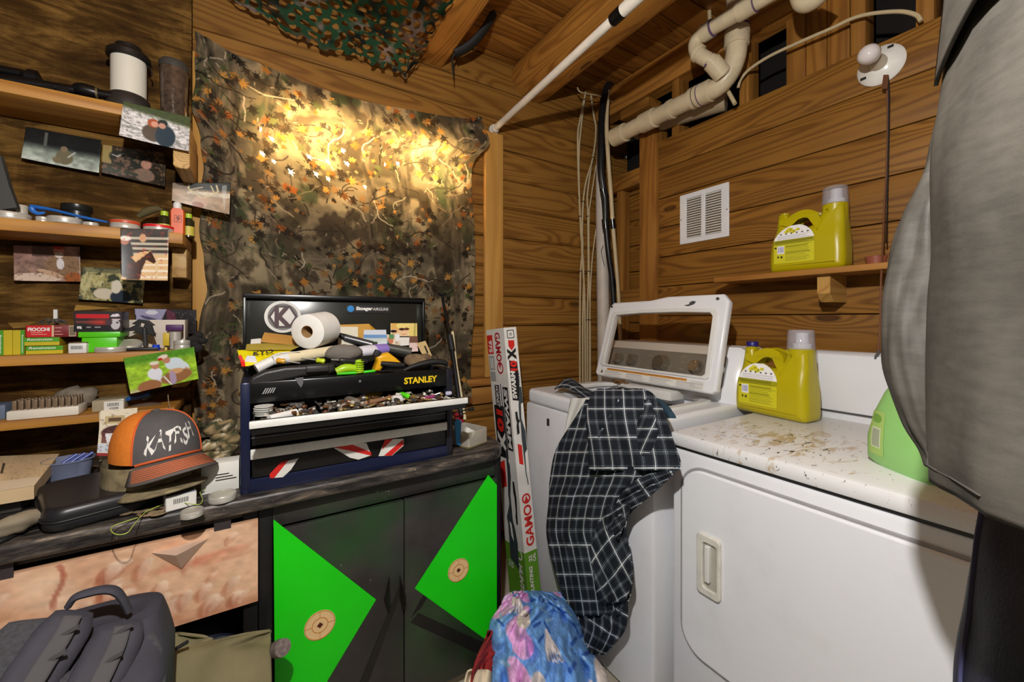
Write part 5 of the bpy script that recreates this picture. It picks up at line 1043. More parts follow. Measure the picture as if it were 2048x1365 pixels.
lg = T('lime_pliers', 'lime green pliers and coiled grip at the toolbox front', 'pliers', PY(705, 745, 1.27)); b = MB(); b.tube([PY(u_, v_, 1.275) for u_, v_ in ((672, 744), (690, 737), (716, 737))], [0.010, 0.013, 0.010], 12, 3); part(lg, 'grip', b, mat('lime', (160, 200, 30), 0.35)); b = MB(); b.cyl(PY(720, 746, 1.27), PY(716, 720, 1.275), 0.0115, 0.010, 16); 
for k in range(5): b.lathe([(0.0115, 0), (0.0135, 0.002), (0.0115, 0.004)], Matrix.Translation(PY(719, 743-k*4.4, 1.27)), 16)
part(lg, 'coil', b, MATS['lime'])['kind'] = 'stuff'
b = MB(); b.tube([PY(u_, v_, 1.27) for u_, v_ in ((674, 748), (715, 746), (750, 742))], 0.004, 8, 2); one('green_strip', 'bright green strap along the toolbox rim', 'strap', b, mat('vivid_green', (60, 206, 20), 0.4))
dw = T('power_tool', 'yellow and black power tool on the toolbox right', 'tool', PY(780, 735, 1.33)); b = MB(); Pg = [(745, 742), (752, 722), (748, 712), (762, 708), (775, 705), (790, 716), (803, 728), (790, 731), (765, 731), (758, 742)]; F = onY(775, 722, 1.31); Fi = F.inverted(); b.slab([[(lambda q: (q.x, q.y))(Fi @ PY(u_, v_, 1.31)) for u_, v_ in Pg]], 0.045, 0.010, F); part(dw, 'housing', b, mat('tool_yellow', (222, 164, 24), 0.4)); b = MB(); b.tube([PY(u_, v_, 1.285) for u_, v_ in ((762, 727), (785, 730), (808, 731))], [0.007, 0.010, 0.008], 10, 3); part(dw, 'grip', b, MATS['black_rubber']); b = MB(); b.box(PY(754, 708, 1.30), (0.02, 0.02, 0.022), Matrix.Rotation(0.5, 3, 'Y'), 0.003); part(dw, 'switch', b, MATS['black_rubber'])
b = MB(); q = PY(836, 722, 1.38); b.ball(q, (0.05, 0.04, 0.028), 18); me = b.done('c')
for v in me.vertices: v.co += V((0, 0, 1))*0.010*mnoise.noise(v.co*30)
one('camo_beanie', 'brown camouflage hat crumpled at the toolbox right', 'hat', me, mat('camo_brown', (112, 92, 66), 0.9, 0, 0.5, 45))
b = MB(); b.tube([PY(u_, v_, 1.29) for u_, v_ in ((806, 742), (830, 732), (865, 724), (890, 726), (893, 734))], [0.006, 0.010, 0.013, 0.011, 0.006], 12, 4, True, 0.8); one('black_headband', 'padded black band lying over the toolbox right corner', 'band', b, mat('black_pad', (26, 25, 25), 0.6))
# monopod and stick leaning right of the toolbox
mp_ = T('monopod', 'black telescopic monopod leaning right of the toolbox', 'monopod', PY(915, 790, 1.40)); m0, m1, m2 = PY(884, 592, 1.62), PY(903, 690, 1.52), PY(917, 792, 1.42)
b = MB(); b.cyl(m0, m1, 0.006, 0.0065, 12); part(mp_, 'upper_tube', b, mat('black_tube', (28, 28, 30), 0.25, 0.4)); b = MB(); b.cyl(m1, m2.lerp(m1, -0.35), 0.0085, 0.0085, 12); part(mp_, 'lower_tube', b, mat('dark_tube', (40, 44, 48), 0.25, 0.5)); b = MB(); b.cyl(m0.lerp(m1, 0.82), m1.lerp(m2, 0.12), 0.0125, 0.0125, 14); part(mp_, 'clamp', b, MATS['black_rubber']); b = MB(); b.lathe([(0.007, 0), (0.016, 0.008), (0.017, 0.014), (0, 0.015)], Matrix.Translation(m0-V((0, 0, 0.002))), 16); part(mp_, 'top_cap', b, MATS['black_rubber'])
b = MB(); b.tube([PY(905, 664, 1.56), PY(912, 730, 1.50), PY(922, 790, 1.45), PY(930, 840, 1.40)], 0.006, 8); one('wooden_dowel', 'pale wooden dowel leaning behind the black monopod', 'dowel', b, mat('pale_wood', (206, 190, 150), 0.6))
# plastic box of packaging at the counter end
pb = T('plastic_bin', 'clear plastic box of packaging on the counter right end', 'box', PZ(940, 890, CZT)); q = PZ(945, 893, CZT); c = V((q.x, q.y+0.05, CZT))
b = MB(); b.slab([rr(0.10, 0.12, 0.008), rr(0.096, 0.116, 0.006)], 0.055, 0, Matrix.Translation(c+V((0, 0, 0.0285))) @ rotz(0.35)); part(pb, 'box', b, glass('clear_plastic', (232, 228, 216), 0.12, 0.35)); b = MB(); b.box(c+V((0, 0, 0.003)), (0.108, 0.126, 0.005), 0.35, 0.002); part(pb, 'base', b, mat('grimy_base', (110, 96, 60), 0.5))
b = MB(); b.poly([PY(u_, v_, 1.30) for u_, v_ in ((909, 845), (915, 838), (923, 843), (920, 892), (912, 888))], 0.004, (0, -1, 0)); one('blue_card', 'bright blue card standing left in the plastic box', 'card', b, mat('bright_blue', (20, 120, 180), 0.4))
b = MB(); b.box(PY(938, 866, 1.34), (0.038, 0.02, 0.03), Matrix.Rotation(0.5, 3, 'Y'), 0.003); one('white_box', 'small white box tilted inside the clear plastic bin', 'box', b, M_PAP)
b = MB(); b.box(PY(952, 858, 1.42), (0.06, 0.05, 0.018), Matrix.Rotation(0.5, 3, 'Y'), 0.005); one('black_pouch', 'dark flat case slanting out of the plastic bin', 'case', b, mat('dark_case', (52, 52, 50), 0.5))
b = MB(); b.poly([PY(u_, v_, 1.42) for u_, v_ in ((906, 828), (926, 820), (929, 850), (918, 854))], 0.006, (0, -1, 0)); one('red_packet', 'red and white packet behind the blue card', 'packet', b, mat('packet_red', (150, 30, 40), 0.4))
kn_ = T('knobbed_rod', 'small black knob on a rod poking out beside the toolbox', 'knob', PY(935, 822, 1.38)); b = MB(); b.cyl(PY(905, 826, 1.38), PY(940, 819, 1.38), 0.003, 0.003, 8); part(kn_, 'rod', b, MATS['black_rubber']); b = MB(); b.cyl(PY(938, 819.5, 1.38), PY(947, 818, 1.38), 0.007, 0.007, 12); part(kn_, 'knob', b, MATS['black_rubber'])
# ================================================================= LEFT SHELVES
SF = 1.62; SXR = -0.203
SH = [(1.853, 0.034), (1.487, 0.034), (1.126, 0.028), (0.955, 0.024)]
ST_ = [z+t for z, t in SH]
SN_ = ['top', 'second', 'third', 'lowest']
for k, (z0, th) in enumerate(SH):
    s_ = T('plank_shelf', ['thick pine shelf carrying the lantern and rifle', 'pine shelf carrying jar lids and the orange bottle', 'pine shelf carrying the ammunition boxes', 'lowest narrow shelf carrying the white cartridge tray'][k], 'shelf', (-1.2, SF, z0), 'left wall shelves')
    b = MB(); b.mm((-2.25, SF, z0), (SXR+(0.0, 0.0, 0.0, -0.02)[k], BURY-0.018, z0+th), 0.003); part(s_, 'board', b, W_SHELFX)
    if k in (0, 1, 2):
        b = MB()
        if k == 0: b.slab([rr(0.042, 0.15, 0.012)], BURY-0.02-SF-0.01, 0.003, frame((SXR-0.006, (SF+BURY)/2, z0-0.05), (1, 0, 0), (0, 0, 1)))
        else: b.mm((SXR-0.04, SF+0.09, z0-0.098), (SXR-0.002, BURY-0.018, z0-0.001), 0.002)
        part(s_, 'bracket', b, W_END)
def sy(u, v, Y=None): return PY(u, v, Y or SF+0.03)
# --- top shelf: rifle, lantern, tumbler
rf = T('rifle', 'black scoped rifle lying along the top shelf', 'rifle', PY(60, 170, 1.70)); zt = ST_[0]
b = MB(); b.tube([PY(-60, 130, 1.71), PY(0, 140, 1.71), PY(60, 152, 1.71)], 0.013, 14); part(rf, 'scope_tube', b, mat('gun_black', (22, 22, 23), 0.3, 0.4))
b = MB(); b.tube([PY(48, 149, 1.71), PY(56, 155, 1.71), PY(78, 160, 1.71), PY(84, 160, 1.71)], [0.015, 0.024, 0.024, 0.018], 16); part(rf, 'objective', b, MATS['gun_black'])
b = MB(); b.tube([PY(-60, 152, 1.69), PY(60, 168, 1.69), PY(110, 175, 1.69), PY(150, 181, 1.69)], [0.016, 0.016, 0.014, 0.013], 14); part(rf, 'receiver', b, MATS['gun_black'])
b = MB(); b.tube([PY(145, 180, 1.69), PY(160, 179, 1.69), PY(180, 183, 1.69), PY(195, 187, 1.69)], [0.010, 0.019, 0.019, 0.016], 14, 3); part(rf, 'forend', b, MATS['gun_black'])
b = MB(); b.tube([PY(193, 187, 1.69), PY(198, 188, 1.69)], 0.0175, 14); part(rf, 'ring', b, mat('ring_brass', (120, 110, 84), 0.35, 0.7)); b = MB(); b.tube([PY(198, 188, 1.69), PY(260, 198, 1.69)], 0.013, 12); part(rf, 'barrel', b, MATS['gun_black'])
for (u_, v_) in ((12, 160), (100, 174), (130, 178)): b = MB(); q = PY(u_, v_, 1.69); b.mm((q.x-0.012, q.y-0.014, zt+0.001), (q.x+0.012, q.y+0.014, q.z)); part(rf, 'mount', b, MATS['gun_black'])
ln_ = T('lantern', 'black camping lantern with a white globe on the top shelf', 'lantern', (-0.349, 1.72, zt)); LMt = Matrix.Translation((-0.349, 1.72, 0))
b = MB(); b.lathe([(0, zt+0.001), (0.054, zt+0.001), (0.056, zt+0.03), (0.05, 1.945), (0.043, 1.952), (0, 1.952)], LMt, 28); part(ln_, 'base', b, mat('lantern_dark', (44, 40, 36), 0.5))
b = MB(); b.lathe([(0.0425, 1.95), (0.0425, 2.068), (0, 2.068)], LMt, 32); part(ln_, 'globe', b, mat('globe_white', (214, 210, 196), 0.4, 0, 0.02), 'white frosted globe')
b = MB(); b.lathe([(0.044, 2.064), (0.053, 2.068), (0.053, 2.082), (0.046, 2.09), (0.034, 2.094), (0.032, 2.108), (0.022, 2.112), (0, 2.112)], LMt, 28); part(ln_, 'top_cap', b, mat('lantern_black', (24, 22, 20), 0.4))
b = MB(); b.tube([(-0.349+0.055*math.cos(a), 1.72-0.01*math.sin(a), 2.075+0.03*math.sin(a)-0.03) for a in np.linspace(-0.3, math.pi*0.6, 9)], 0.002, 6); part(ln_, 'bail', b, MATS['lantern_black'])
tm = T('tumbler', 'textured smoke-brown tumbler with grey lid on the top shelf', 'tumbler', (-0.238, 1.715, zt)); TM = Matrix.Translation((-0.238, 1.715, 0))
b = MB(); b.lathe([(0, zt+0.001), (0.03, zt+0.001), (0.0335, zt+0.02), (0.0375, 2.07), (0.0375, 2.078), (0, 2.078)], TM, 40); me = b.done('cup')
for v in me.vertices:
    a = math.atan2(v.co.y-1.715, v.co.x+0.238)
    if zt+0.02 < v.co.z < 2.05: pass
part(tm, 'cup', me, mat('smoky_plastic', (74, 60, 50), 0.12, 0, 0.5, 55, 0.6, 60))
b = MB(); b.lathe([(0.039, 2.068), (0.0395, 2.085), (0.034, 2.094), (0.012, 2.094), (0.011, 2.10), (0, 2.10)], TM, 28); part(tm, 'lid', b, mat('lid_grey', (62, 60, 56), 0.5)); b = MB(); b.lathe([(0.0325, zt+0.0005), (0.037, zt+0.002), (0.0355, zt+0.022), (0.033, zt+0.022)], TM, 28); part(tm, 'base_ring', b, MATS['lid_grey'])
# --- second shelf
z2 = ST_[1]
M_TIN = mat('tin', (196, 192, 182), 0.32, 0.35, 0.1, 20)
def jar_lid(lb, u, v, r_, zb, Y, h=0.014, band=None, name='jar_lid', n_=1, tilt=None):
    p = PY(u, v, Y); t_ = T(name, lb, 'jar lid', (p.x, p.y, zb), 'loose jar lids'); Mx = Matrix.Translation((p.x, p.y, zb)) @ (Matrix.Rotation(tilt, 4, 'X') if tilt else Matrix())
    b = MB(); b.lathe([(0, 0.0005), (r_*0.98, 0.0005), (r_, 0.002), (r_, h*0.45), (r_*0.97, h*0.5), (r_, h*0.55), (r_, h-0.003), (r_*0.95, h), (r_*0.86, h), (r_*0.84, h-0.002), (0, h-0.002)], Mx, 32); part(t_, 'ring', b, M_TIN)
    b = MB(); b.lathe([(0, h-0.0018), (r_*0.82, h-0.0018), (r_*0.82, h-0.0008), (0, h-0.0006)], Mx, 28); part(t_, 'disc', b, mat('tin_disc', (206, 200, 184), 0.3, 0.4))
    if band: b = MB(); b.lathe([(r_*1.004, h*0.62), (r_*1.012, h*0.66), (r_*1.012, h*0.92), (r_*1.0, h*0.96)], Mx, 32); part(t_, 'band', b, band)
    return t_
jar_lid('grey jar lid at the second shelf far left', 20, 425, 0.040, z2, 1.665, 0.020)
b = MB(); p = PY(44, 400, 1.69); b.lathe([(0.011, 0), (0.012, 0.048), (0.011, 0.05), (0, 0.05)], Matrix.Translation((p.x, p.y, z2)), 16); b2 = one('metal_tin_tube', 'small clear ribbed tube standing behind the far left lids', 'tube', b, mat('ribbed_clear', (190, 186, 172), 0.25, 0.2))
jar_lid('stacked grey jar lid before the black cup', 130, 435, 0.036, z2, 1.655, 0.019); jar_lid('small silver lid right of the black cup', 182, 443, 0.017, z2, 1.64, 0.010); jar_lid('low silver lid under the blue tool', 86, 432, 0.014, z2, 1.655, 0.016)
jar_lid('jar lid with thin orange-red band on the second shelf', 251, 440, 0.0345, z2, 1.655, 0.026, mat('rust_band', (190, 74, 40), 0.4)); jar_lid('jar lid with bright red band beside the orange bottle', 318, 452, 0.0375, z2, 1.658, 0.022, mat('red_band', (206, 30, 36), 0.35))
bc = T('black_cup', 'squat black plastic cup on the second shelf', 'cup', (PY(154, 420, 1.715).x, 1.715, z2)); b = MB(); b.lathe([(0, 0.001), (0.028, 0.001), (0.031, 0.05), (0.033, 0.052), (0.033, 0.07), (0.030, 0.071), (0, 0.071)], Matrix.Translation((PY(154, 420, 1.715).x, 1.715, z2)), 28); part(bc, 'body', b, mat('cup_black', (26, 27, 25), 0.3)); b = MB(); b.lathe([(0.0315, 0.05), (0.034, 0.053), (0.034, 0.069), (0.0325, 0.0705)], Matrix.Translation((PY(154, 420, 1.715).x, 1.715, z2)), 28); part(bc, 'lid', b, MATS['cup_black'])
bt = T('blue_wrench', 'bright blue plastic wrench lying over jar lids', 'wrench', PY(140, 430, 1.645)); b = MB(); b.tube([PY(u_, v_, 1.642) for u_, v_ in ((62, 413), (80, 416), (105, 420), (150, 431), (185, 439), (216, 445))], [0.009, 0.010, 0.008, 0.0065, 0.008, 0.005], 10, 3, True, 0.55); part(bt, 'handle', b, mat('tool_blue', (36, 104, 190), 0.35)); b = MB(); b.tube([PY(u_, v_, 1.640) for u_, v_ in ((63, 414), (66, 422), (76, 427), (90, 425))], [0.006, 0.006, 0.005, 0.003], 8, 3); part(bt, 'jaw', b, MATS['tool_blue'])
ob = T('orange_bottle', 'orange flat bottle with white cap and number 9', 'bottle', (PY(354, 440, 1.65).x, 1.665, z2)); ox = PY(354, 440, 1.65).x
b = MB(); b.loft([[(ox+s*hx, 1.665+q*0.012, z) for s, q in ((1, 0.6), (0.8, 1), (-0.8, 1), (-1, 0.6), (-1, -0.6), (-0.8, -1), (0.8, -1), (1, -0.6))] for z, hx in ((z2+0.001, 0.018), (z2+0.06, 0.0185), (z2+0.075, 0.0185), (z2+0.082, 0.014), (z2+0.084, 0.010))]); part(ob, 'body', b, mat('orange_plastic', (210, 84, 8), 0.35))
b = MB(); b.lathe([(0.0105, 0.083), (0.0108, 0.098), (0.008, 0.104), (0, 0.105)], Matrix.Translation((ox-0.001, 1.665, z2)), 16); part(ob, 'cap', b, M_WPLA); b = MB(); b.text('9', frame((ox+0.002, 1.6526, z2+0.050), (1, 0, 0), (0, 0, 1)), 0.010, 0.016, 0.04); part(ob, 'number', b, mat('maroon_ink', (110, 30, 10), 0.5)); b = MB(); b.slab([rr(0.018, 0.022, 0.002), rr(0.0155, 0.0195, 0.002)], 0.0006, 0, frame((ox+0.002, 1.6527, z2+0.050), (1, 0, 0), (0, 0, 1))); part(ob, 'number_frame', b, MATS['maroon_ink'])
for k, (u_, lb) in enumerate(((329, 'small dark bottle with yellow label left of the orange bottle'), (377, 'small dark bottle with yellow label right of the orange bottle'))):
    p = PY(u_, 440, 1.70); t_ = T('small_bottle', lb, 'bottle', (p.x, p.y, z2), 'yellow-labelled bottles'); b = MB(); b.lathe([(0, 0.001), (0.016, 0.001), (0.016, 0.055), (0.008, 0.066), (0, 0.066)], Matrix.Translation((p.x, p.y, z2)), 18); part(t_, 'body', b, mat('dark_bottle', (40, 38, 20), 0.25)); b = MB(); b.lathe([(0.0163, 0.006), (0.0163, 0.036)], Matrix.Translation((p.x, p.y, z2)), 18); part(t_, 'label', b, mat('yellow_label', (196, 180, 70), 0.5)); b = MB(); b.lathe([(0.010, 0.064), (0.010, 0.078), (0, 0.078)], Matrix.Translation((p.x, p.y, z2)), 14); part(t_, 'cap', b, mat('lime_cap', (170, 196, 40), 0.4))
b = MB(); b.tube([PY(u_, v_, 1.72) for u_, v_ in ((276, 434), (292, 424), (312, 418), (326, 420))], [0.006, 0.012, 0.010, 0.004], 10, 3); one('olive_rag', 'olive drab rag bunched behind the red-banded lids', 'rag', b, mat('olive_cloth', (84, 76, 46), 0.9))
b = MB(); b.poly([PY(u_, v_, 1.64) for u_, v_ in ((-30, 320), (0, 310), (18, 372), (34, 415), (-30, 424))], 0.02, (0, -1, 0)); one('dark_board', 'dark grey slanted panel at the left edge of the second shelf', 'panel', b, mat('slate_grey', (62, 62, 60), 0.6))
# --- third shelf: ammunition
z3 = ST_[2]; Yf = 1.645
M_AGRN = mat('ammo_green', (70, 150, 30), 0.5); M_AYEL = mat('ammo_yellow', (190, 172, 30), 0.5); M_AOCH = mat('ammo_ochre', (150, 124, 24), 0.55); M_ARED = mat('ammo_red', (196, 26, 32), 0.45); M_ADKR = mat('ammo_dark_red', (112, 22, 24), 0.5)
def fY(u, Y=Yf): return PY(u, 640, Y).x
def zV(u, v, Y=Yf): return PY(u, v, Y).z
def bx(t_, nm, x0, x1, z0, z1, m, y0=Yf, y1=None, bv=0.0006, lab=None): b = MB(); b.mm((x0, y0, z0), (x1, y1 if y1 else y0+0.075, z1), bv); return part(t_, nm, b, m, lab)
def ltext(t_, s_, xc, zc, w_, h_, m, Y=Yf, vert=False, shear=0.0, bold=0.02):
    b = MB(); b.text(s_, frame((xc, Y-0.0006, zc), (0, 0, -1) if vert else (1, 0, 0), (1, 0, 0) if vert else (0, 0, 1)), w_, h_, bold, shear); part(t_, 'lettering', b, m)['kind'] = 'stuff'
M_PW = mat('print_white', (224, 222, 216), 0.5)
def lying(lb, u0, u1, uz, v0, v1, zb, zt_):
    t_ = T('ammunition_box', lb, 'ammunition box', (fY((u0+u1)/2), Yf+0.04, zb), 'ammunition boxes'); x0, x1 = fY(u0), fY(u1); h = zt_-zb
    bx(t_, 'carton', x0, x1, zb+0.0005, zt_, M_AOCH); bx(t_, 'green_panel', x0, x1, zb+h*0.48, zt_-0.0005, M_AGRN, Yf-0.0006, Yf+0.001, 0); bx(t_, 'yellow_panel', x0, x1, zb+0.001, zb+h*0.46, M_AYEL, Yf-0.0006, Yf+0.001, 0)
    ltext(t_, 'Remington', (x0*0.56+x1*0.44), zb+h*0.72, (x1-x0)*0.72, h*0.36, M_PW, Yf-0.0006, False, 0.3); return t_
lying('green and yellow ammunition box lying on the third shelf board', 52, 126, 0, 690, 709, z3, z3+0.0235); lying('green and yellow ammunition box stacked second from the board', 49, 119, 0, 671, 691, z3+0.024, z3+0.047)
def upright(lb, u0, u1, order):
    t_ = T('ammunition_box', lb, 'ammunition box', (fY((u0+u1)/2), Yf+0.04, z3), 'ammunition boxes'); x0, x1 = fY(u0), fY(u1); xm = x0+(x1-x0)*(0.42 if order == 'gy' else 0.66); h = 0.068
    bx(t_, 'carton', x0, x1, z3+0.0005, z3+h, M_AOCH)
    g = (x0, xm) if order == 'gy' else (xm, x1); y_ = (xm, x1) if order == 'gy' else (x0, xm)
    bx(t_, 'green_panel', g[0], g[1]-0.0003, z3+0.001, z3+h-0.0005, M_AGRN, Yf-0.0006, Yf+0.001, 0); bx(t_, 'yellow_panel', y_[0]+0.0003, y_[1], z3+0.001, z3+h-0.0005, M_AYEL, Yf-0.0006, Yf+0.001, 0)
    ltext(t_, 'Remington', (g[0]+g[1])/2, z3+h*0.45, h*0.72, (g[1]-g[0])*0.5, M_PW, Yf-0.0006, True, 0.3); return t_
upright('upright green and yellow ammunition box at the third shelf far left', -6, 25, 'gy'); upright('upright yellow and green ammunition box beside the lying boxes', 25.5, 49, 'yg')
b = MB(); b.poly([PY(16, 647, 1.70), PY(72, 645, 1.74), PY(50, 655, 1.66), PY(26, 657, 1.65)], 0.0012); one('carton_flap', 'tan open carton flap above the upright ammunition boxes', 'carton', b, mat('flap_tan', (150, 118, 54), 0.7), smooth=False)
t_ = T('ammunition_box', 'red ammunition box lying on top of the green ones', 'ammunition box', (fY(100), Yf+0.04, z3+0.0475), 'ammunition boxes'); zr0, zr1 = z3+0.0475, zV(90, 651); bx(t_, 'carton', fY(51), fY(154), zr0, zr1, M_ADKR); bx(t_, 'red_panel', fY(53), fY(103), zr0+0.001, zr1-0.0005, M_ARED, Yf-0.0006, Yf+0.001, 0); bx(t_, 'cream_edge', fY(103.5), fY(108), zr0+0.001, zr1-0.0005, mat('ammo_cream', (210, 170, 140), 0.5), Yf-0.0006, Yf+0.001, 0); bx(t_, 'barcode', fY(138), fY(152), zr0+0.001, zr1-0.001, mat('barcode_tan', (170, 150, 120), 0.5), Yf-0.0006, Yf+0.001, 0)
ltext(t_, 'FIOCCHI', fY(78), zr0+(zr1-zr0)*0.66, fY(100)-fY(56), 0.010, M_PW, Yf-0.0006, False, 0.0, 0.05)
for k in range(5): bx(t_, 'barcode_bar', fY(140+k*2.3), fY(141.2+k*2.3), zr0+0.004, zr1-0.004, MATS['print_black'], Yf-0.001, Yf, 0)
for (u0, u1, f) in ((62, 85, 0.38), (62, 94, 0.22), (110, 124, 0.75), (110, 122, 0.45), (110, 126, 0.2)): bx(t_, 'fine_print', fY(u0), fY(u1), zr0+(zr1-zr0)*f, zr0+(zr1-zr0)*f+0.0016, mat('pink_print', (220, 160, 150), 0.5), Yf-0.001, Yf, 0)
b = MB()
for k in range(9): u0 = R(72, 110); b.tube([PY(u0, 650-R(0, 6), 1.68), PY(u0+R(8, 20), 643-R(0, 6), 1.67), PY(u0+R(20, 38), 650-R(0, 6), 1.68)], 0.0016, 6, 3)
one('wire_tangle', 'tangle of thin dark wires on the red ammunition box', 'wire', b, mat('tangle_grey', (84, 80, 74), 0.5))
b = MB(); b.box(PY(111.5, 632, 1.70), (0.008, 0.006, 0.036)); one('white_stick', 'small white upright stick behind the red ammunition box', 'stick', b, M_WPLA)
t_ = T('ammunition_box', 'black and red ammunition box standing on the green bin', 'ammunition box', (fY(196), Yf+0.05, zV(196, 664)), 'ammunition boxes'); x0, x1, za, zb = fY(148), fY(244), zV(196, 664)+0.0005, zV(196, 623); h = zb-za
bx(t_, 'carton', x0, x1, za, zb, mat('ammo_black', (34, 28, 32), 0.45)); cvs = CV(1, 0.43, 90, 40, (40, 32, 36)); cvs.rc(0.04, 0.06, 0.72, 0.15, (190, 26, 34)); cvs.rc(0.04, 0.20, 0.6, 0.25, (110, 60, 50)); cvs.put(np.clip(1.2-np.hypot((cvs.X-0.55)/0.3, (cvs.Y-0.24)/0.10), 0, 1), (200, 50, 40), 0.7); cvs.rc(0, 0.29, 0.75, 0.41, (22, 22, 24)); cvs.rc(0.06, 0.315, 0.14, 0.36, (196, 196, 196)); cvs.rc(0.25, 0.325, 0.34, 0.35, (150, 150, 150)); cvs.rc(0.42, 0.325, 0.54, 0.35, (150, 150, 150)); cvs.pg([(0.74, 0.12), (0.8, 0.06), (0.92, 0.05), (0.96, 0.1), (0.86, 0.12)], (216, 210, 214)); cvs.el(0.86, 0.28, 0.1, 0.11, (190, 186, 190)); cvs.el(0.9, 0.24, 0.03, 0.02, (60, 60, 60)); cvs.el(0.72, 0.24, 0.07, 0.06, (70, 50, 58)); cvs.rc(0.78, 0.16, 0.96, 0.18, (214, 190, 196))
photo_quad('printed_face', None, cvs, (x0, Yf-0.0007, zb), (x1, Yf-0.0007, zb), (x1, Yf-0.0007, za), (x0, Yf-0.0007, za), painted('carton_print', 0.4), parent=t_, curl=0)
ltext(t_, '12', fY(160), za+h*0.2, 0.009, 0.007, M_PW, Yf-0.0011)
b = MB(); b.poly([PY(148, 622, Yf), PY(152, 611, Yf+0.02), PY(236, 611, Yf+0.02), PY(244, 622, Yf), PY(232, 617, Yf+0.04), PY(158, 617, Yf+0.04)], 0.001); part(t_, 'flap', b, MATS['flap_tan'], smooth=False)
t_ = T('green_bin', 'bright green plastic bin under the black ammunition box', 'bin', (fY(200), Yf+0.05, z3)); zg = zV(196, 664); bx(t_, 'rim', fY(156), fY(241), zg-0.016, zg, mat('bin_green', (84, 196, 20), 0.35), Yf-0.002, Yf+0.09, 0.002); bx(t_, 'tub', fY(162), fY(234), z3+0.0005, zg-0.016, MATS['bin_green'], Yf+0.002, Yf+0.085, 0.003)
t_ = T('barcode_box', 'small white box with barcode before the lying ammunition', 'box', (fY(154), 1.63, z3)); bx(t_, 'box', fY(136, 1.63), fY(173, 1.63), z3+0.0005, zV(154, 687, 1.63), M_WPLA, 1.63, 1.70, 0.002); bx(t_, 'lid', fY(136, 1.63), fY(173, 1.63), zV(154, 687, 1.63), zV(154, 685, 1.63), mat('brownish', (110, 84, 56), 0.5), 1.632, 1.70, 0.001)
for k in range(9): xx = fY(142, 1.63)+(fY(166, 1.63)-fY(142, 1.63))*k/9; bx(t_, 'barcode_bar', xx, xx+0.0012, zV(154, 699, 1.63), zV(154, 692, 1.63), MATS['print_black'], 1.6294, 1.63, 0)
jar_lid('wide silver jar lid at the third shelf front edge', 222, 697, 0.036, z3, 1.66, 0.016); jar_lid('tilted silver jar lid leaning behind the front one', 258, 690, 0.032, z3+0.014, 1.69, 0.012, tilt=0.35)
t_ = T('spring_clamp', 'black jagged metal clamp on the third shelf', 'clamp', PY(285, 690, 1.68)); b = MB(); F = onY(285, 665, 1.68); Fi = F.inverted(); P = [(246, 660), (262, 655), (272, 650), (264, 648), (278, 639), (298, 641), (304, 646), (311, 651), (305, 652), (312, 674), (296, 668), (292, 690), (286, 690), (286, 672), (268, 662), (250, 664)]; b.slab([[(lambda q: (q.x, q.y))(Fi @ PY(u_, v_, 1.68)) for u_, v_ in P], [(lambda q: (q.x, q.y))(Fi @ PY(u_, v_, 1.68)) for u_, v_ in ((282, 646), (290, 648), (287, 655), (281, 653))]], 0.012, 0.002, F); part(t_, 'jaw', b, mat('cast_black', (30, 29, 28), 0.45, 0.3)); b = MB(); b.cyl(PY(289, 657, 1.67), PY(291, 692, 1.67), 0.006, 0.006, 12); part(t_, 'screw_post', b, mat('post_grey', (70, 70, 72), 0.35, 0.5)); b = MB(); q = PY(289, 693, 1.67); b.mm((q.x-0.05, q.y-0.015, z3+0.0005), (q.x+0.035, q.y+0.02, z3+0.010), 0.002); part(t_, 'base', b, MATS['cast_black'])
t_ = T('white_tray_box', 'open white cardboard tray behind the black clamp', 'box', PY(330, 690, 1.75)); b = MB(); q0, q1 = PY(250, 675, 1.76), PY(376, 640, 1.76); b.mm((q0.x, 1.76, z3+0.001), (q1.x, 1.775, q1.z), 0.001); part(t_, 'back_panel', b, mat('carton_white', (206, 196, 182), 0.6)); b = MB(); b.mm((q1.x-0.003, 1.69, z3+0.001), (q1.x, 1.775, q1.z), 0.0005); part(t_, 'end_panel', b, MATS['carton_white'])
t_ = T('purple_cap_can', 'small grey can with purple block cap on the third shelf', 'can', PY(351, 690, 1.70)); q = PY(350, 676, 1.70); b = MB(); b.cyl((q.x, 1.70, z3+0.001), (q.x, 1.70, zV(350, 664, 1.70)), 0.0165, 0.0165, 20); part(t_, 'can', b, M_TIN); b = MB(); b.box((q.x, 1.70, zV(350, 656, 1.70)), (0.043, 0.03, 0.020), None, 0.002); part(t_, 'cap', b, mat('deep_purple', (70, 24, 84), 0.5))
t_ = T('yellow_brush', 'flat yellow plastic tab standing at the third shelf front', 'tab', PY(332, 695, 1.65)); b = MB(); b.box(PY(332.5, 679, 1.65), (0.0155, 0.006, 0.040), None, 0.001); part(t_, 'block', b, mat('tab_yellow', (196, 168, 34), 0.5)); b = MB(); q = PY(332, 697, 1.65); b.mm((q.x-0.003, 1.648, z3+0.0005), (q.x+0.003, 1.652, zV(332, 695, 1.65))); part(t_, 'stem', b, MATS['yellow_label'])
b = MB(); q = PY(312, 687, 1.665); b.cyl((q.x, 1.665, z3+0.001), (q.x, 1.665, z3+0.018), 0.0095, 0.009, 18); one('blue_stopper', 'small bright blue bottle cap beside the yellow tab', 'cap', b, mat('cap_blue', (26, 70, 206), 0.35))
jar_lid('deep silver tin at the third shelf right end', 364, 690, 0.0215, z3, 1.66, 0.030, name='round_tin')
b = MB(); q = PY(395, 690, 1.72); 
for k in range(7): b.ball(PY(385+R(0, 22), 668+R(0, 34), 1.74), (R(0.01, 0.02), 0.012, R(0.01, 0.018)), 10)
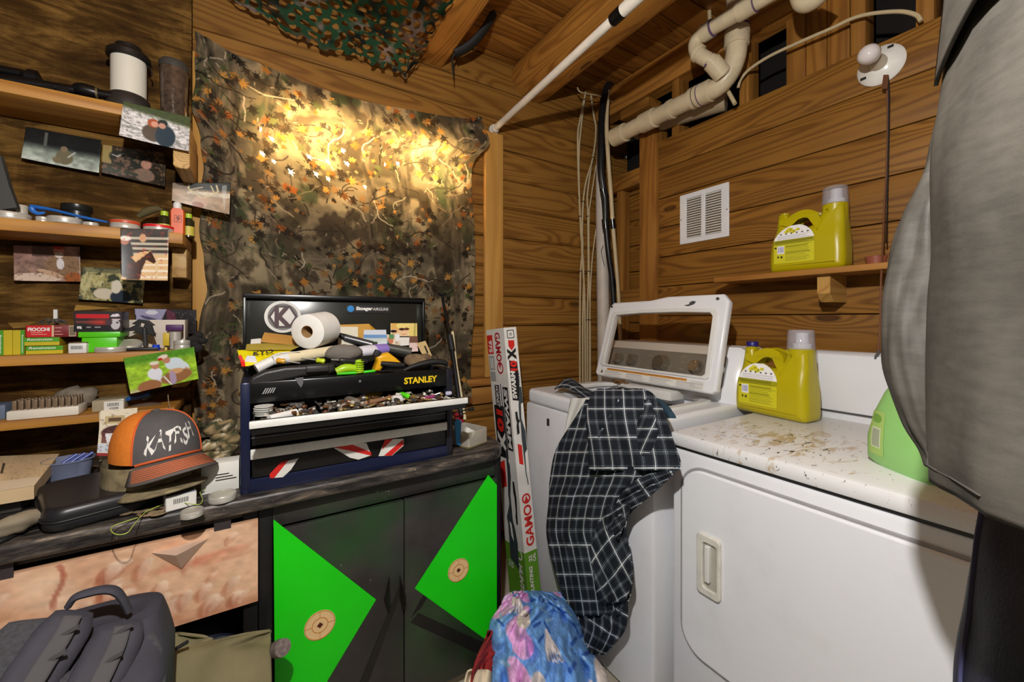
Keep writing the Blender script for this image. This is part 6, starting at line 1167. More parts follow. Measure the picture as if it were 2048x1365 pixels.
me = b.done('c'); o_ = one('black_cloth_wad', 'dark crumpled cloth hanging off the third shelf end', 'cloth', me, mat('dark_cloth', (34, 32, 32), 0.9)); o_['kind'] = 'stuff'
# --- lowest shelf
z4 = ST_[3]
t_ = T('cartridge_tray', 'white tray holding rows of brown cartridges on the lowest shelf', 'tray', PY(90, 835, 1.64)); x0, x1 = PY(12, 840, 1.63).x, PY(158, 826, 1.63).x; b = MB(); b.mm((x0, 1.628, z4+0.0005), (x1, 1.70, z4+0.026), 0.004); part(t_, 'tray', b, mat('tray_white', (226, 220, 204), 0.45))
cmesh = MB(); cmesh.box((0, 0, 0), (0.008, 0.012, 0.030), None, 0.001); cme = cmesh.done('cartridge'); cme.materials.append(mat('cartridge_brown', (126, 106, 84), 0.45, 0.2))
for k in range(10):
    for j in range(3):
        o = bpy.data.objects.new('cartridge', cme); COL.objects.link(o); o.parent = t_; o.location = V((x0+0.012+k*(x1-x0-0.022)/9.0, 1.642+j*0.019, z4+0.037))-WM[t_.name].translation
b = MB(); b.mm((PY(-40, 825, 1.66).x, 1.66, z4+0.0005), (PY(10, 825, 1.66).x, 1.73, z4+0.04), 0.002); one('steel_blue_box', 'grey-blue plastic box at the left end of the lowest shelf', 'box', b, mat('steel_blue', (96, 110, 130), 0.5))
b = MB(); q = PY(150, 800, 1.73)
b.ball((q.x, 1.735, z4+0.035), (0.05, 0.03, 0.034), 16); me = b.done('c')
for v in me.vertices: v.co += V((1, 1, 1))*0.010*mnoise.noise(v.co*45)
one('plastic_bag', 'crinkled clear plastic bag behind the cartridge tray', 'bag', me, mat('cloudy_plastic', (132, 122, 108), 0.25, 0, 0.25, 60))
t_ = T('clear_label_box', 'clear plastic box with white handwritten barcode label', 'box', PY(215, 820, 1.65)); x0, x1 = PY(183, 815, 1.65).x, PY(249, 815, 1.65).x; b = MB(); b.mm((x0, 1.65, z4+0.0005), (x1, 1.72, z4+0.034), 0.003); part(t_, 'box', b, mat('frosted_box', (166, 156, 130), 0.25)); xl = PY(208, 815, 1.65).x; b = MB(); b.mm((xl, 1.6488, z4+0.002), (x1-0.002, 1.6499, z4+0.029)); part(t_, 'label', b, M_PAP)
for k in range(8): xx = xl+0.008+k*0.0032; b = MB(); b.mm((xx, 1.6482, z4+0.014), (xx+0.0013, 1.6489, z4+0.024)); part(t_, 'barcode_bar', b, MATS['print_black'])
ltext(t_, 'CDR', (xl+x1)/2, z4+0.008, 0.020, 0.0055, MATS['print_black'], 1.6486)
t_ = T('blue_pliers', 'small blue-handled pliers on the lowest shelf right', 'pliers', PY(275, 805, 1.67)); b = MB(); b.tube([PY(u_, v_, 1.67) for u_, v_ in ((252, 801), (262, 797), (278, 795), (300, 788))], [0.005, 0.007, 0.006, 0.008], 10, 3); part(t_, 'handle', b, mat('grip_blue', (30, 84, 150), 0.4)); b = MB(); b.tube([PY(u_, v_, 1.675) for u_, v_ in ((285, 797), (300, 790), (305, 786))], [0.008, 0.009, 0.004], 10, 2); part(t_, 'jaw', b, mat('jaw_dark', (50, 52, 58), 0.4, 0.4))
b = MB(); b.ball(PY(292, 812, 1.70), (0.04, 0.02, 0.010), 14); one('brown_scrap', 'brown torn scrap under the blue-handled pliers', 'scrap', b, mat('scrap_brown', (96, 74, 58), 0.9))
# ================================================================= PHOTOGRAPHS pinned up (flat prints)
PM = painted('photo_print', 0.25)
def ph(lb, cv, px, Y, cat='photograph', Y2=None): 
    return photo_quad('photograph', lb, cv, *[PY(u_, v_, Y) for u_, v_ in px], PM, cat, 0.004, 0.0006, 'pinned photographs')
c = CV(1.5, 1, 78, 52, (24, 26, 26)); c.put(np.clip((c.Y-0.42)*4, 0, 1), (150, 160, 148)); c.put(np.clip((c.Y-0.75)*4, 0, 1), (196, 204, 194)); c.nz(9, 9, 0.25, 4); c.rc(0.36, 0.06, 0.42, 0.5, (90, 92, 86)); c.el(0.78, 0.72, 0.17, 0.22, (112, 104, 80)); c.el(0.76, 0.48, 0.07, 0.09, (130, 112, 88)); c.el(0.65, 0.84, 0.09, 0.1, (120, 110, 84)); c.ln([(0.85, 0.7), (0.98, 0.52)], 0.02, (196, 200, 190))
ph('dim night photo of a person kneeling in camouflage', c, ((53, 254), (203, 281), (199, 347), (44, 317)), 1.79)
c = CV(1.4, 1, 70, 50, (48, 40, 28)); c.nz(6, 6, 0.5, 8); c.rc(0, 0.02, 0.2, 0.62, (150, 132, 76)); c.el(0.55, 0.36, 0.4, 0.3, (30, 30, 22)); c.el(0.95, 0.45, 0.12, 0.14, (176, 130, 110)); c.el(0.92, 0.78, 0.22, 0.2, (120, 100, 86)); c.el(0.4, 0.82, 0.4, 0.08, (50, 56, 44)); c.spk(16, 16, 0.62, (150, 110, 86), 2, 0.6); c.ln([(0.2, 0.3), (0.32, 0.34), (0.45, 0.2)], 0.015, (200, 200, 196))
ph('dark photo of a crouching person with a bow', c, ((206, 289), (333, 306), (330, 374), (203, 346)), 1.795)
c = CV(1.35, 1, 84, 60, (206, 202, 200)); c.nz(14, 22, 0.18, 5); c.spk(9, 24, 0.6, (130, 128, 124), 6, 0.7); c.put(np.clip((0.2+0.18*c.X/1.35-c.Y)*9, 0, 1), (66, 78, 48)); c.nz(20, 20, 0.12, 9); c.el(0.62, 0.7, 0.22, 0.24, (84, 72, 60)); c.el(0.6, 0.42, 0.11, 0.12, (166, 80, 46)); c.el(0.63, 0.44, 0.07, 0.08, (206, 150, 126)); c.el(0.86, 0.72, 0.2, 0.3, (40, 56, 68)); c.el(0.79, 0.36, 0.1, 0.1, (40, 46, 42)); c.el(0.78, 0.44, 0.07, 0.08, (190, 140, 120)); c.spk(22, 22, 0.68, (60, 66, 62), 3, 0.4)
ph('snowy photo of two bundled-up people pinned to the top shelf', c, ((247, 203), (381, 235), (378, 304), (239, 272)), SF-0.004)
c = CV(1.6, 1, 84, 54, (176, 150, 124)); c.put(np.clip((0.36-c.Y)*8, 0, 1), (40, 44, 42)); c.rc(0, 0.36, 1.6, 0.5, (214, 200, 176)); c.nz(8, 10, 0.2, 3); c.rc(0, 0, 0.4, 0.5, (164, 136, 110), 0.7); c.el(0.78, 0.74, 0.2, 0.22, (196, 160, 136)); c.el(0.7, 0.9, 0.16, 0.12, (150, 96, 76))
for (pts, wd) in (([(0.78, 0.6), (0.56, 0.42), (0.42, 0.25), (0.44, 0.05)], 0.035), ([(0.48, 0.3), (0.66, 0.22), (0.8, 0.18)], 0.025), ([(0.86, 0.56), (1.1, 0.46), (1.25, 0.3), (1.2, 0.1)], 0.035), ([(1.15, 0.4), (1.08, 0.2), (1.04, 0.12)], 0.025), ([(0.62, 0.45), (0.68, 0.3)], 0.02), ([(1.0, 0.5), (0.95, 0.34)], 0.02)): c.ln(pts, wd, (206, 190, 150))
c.pg([(1.35, 0.1), (1.5, 0.08), (1.45, 0.9), (1.38, 0.5)], (222, 222, 216), 0.5)
ph('photo of an antlered deer head at the cloth edge', c, ((345, 366), (461, 366), (459, 430), (344, 402)), 1.80)
c = CV(1.35, 1, 80, 60, (150, 118, 104)); c.nz(6, 6, 0.35, 2); c.put(np.clip((0.6-c.Y)*2, 0, 1)*np.clip((0.5-c.X)*3, 0, 1), (132, 96, 92), 0.8); c.rc(0.35, 0, 0.9, 0.3, (70, 50, 44), 0.6); c.el(0.98, 0.55, 0.36, 0.34, (140, 110, 82)); c.el(0.92, 0.5, 0.08, 0.16, (220, 212, 210)); c.el(0.9, 0.14, 0.11, 0.16, (206, 140, 116)); c.el(0.9, 0.03, 0.12, 0.06, (190, 60, 50)); c.el(0.9, 0.25, 0.09, 0.08, (222, 206, 198)); c.el(0.45, 0.9, 0.5, 0.13, (214, 190, 170)); c.el(0.72, 0.78, 0.3, 0.07, (196, 160, 130), 0.4); c.el(1.2, 0.9, 0.2, 0.16, (160, 92, 50)); c.spk(20, 20, 0.66, (90, 70, 56), 5, 0.5)
ph('photo of a bearded man in a tan jacket with a fish', c, ((27, 491), (160, 494), (163, 564), (30, 562)), 1.80)
c = CV(1.5, 1, 78, 52, (150, 140, 90)); c.nz(7, 12, 0.4, 4); c.spk(20, 9, 0.56, (196, 190, 140), 7, 0.7); c.spk(6, 6, 0.62, (50, 56, 40), 9, 0.9); c.el(0.55, 0.78, 0.24, 0.16, (206, 194, 170)); c.el(0.95, 0.85, 0.25, 0.2, (40, 50, 62)); c.el(0.82, 0.55, 0.12, 0.2, (216, 206, 186)); c.rc(0, 0, 1.5, 0.14, (90, 90, 70), 0.6)
ph('photo of a pale animal in tall dry grass', c, ((165, 534), (292, 540), (286, 608), (158, 599)), 1.80)
c = CV(1, 1.1, 60, 66, (66, 60, 54)); c.nz(6, 6, 0.2, 3)
for k in range(5): c.rc(0, 0.18+k*0.11, 1, 0.23+k*0.11, (190, 180, 160))
c.rc(0, 0.55, 1, 1.1, (222, 186, 136))
for k in range(4): c.rc(0.4, 0.62+k*0.13, 1, 0.66+k*0.13, (240, 226, 200))
c.rc(0.72, 0.6, 0.77, 1.1, (226, 200, 160)); c.el(0.08, 0.62, 0.17, 0.42, (30, 28, 30)); c.el(0.08, 0.26, 0.09, 0.09, (176, 110, 84)); c.el(0.1, 0.21, 0.12, 0.05, (228, 222, 210)); c.pg([(0.12, 0.75), (0.38, 0.56), (0.62, 0.48), (0.74, 0.7), (0.68, 0.74), (0.52, 0.66), (0.42, 0.9), (0.38, 1.1), (0.1, 1.1)], (66, 38, 24)); c.pg([(0.2, 0.62), (0.4, 0.5), (0.62, 0.47), (0.5, 0.56), (0.3, 0.72)], (226, 184, 130)); c.el(0.45, 0.2, 0.07, 0.09, (206, 160, 120)); c.spk(14, 30, 0.72, (200, 60, 50), 4, 0.5)
ph('tall photo of a rider on a chestnut horse by a white fence', c, ((241, 457), (338, 459), (336, 562), (243, 560)), SF-0.004)
c = CV(1.9, 0.75, 80, 34, (36, 32, 34)); c.nz(5, 5, 0.3, 6); c.pg([(0, 0), (0.95, 0), (0.75, 0.4), (0.4, 0.62), (0.1, 0.7)], (150, 146, 176)); c.el(0.5, 0.1, 0.18, 0.07, (206, 204, 214)); c.el(0.45, 0.3, 0.3, 0.05, (70, 66, 96), 0.3); c.pg([(0.95, 0), (1.2, 0.1), (1.3, 0.6), (0.95, 0.5)], (92, 40, 60)); c.spk(20, 20, 0.72, (120, 120, 124), 8, 0.5)
ph('lavender and black wide photo behind the white tray', c, ((269, 618), (393, 620), (393, 668), (273, 668)), 1.80)
c = CV(1.45, 1, 96, 66, (150, 190, 50)); c.nz(8, 14, 0.22, 3); c.put(np.clip((0.32-c.Y)*6, 0, 1), (84, 140, 36)); c.nz(18, 18, 0.15, 7); c.put(np.clip((c.Y-0.86)*8, 0, 1)*np.clip((0.7-c.X)*4, 0, 1), (200, 190, 150))
c.el(0.98, 0.4, 0.2, 0.18, (206, 220, 228), 0.3); c.el(1.18, 0.52, 0.09, 0.16, (208, 220, 226), -0.4); c.el(0.82, 0.24, 0.08, 0.11, (186, 130, 100), -0.3); c.el(0.76, 0.15, 0.11, 0.06, (226, 210, 196), -0.3); c.el(0.7, 0.2, 0.05, 0.04, (180, 50, 40)); c.el(1.24, 0.68, 0.05, 0.12, (200, 150, 120), -0.3); c.el(0.55, 0.58, 0.15, 0.17, (226, 228, 236)); c.el(0.58, 0.36, 0.08, 0.1, (190, 136, 106)); c.el(0.57, 0.28, 0.1, 0.05, (226, 216, 200)); c.el(0.62, 0.78, 0.12, 0.09, (220, 222, 230)); c.el(0.98, 0.78, 0.34, 0.18, (150, 104, 66), -0.15); c.el(0.98, 0.62, 0.16, 0.08, (206, 160, 112)); c.el(0.4, 0.9, 0.24, 0.16, (156, 106, 70)); c.el(0.9, 0.8, 0.07, 0.2, (170, 150, 176)); c.ln([(0.72, 0.72), (0.85, 1)], 0.02, (230, 230, 230))
ph('bright green photo of two people on ponies', c, ((247, 717), (388, 694), (398, 758), (262, 788)), SF-0.012)
# ================================================================= COUNTER CLUTTER on the left
zc_ = CZT
def cz(u, v, h=0.0): return PZ(u, v, zc_+h)
# black zip case
FL, FR = PZ(92, 1066, 0.812), PZ(313, 1006, 0.812)
xd = (FR-FL); xd.z = 0; cw_ = xd.length+0.012; xd.normalize(); cl_ = 0.25; bk = V((-xd.y, xd.x, 0)); cen = (FL+FR)/2+bk*(cl_/2)
Mx = frame((cen.x, cen.y, 0), (xd.x, xd.y, 0), z=(0, 0, 1))
kc = T('zip_case', 'black moulded zip case lying on the counter', 'case', (cen.x, cen.y, zc_))
b = MB()
def cr(f, z): return [Mx @ V((p[0], p[1], z)) for p in rr(cw_*f, cl_*f, 0.035*f, 6)]
b.loft([cr(0.92, zc_+0.001), cr(0.98, zc_+0.007), cr(1.0, zc_+0.020), cr(0.987, zc_+0.024), cr(0.987, zc_+0.027), cr(0.992, zc_+0.030), cr(0.972, zc_+0.042), cr(0.94, zc_+0.049), cr(0.89, zc_+0.052), cr(0.84, zc_+0.0515)]); part(kc, 'shell', b, mat('case_black', (34, 33, 36), 0.36, 0, 0.1), ang=1.2)
b = MB(); b.tube([p for p in cr(1.003, zc_+0.0255)]+[cr(1.003, zc_+0.0255)[0]], 0.0024, 6); part(kc, 'zip', b, MATS['black_rubber'])
# orange and grey cap on a camouflage cap
hc = T('trucker_hat', 'orange and grey trucker cap with white fish lettering', 'cap', cz(310, 960)); cpos = PY(314, 893, 1.36); fd = V((0.50, -0.87, 0)).normalized()
HM = frame((cpos.x, cpos.y, 0.908), (-fd.y, fd.x, 0), z=(0, 0, 1))
def dome(a, f, r0=0.089, h=0.108, dy=1.08):  # a angle from front (-y local), f 0 brim..1 top
    rr_ = r0*math.cos(f*math.pi/2)**0.62; return V((rr_*math.sin(a), -rr_*dy*math.cos(a)+0.012*f, h*math.sin(f*math.pi/2)**0.9))
HL = frame((cpos.x, cpos.y, 0.908), V((fd.y*-1, fd.x, 0)), z=(0, 0, 1))
if (HL @ V((0, -1, 0))-HL.translation).dot(fd) < 0: HL = HL @ rotz(math.pi)
def dmesh(a0, a1, na, off=0.0): 
    P = [[HL @ (dome(a0+(a1-a0)*i/na, j/14*0.985)*(1+off)) for i in range(na+1)] for j in range(15)]; return grid_mesh('c', na+1, 15, np.array([[tuple(p) for p in r] for r in P]))
hb = part(hc, 'mesh_back', dmesh(0.86, 2*math.pi-0.86, 40), mat('mesh_orange', (226, 128, 40), 0.7, 0, 0.08, 90, 0.5, 700), 'orange mesh back'); hf = part(hc, 'front_panel', dmesh(-0.90, 0.90, 26, 0.012), mat('cap_grey', (84, 82, 82), 0.8, 0, 0.06, 60, 0.2, 500), 'grey front panel')
for s_ in (-1, 1): b = MB(); b.tube([HL @ (dome(s_*0.9, j/14)*1.015) for j in range(14)], 0.0022, 6); part(hc, 'piping', b, mat('orange_piping', (206, 92, 40), 0.6))
b = MB(); b.ball(HL @ (dome(0, 0.985)+V((0, 0.0, 0.002))), (0.008, 0.008, 0.004), 12); part(hc, 'button', b, MATS['cap_grey'])
def cap_txt(v): return HL @ (dome(v.x/0.088, 0.30+v.y/0.115)*1.022)
b = MB(); bm_ = MB(); co, fs = text_mesh('KATFISH', 0.018, 0.95); vs = [cap_txt(V((c_[0]*0.108+0.25*c_[1]*0.02, c_[1]*0.030+0.006*math.sin(c_[0]*19)+c_[0]*0.012, 0))) for c_ in co]; b.raw(vs, fs); part(hc, 'lettering', b, M_PW, 'jagged white lettering')['kind'] = 'stuff'
def brim(s, t): # s -1..1 across, t 0..1 outwards
    a = s*0.92; p0 = dome(a, 0.0)*1.01; out = V((0.018*s, -0.086*math.sqrt(max(0, 1-(s*0.98)**2))-0.010, 0)); q = p0+out*t; q.z += 0.004-0.030*s*s*(0.4+t*0.7)-0.010*t; return HL @ q
P = np.array([[tuple(brim(-1+2*i/40, j/12)) for i in range(41)] for j in range(13)]); cb_ = CV(2, 1, 41, 13, (88, 84, 84)); 
o_ = part(hc, 'brim', grid_mesh('brim', 41, 13, P), mat('brim_grey', (92, 84, 80), 0.75)); solid(o_, 0.004)
for k in range(7):
    f = 0.26+0.1*k; pts = [brim(-0.95+1.9*i/30, f)+V((0, 0, 0.0025)) for i in range(31)]; b = MB(); b.tube(pts, 0.0018, 5); part(o_, 'stitch_row', b, mat('stitch_orange', (196, 104, 62), 0.7))
b = MB(); b.tube([brim(-0.9+1.8*i/20, 0.02)+V((0, 0, 0.006)) for i in range(21)], 0.003, 6); part(hc, 'braid', b, MATS['orange_piping'])
c2 = T('camouflage_hat', 'worn camouflage cap underneath the orange trucker cap', 'cap', cz(320, 975))
H2 = Matrix.Translation((-0.012, 0.0, -0.036)) @ HL
P = np.array([[tuple(H2 @ V((0.09*math.sin(a)*1.0, -0.10*math.cos(a), z))) for a in np.linspace(-math.pi, math.pi, 41)] for z in np.linspace(-0.035, 0.03, 5)])
part(c2, 'crown', grid_mesh('c', 41, 5, P), mat('camo_tan', (134, 120, 90), 0.9, 0, 0.45, 40))
def brim2(s, t): 
    a = s*0.95; q = V((0.094*math.sin(a), -0.104*math.cos(a), -0.022)); q += V((0.012*s, -0.060*math.sqrt(max(0, 1-(s*0.98)**2))-0.004, 0))*t; q.z += -0.020*s*s*(0.4+t*0.6)+0.004; return H2 @ q
P = np.array([[tuple(brim2(-1+2*i/30, j/8)) for i in range(31)] for j in range(9)]); o_ = part(c2, 'brim', grid_mesh('c', 31, 9, P), MATS['camo_tan']); solid(o_, 0.005)
# camouflage gloves by the toolbox
b = MB(); 
for k in range(16): b.ball(PY(405+R(5, 60), 850+R(0, 70), 1.40), (R(0.015, 0.028), R(0.012, 0.02), R(0.012, 0.026)), 12)
me = b.done('c')
for v in me.vertices: v.co += V((1, 0.6, 1))*0.010*mnoise.noise(v.co*38)
c = CV(1, 1, 10, 10, (0, 0, 0)); a_ = me.color_attributes.new('Col', 'FLOAT_COLOR', 'POINT'); cols = []
for v in me.vertices:
    n_ = mnoise.noise(v.co*55); n2 = mnoise.noise(v.co*90+V((5, 5, 5))); base = (150, 130, 92) if n_ > 0.1 else (96, 84, 56) if n_ > -0.2 else (56, 60, 36)
    if n2 > 0.35: base = (204, 190, 160)
    if n2 < -0.4: base = (40, 34, 26)
    cols.extend(list(lin(base))+[1.0])
a_.data.foreach_set('color', cols)
o_ = one('camo_gloves', 'crumpled camouflage gloves between the cap and toolbox', 'gloves', me, painted('camo_glove_print', 0.9)); o_['kind'] = 'stuff'
# boxes and lids before the cap
def card_box(lb, px, Y, h, m, name='carton', depth=0.05, top=None):
    a, b_ = PY(px[0], px[2], Y), PY(px[1], px[3], Y); t_ = T(name, lb, 'box', (a.x, Y, zc_)); d = (b_-a); d.z = 0; L_ = d.length; F = frame((a.x, a.y, zc_+0.0005), (d.x, d.y, 0), z=(0, 0, 1)); bb = MB(); bb.mm((0, 0, 0), (L_, depth, h), 0.001); bb.bm.transform(F); part(t_, 'box', bb, m); return t_, F, L_
t_, F, L_ = card_box('white printed carton against the toolbox side', (402, 478, 975, 965), 1.30, 0.075, M_PAP)
for k in range(3): bb = MB(); bb.mm((0.03, -0.0008, 0.030+k*0.007), (0.075-0.008*k, 0, 0.0325+k*0.007)); bb.bm.transform(F); part(t_, 'printed_line', bb, MATS['print_black'])
def tilted_box(lb, u, v, h0, sz, ang, name='barcode_box'):
    p = cz(u, v); t_ = T(name, lb, 'box', (p.x, p.y, zc_)); M_ = Matrix.Translation((p.x, p.y, zc_+h0)) @ rotz(ang); bb = MB(); bb.box((0, 0, sz[2]/2), sz, None, 0.002); bb.bm.transform(M_); part(t_, 'box', bb, mat('cloudy_box', (206, 204, 200), 0.3)); bb = MB(); bb.box((0, -sz[1]/2-0.0004, sz[2]*0.5), (sz[0]*0.92, 0.0008, sz[2]*0.86)); bb.bm.transform(M_); part(t_, 'label', bb, M_PAP)
    for k in range(9): bb = MB(); bb.mm((-sz[0]*0.25+k*0.0032, -sz[1]/2-0.0014, sz[2]*0.45), (-sz[0]*0.25+k*0.0032+0.0014, -sz[1]/2-0.0007, sz[2]*0.78)); bb.bm.transform(M_); part(t_, 'barcode_bar', bb, MATS['print_black'])
    bb = MB(); bb.box((0, 0, sz[2]+0.001), (sz[0]*0.9, sz[1]*0.9, 0.002)); bb.bm.transform(M_); part(t_, 'lid', bb, mat('lid_smoke', (90, 92, 108), 0.3)); return t_
tilted_box('small clear box with barcode label in front of the cap', 360, 1013, 0.001, (0.058, 0.045, 0.034), 0.25)
jar_lid('silver jar lid leaning against the toolbox corner', 445, 997, 0.030, zc_, PZ(445, 992, zc_+0.01).y, 0.016)
jar_lid('silver jar ring at the counter front edge', 384, 1028, 0.022, zc_, PZ(384, 1028, zc_+0.005).y, 0.014)
b = MB(); b.tube([cz(u_, v_, 0.004) for u_, v_ in ((276, 1030), (290, 1022), (318, 1016), (330, 1018), (312, 1028), (284, 1033), (276, 1030))], 0.0028, 8, 4); one('carabiner', 'tan oval carabiner clip on the counter edge', 'clip', b, mat('tan_metal', (150, 124, 100), 0.4, 0.3))
b = MB(); b.tube([cz(u_, v_, 0.004+0.001*i) for i, (u_, v_) in enumerate(((275, 1036), (250, 1044), (228, 1052), (222, 1062), (235, 1070), (255, 1066), (268, 1050), (290, 1026), (320, 1012), (350, 1004), (395, 1010), (405, 1000), (400, 985), (410, 980)))], 0.0009, 5, 4); one('fishing_line', 'loop of lime green fishing line over the counter edge', 'line', b, mat('lime_line', (186, 206, 90), 0.4))
b = MB()
for k in range(9): p = cz(225+R(0, 100), 1030+R(-14, 14)); b.ball((p.x, p.y, zc_+0.004), (R(0.008, 0.016), R(0.006, 0.01), R(0.002, 0.004)), 8)
o_ = one('debris', 'scattered tan crumbs and scraps on the counter edge', 'debris', b, mat('debris_tan', (120, 104, 76), 0.9, 0, 0.4, 60)); o_['kind'] = 'stuff'
# papers, bin, antler stick, cable at the far left
t_ = T('padded_mailer', 'long tan paper mailer on the counter far left', 'envelope', cz(40, 985)); cvs = CV(1, 0.6, 60, 36, (216, 190, 148)); cvs.nz(5, 5, 0.08, 2); cvs.rc(0.38, 0.14, 0.42, 0.34, (70, 60, 50)); cvs.spk(30, 40, 0.7, (150, 126, 96), 5, 0.4); cvs.rc(0, 0.46, 1, 0.6, (232, 214, 182))
PA = [PZ(u_, v_, 0.865) for u_, v_ in ((-60, 915), (119, 908), (68, 972), (-60, 992))]; photo_quad('sheet', None, cvs, *PA, painted('paper_print', 0.7), parent=t_, curl=0.0)
bb = MB(); bb.poly([p-V((0, 0, 0.0006)) for p in PA], 0.03, (0, 0, 1)); part(t_, 'bulk', bb, mat('mailer_tan', (206, 180, 140), 0.7), smooth=False)
b = MB(); b.mm((PZ(-60, 990, 0.83).x, PZ(30, 1000, 0.83).y, zc_+0.0005), (PZ(60, 985, 0.83).x, PZ(30, 940, 0.83).y, 0.833), 0.004); one('book_stack', 'dark book lying under the tan paper mailer', 'book', b, mat('book_dark', (60, 56, 52), 0.6))
t_ = T('blue_tub', 'pale blue-grey plastic tub holding blue pens', 'tub', cz(135, 945)); p = PY(138, 915, 1.60); M_ = Matrix.Translation((p.x, p.y, zc_)); bb = MB(); bb.lathe([(0, 0.001), (0.040, 0.001), (0.048, 0.058), (0.053, 0.062), (0.053, 0.066), (0.046, 0.062), (0.038, 0.004), (0, 0.004)], M_, 32, sy=0.8); part(t_, 'tub', bb, mat('tub_blue', (116, 124, 150), 0.35))
for k in range(3): bb = MB(); q = V((p.x-0.01+0.016*k, p.y-0.01, zc_+0.058)); bb.cyl(q+V((-0.02, -0.01, -0.015)), q+V((0.024, 0.015, 0.016)), 0.004, 0.004, 8); one('blue_pen', ['blue pen leaning lowest in the pale tub', 'blue pen leaning in the middle of the pale tub', 'blue pen leaning highest in the pale tub'][k], 'pen', bb, mat('pen_blue', (40, 66, 160), 0.35), 'pens in the tub')
b = MB(); b.tube([cz(-40, 1075, 0.02), cz(0, 1060, 0.024), cz(40, 1045, 0.028), cz(74, 1032, 0.03)], [0.016, 0.018, 0.020, 0.015], 12, 5); me = b.done('c')
for v in me.vertices: v.co += V((0, 0.4, 1))*0.003*mnoise.noise(v.co*V((1, 1, 1)).x*90)
one('weathered_stick', 'weathered grey piece of wood at the counter front left', 'wood', me, wood('driftwood', (150, 138, 116), (74, 66, 54), 'x', 40, False, 0.8))
b = MB(); b.tube([cz(u_, v_, 0.006) for u_, v_ in ((-40, 1092), (0, 1083), (40, 1064), (80, 1050), (120, 1040))], 0.006, 8, 4); one('black_cable', 'thick black cable along the counter front left', 'cable', b, MATS['black_rubber'])
t_ = T('wine_bag', 'cream printed gift bag hanging below the lowest shelf', 'bag', PY(220, 915, 1.58)); cvs = CV(0.6, 1, 44, 72, (228, 218, 192)); cvs.rc(0.08, 0.14, 0.4, 0.30, (196, 176, 130)); cvs.rc(0.13, 0.18, 0.34, 0.26, (96, 70, 40)); cvs.el(0.3, 0.5, 0.26, 0.16, (70, 30, 32)); cvs.rc(0.05, 0.5, 0.55, 0.72, (96, 40, 40), 0.8); cvs.pg([(0.1, 0.52), (0.3, 0.5), (0.32, 0.7), (0.14, 0.72)], (232, 230, 230)); cvs.rc(0, 0.74, 0.6, 0.92, (206, 214, 226)); cvs.rc(0, 0.93, 0.6, 1, (150, 30, 40)); cvs.spk(20, 20, 0.7, (120, 90, 60), 3, 0.4)
photo_quad('printed_front', None, cvs, PY(202, 822, 1.585), PY(275, 816, 1.585), PY(268, 915, 1.56), PY(194, 912, 1.56), painted('paper_print', 0.7), parent=t_, curl=0.002)
b = MB(); q0, q1 = PY(200, 824, 1.60), PY(272, 912, 1.60); b.mm((q0.x, 1.592, q1.z), (q1.x, 1.612, q0.z), 0.001); part(t_, 'bag_body', b, mat('bag_cream', (214, 202, 174), 0.7))
b = MB(); b.tube([PY(u_, v_, 1.60) for u_, v_ in ((336, 790), (338, 810), (344, 832))], 0.0012, 5, 3); one('twine', 'thin twine hanging from the green pony photo', 'string', b, mat('twine', (150, 130, 96), 0.9))
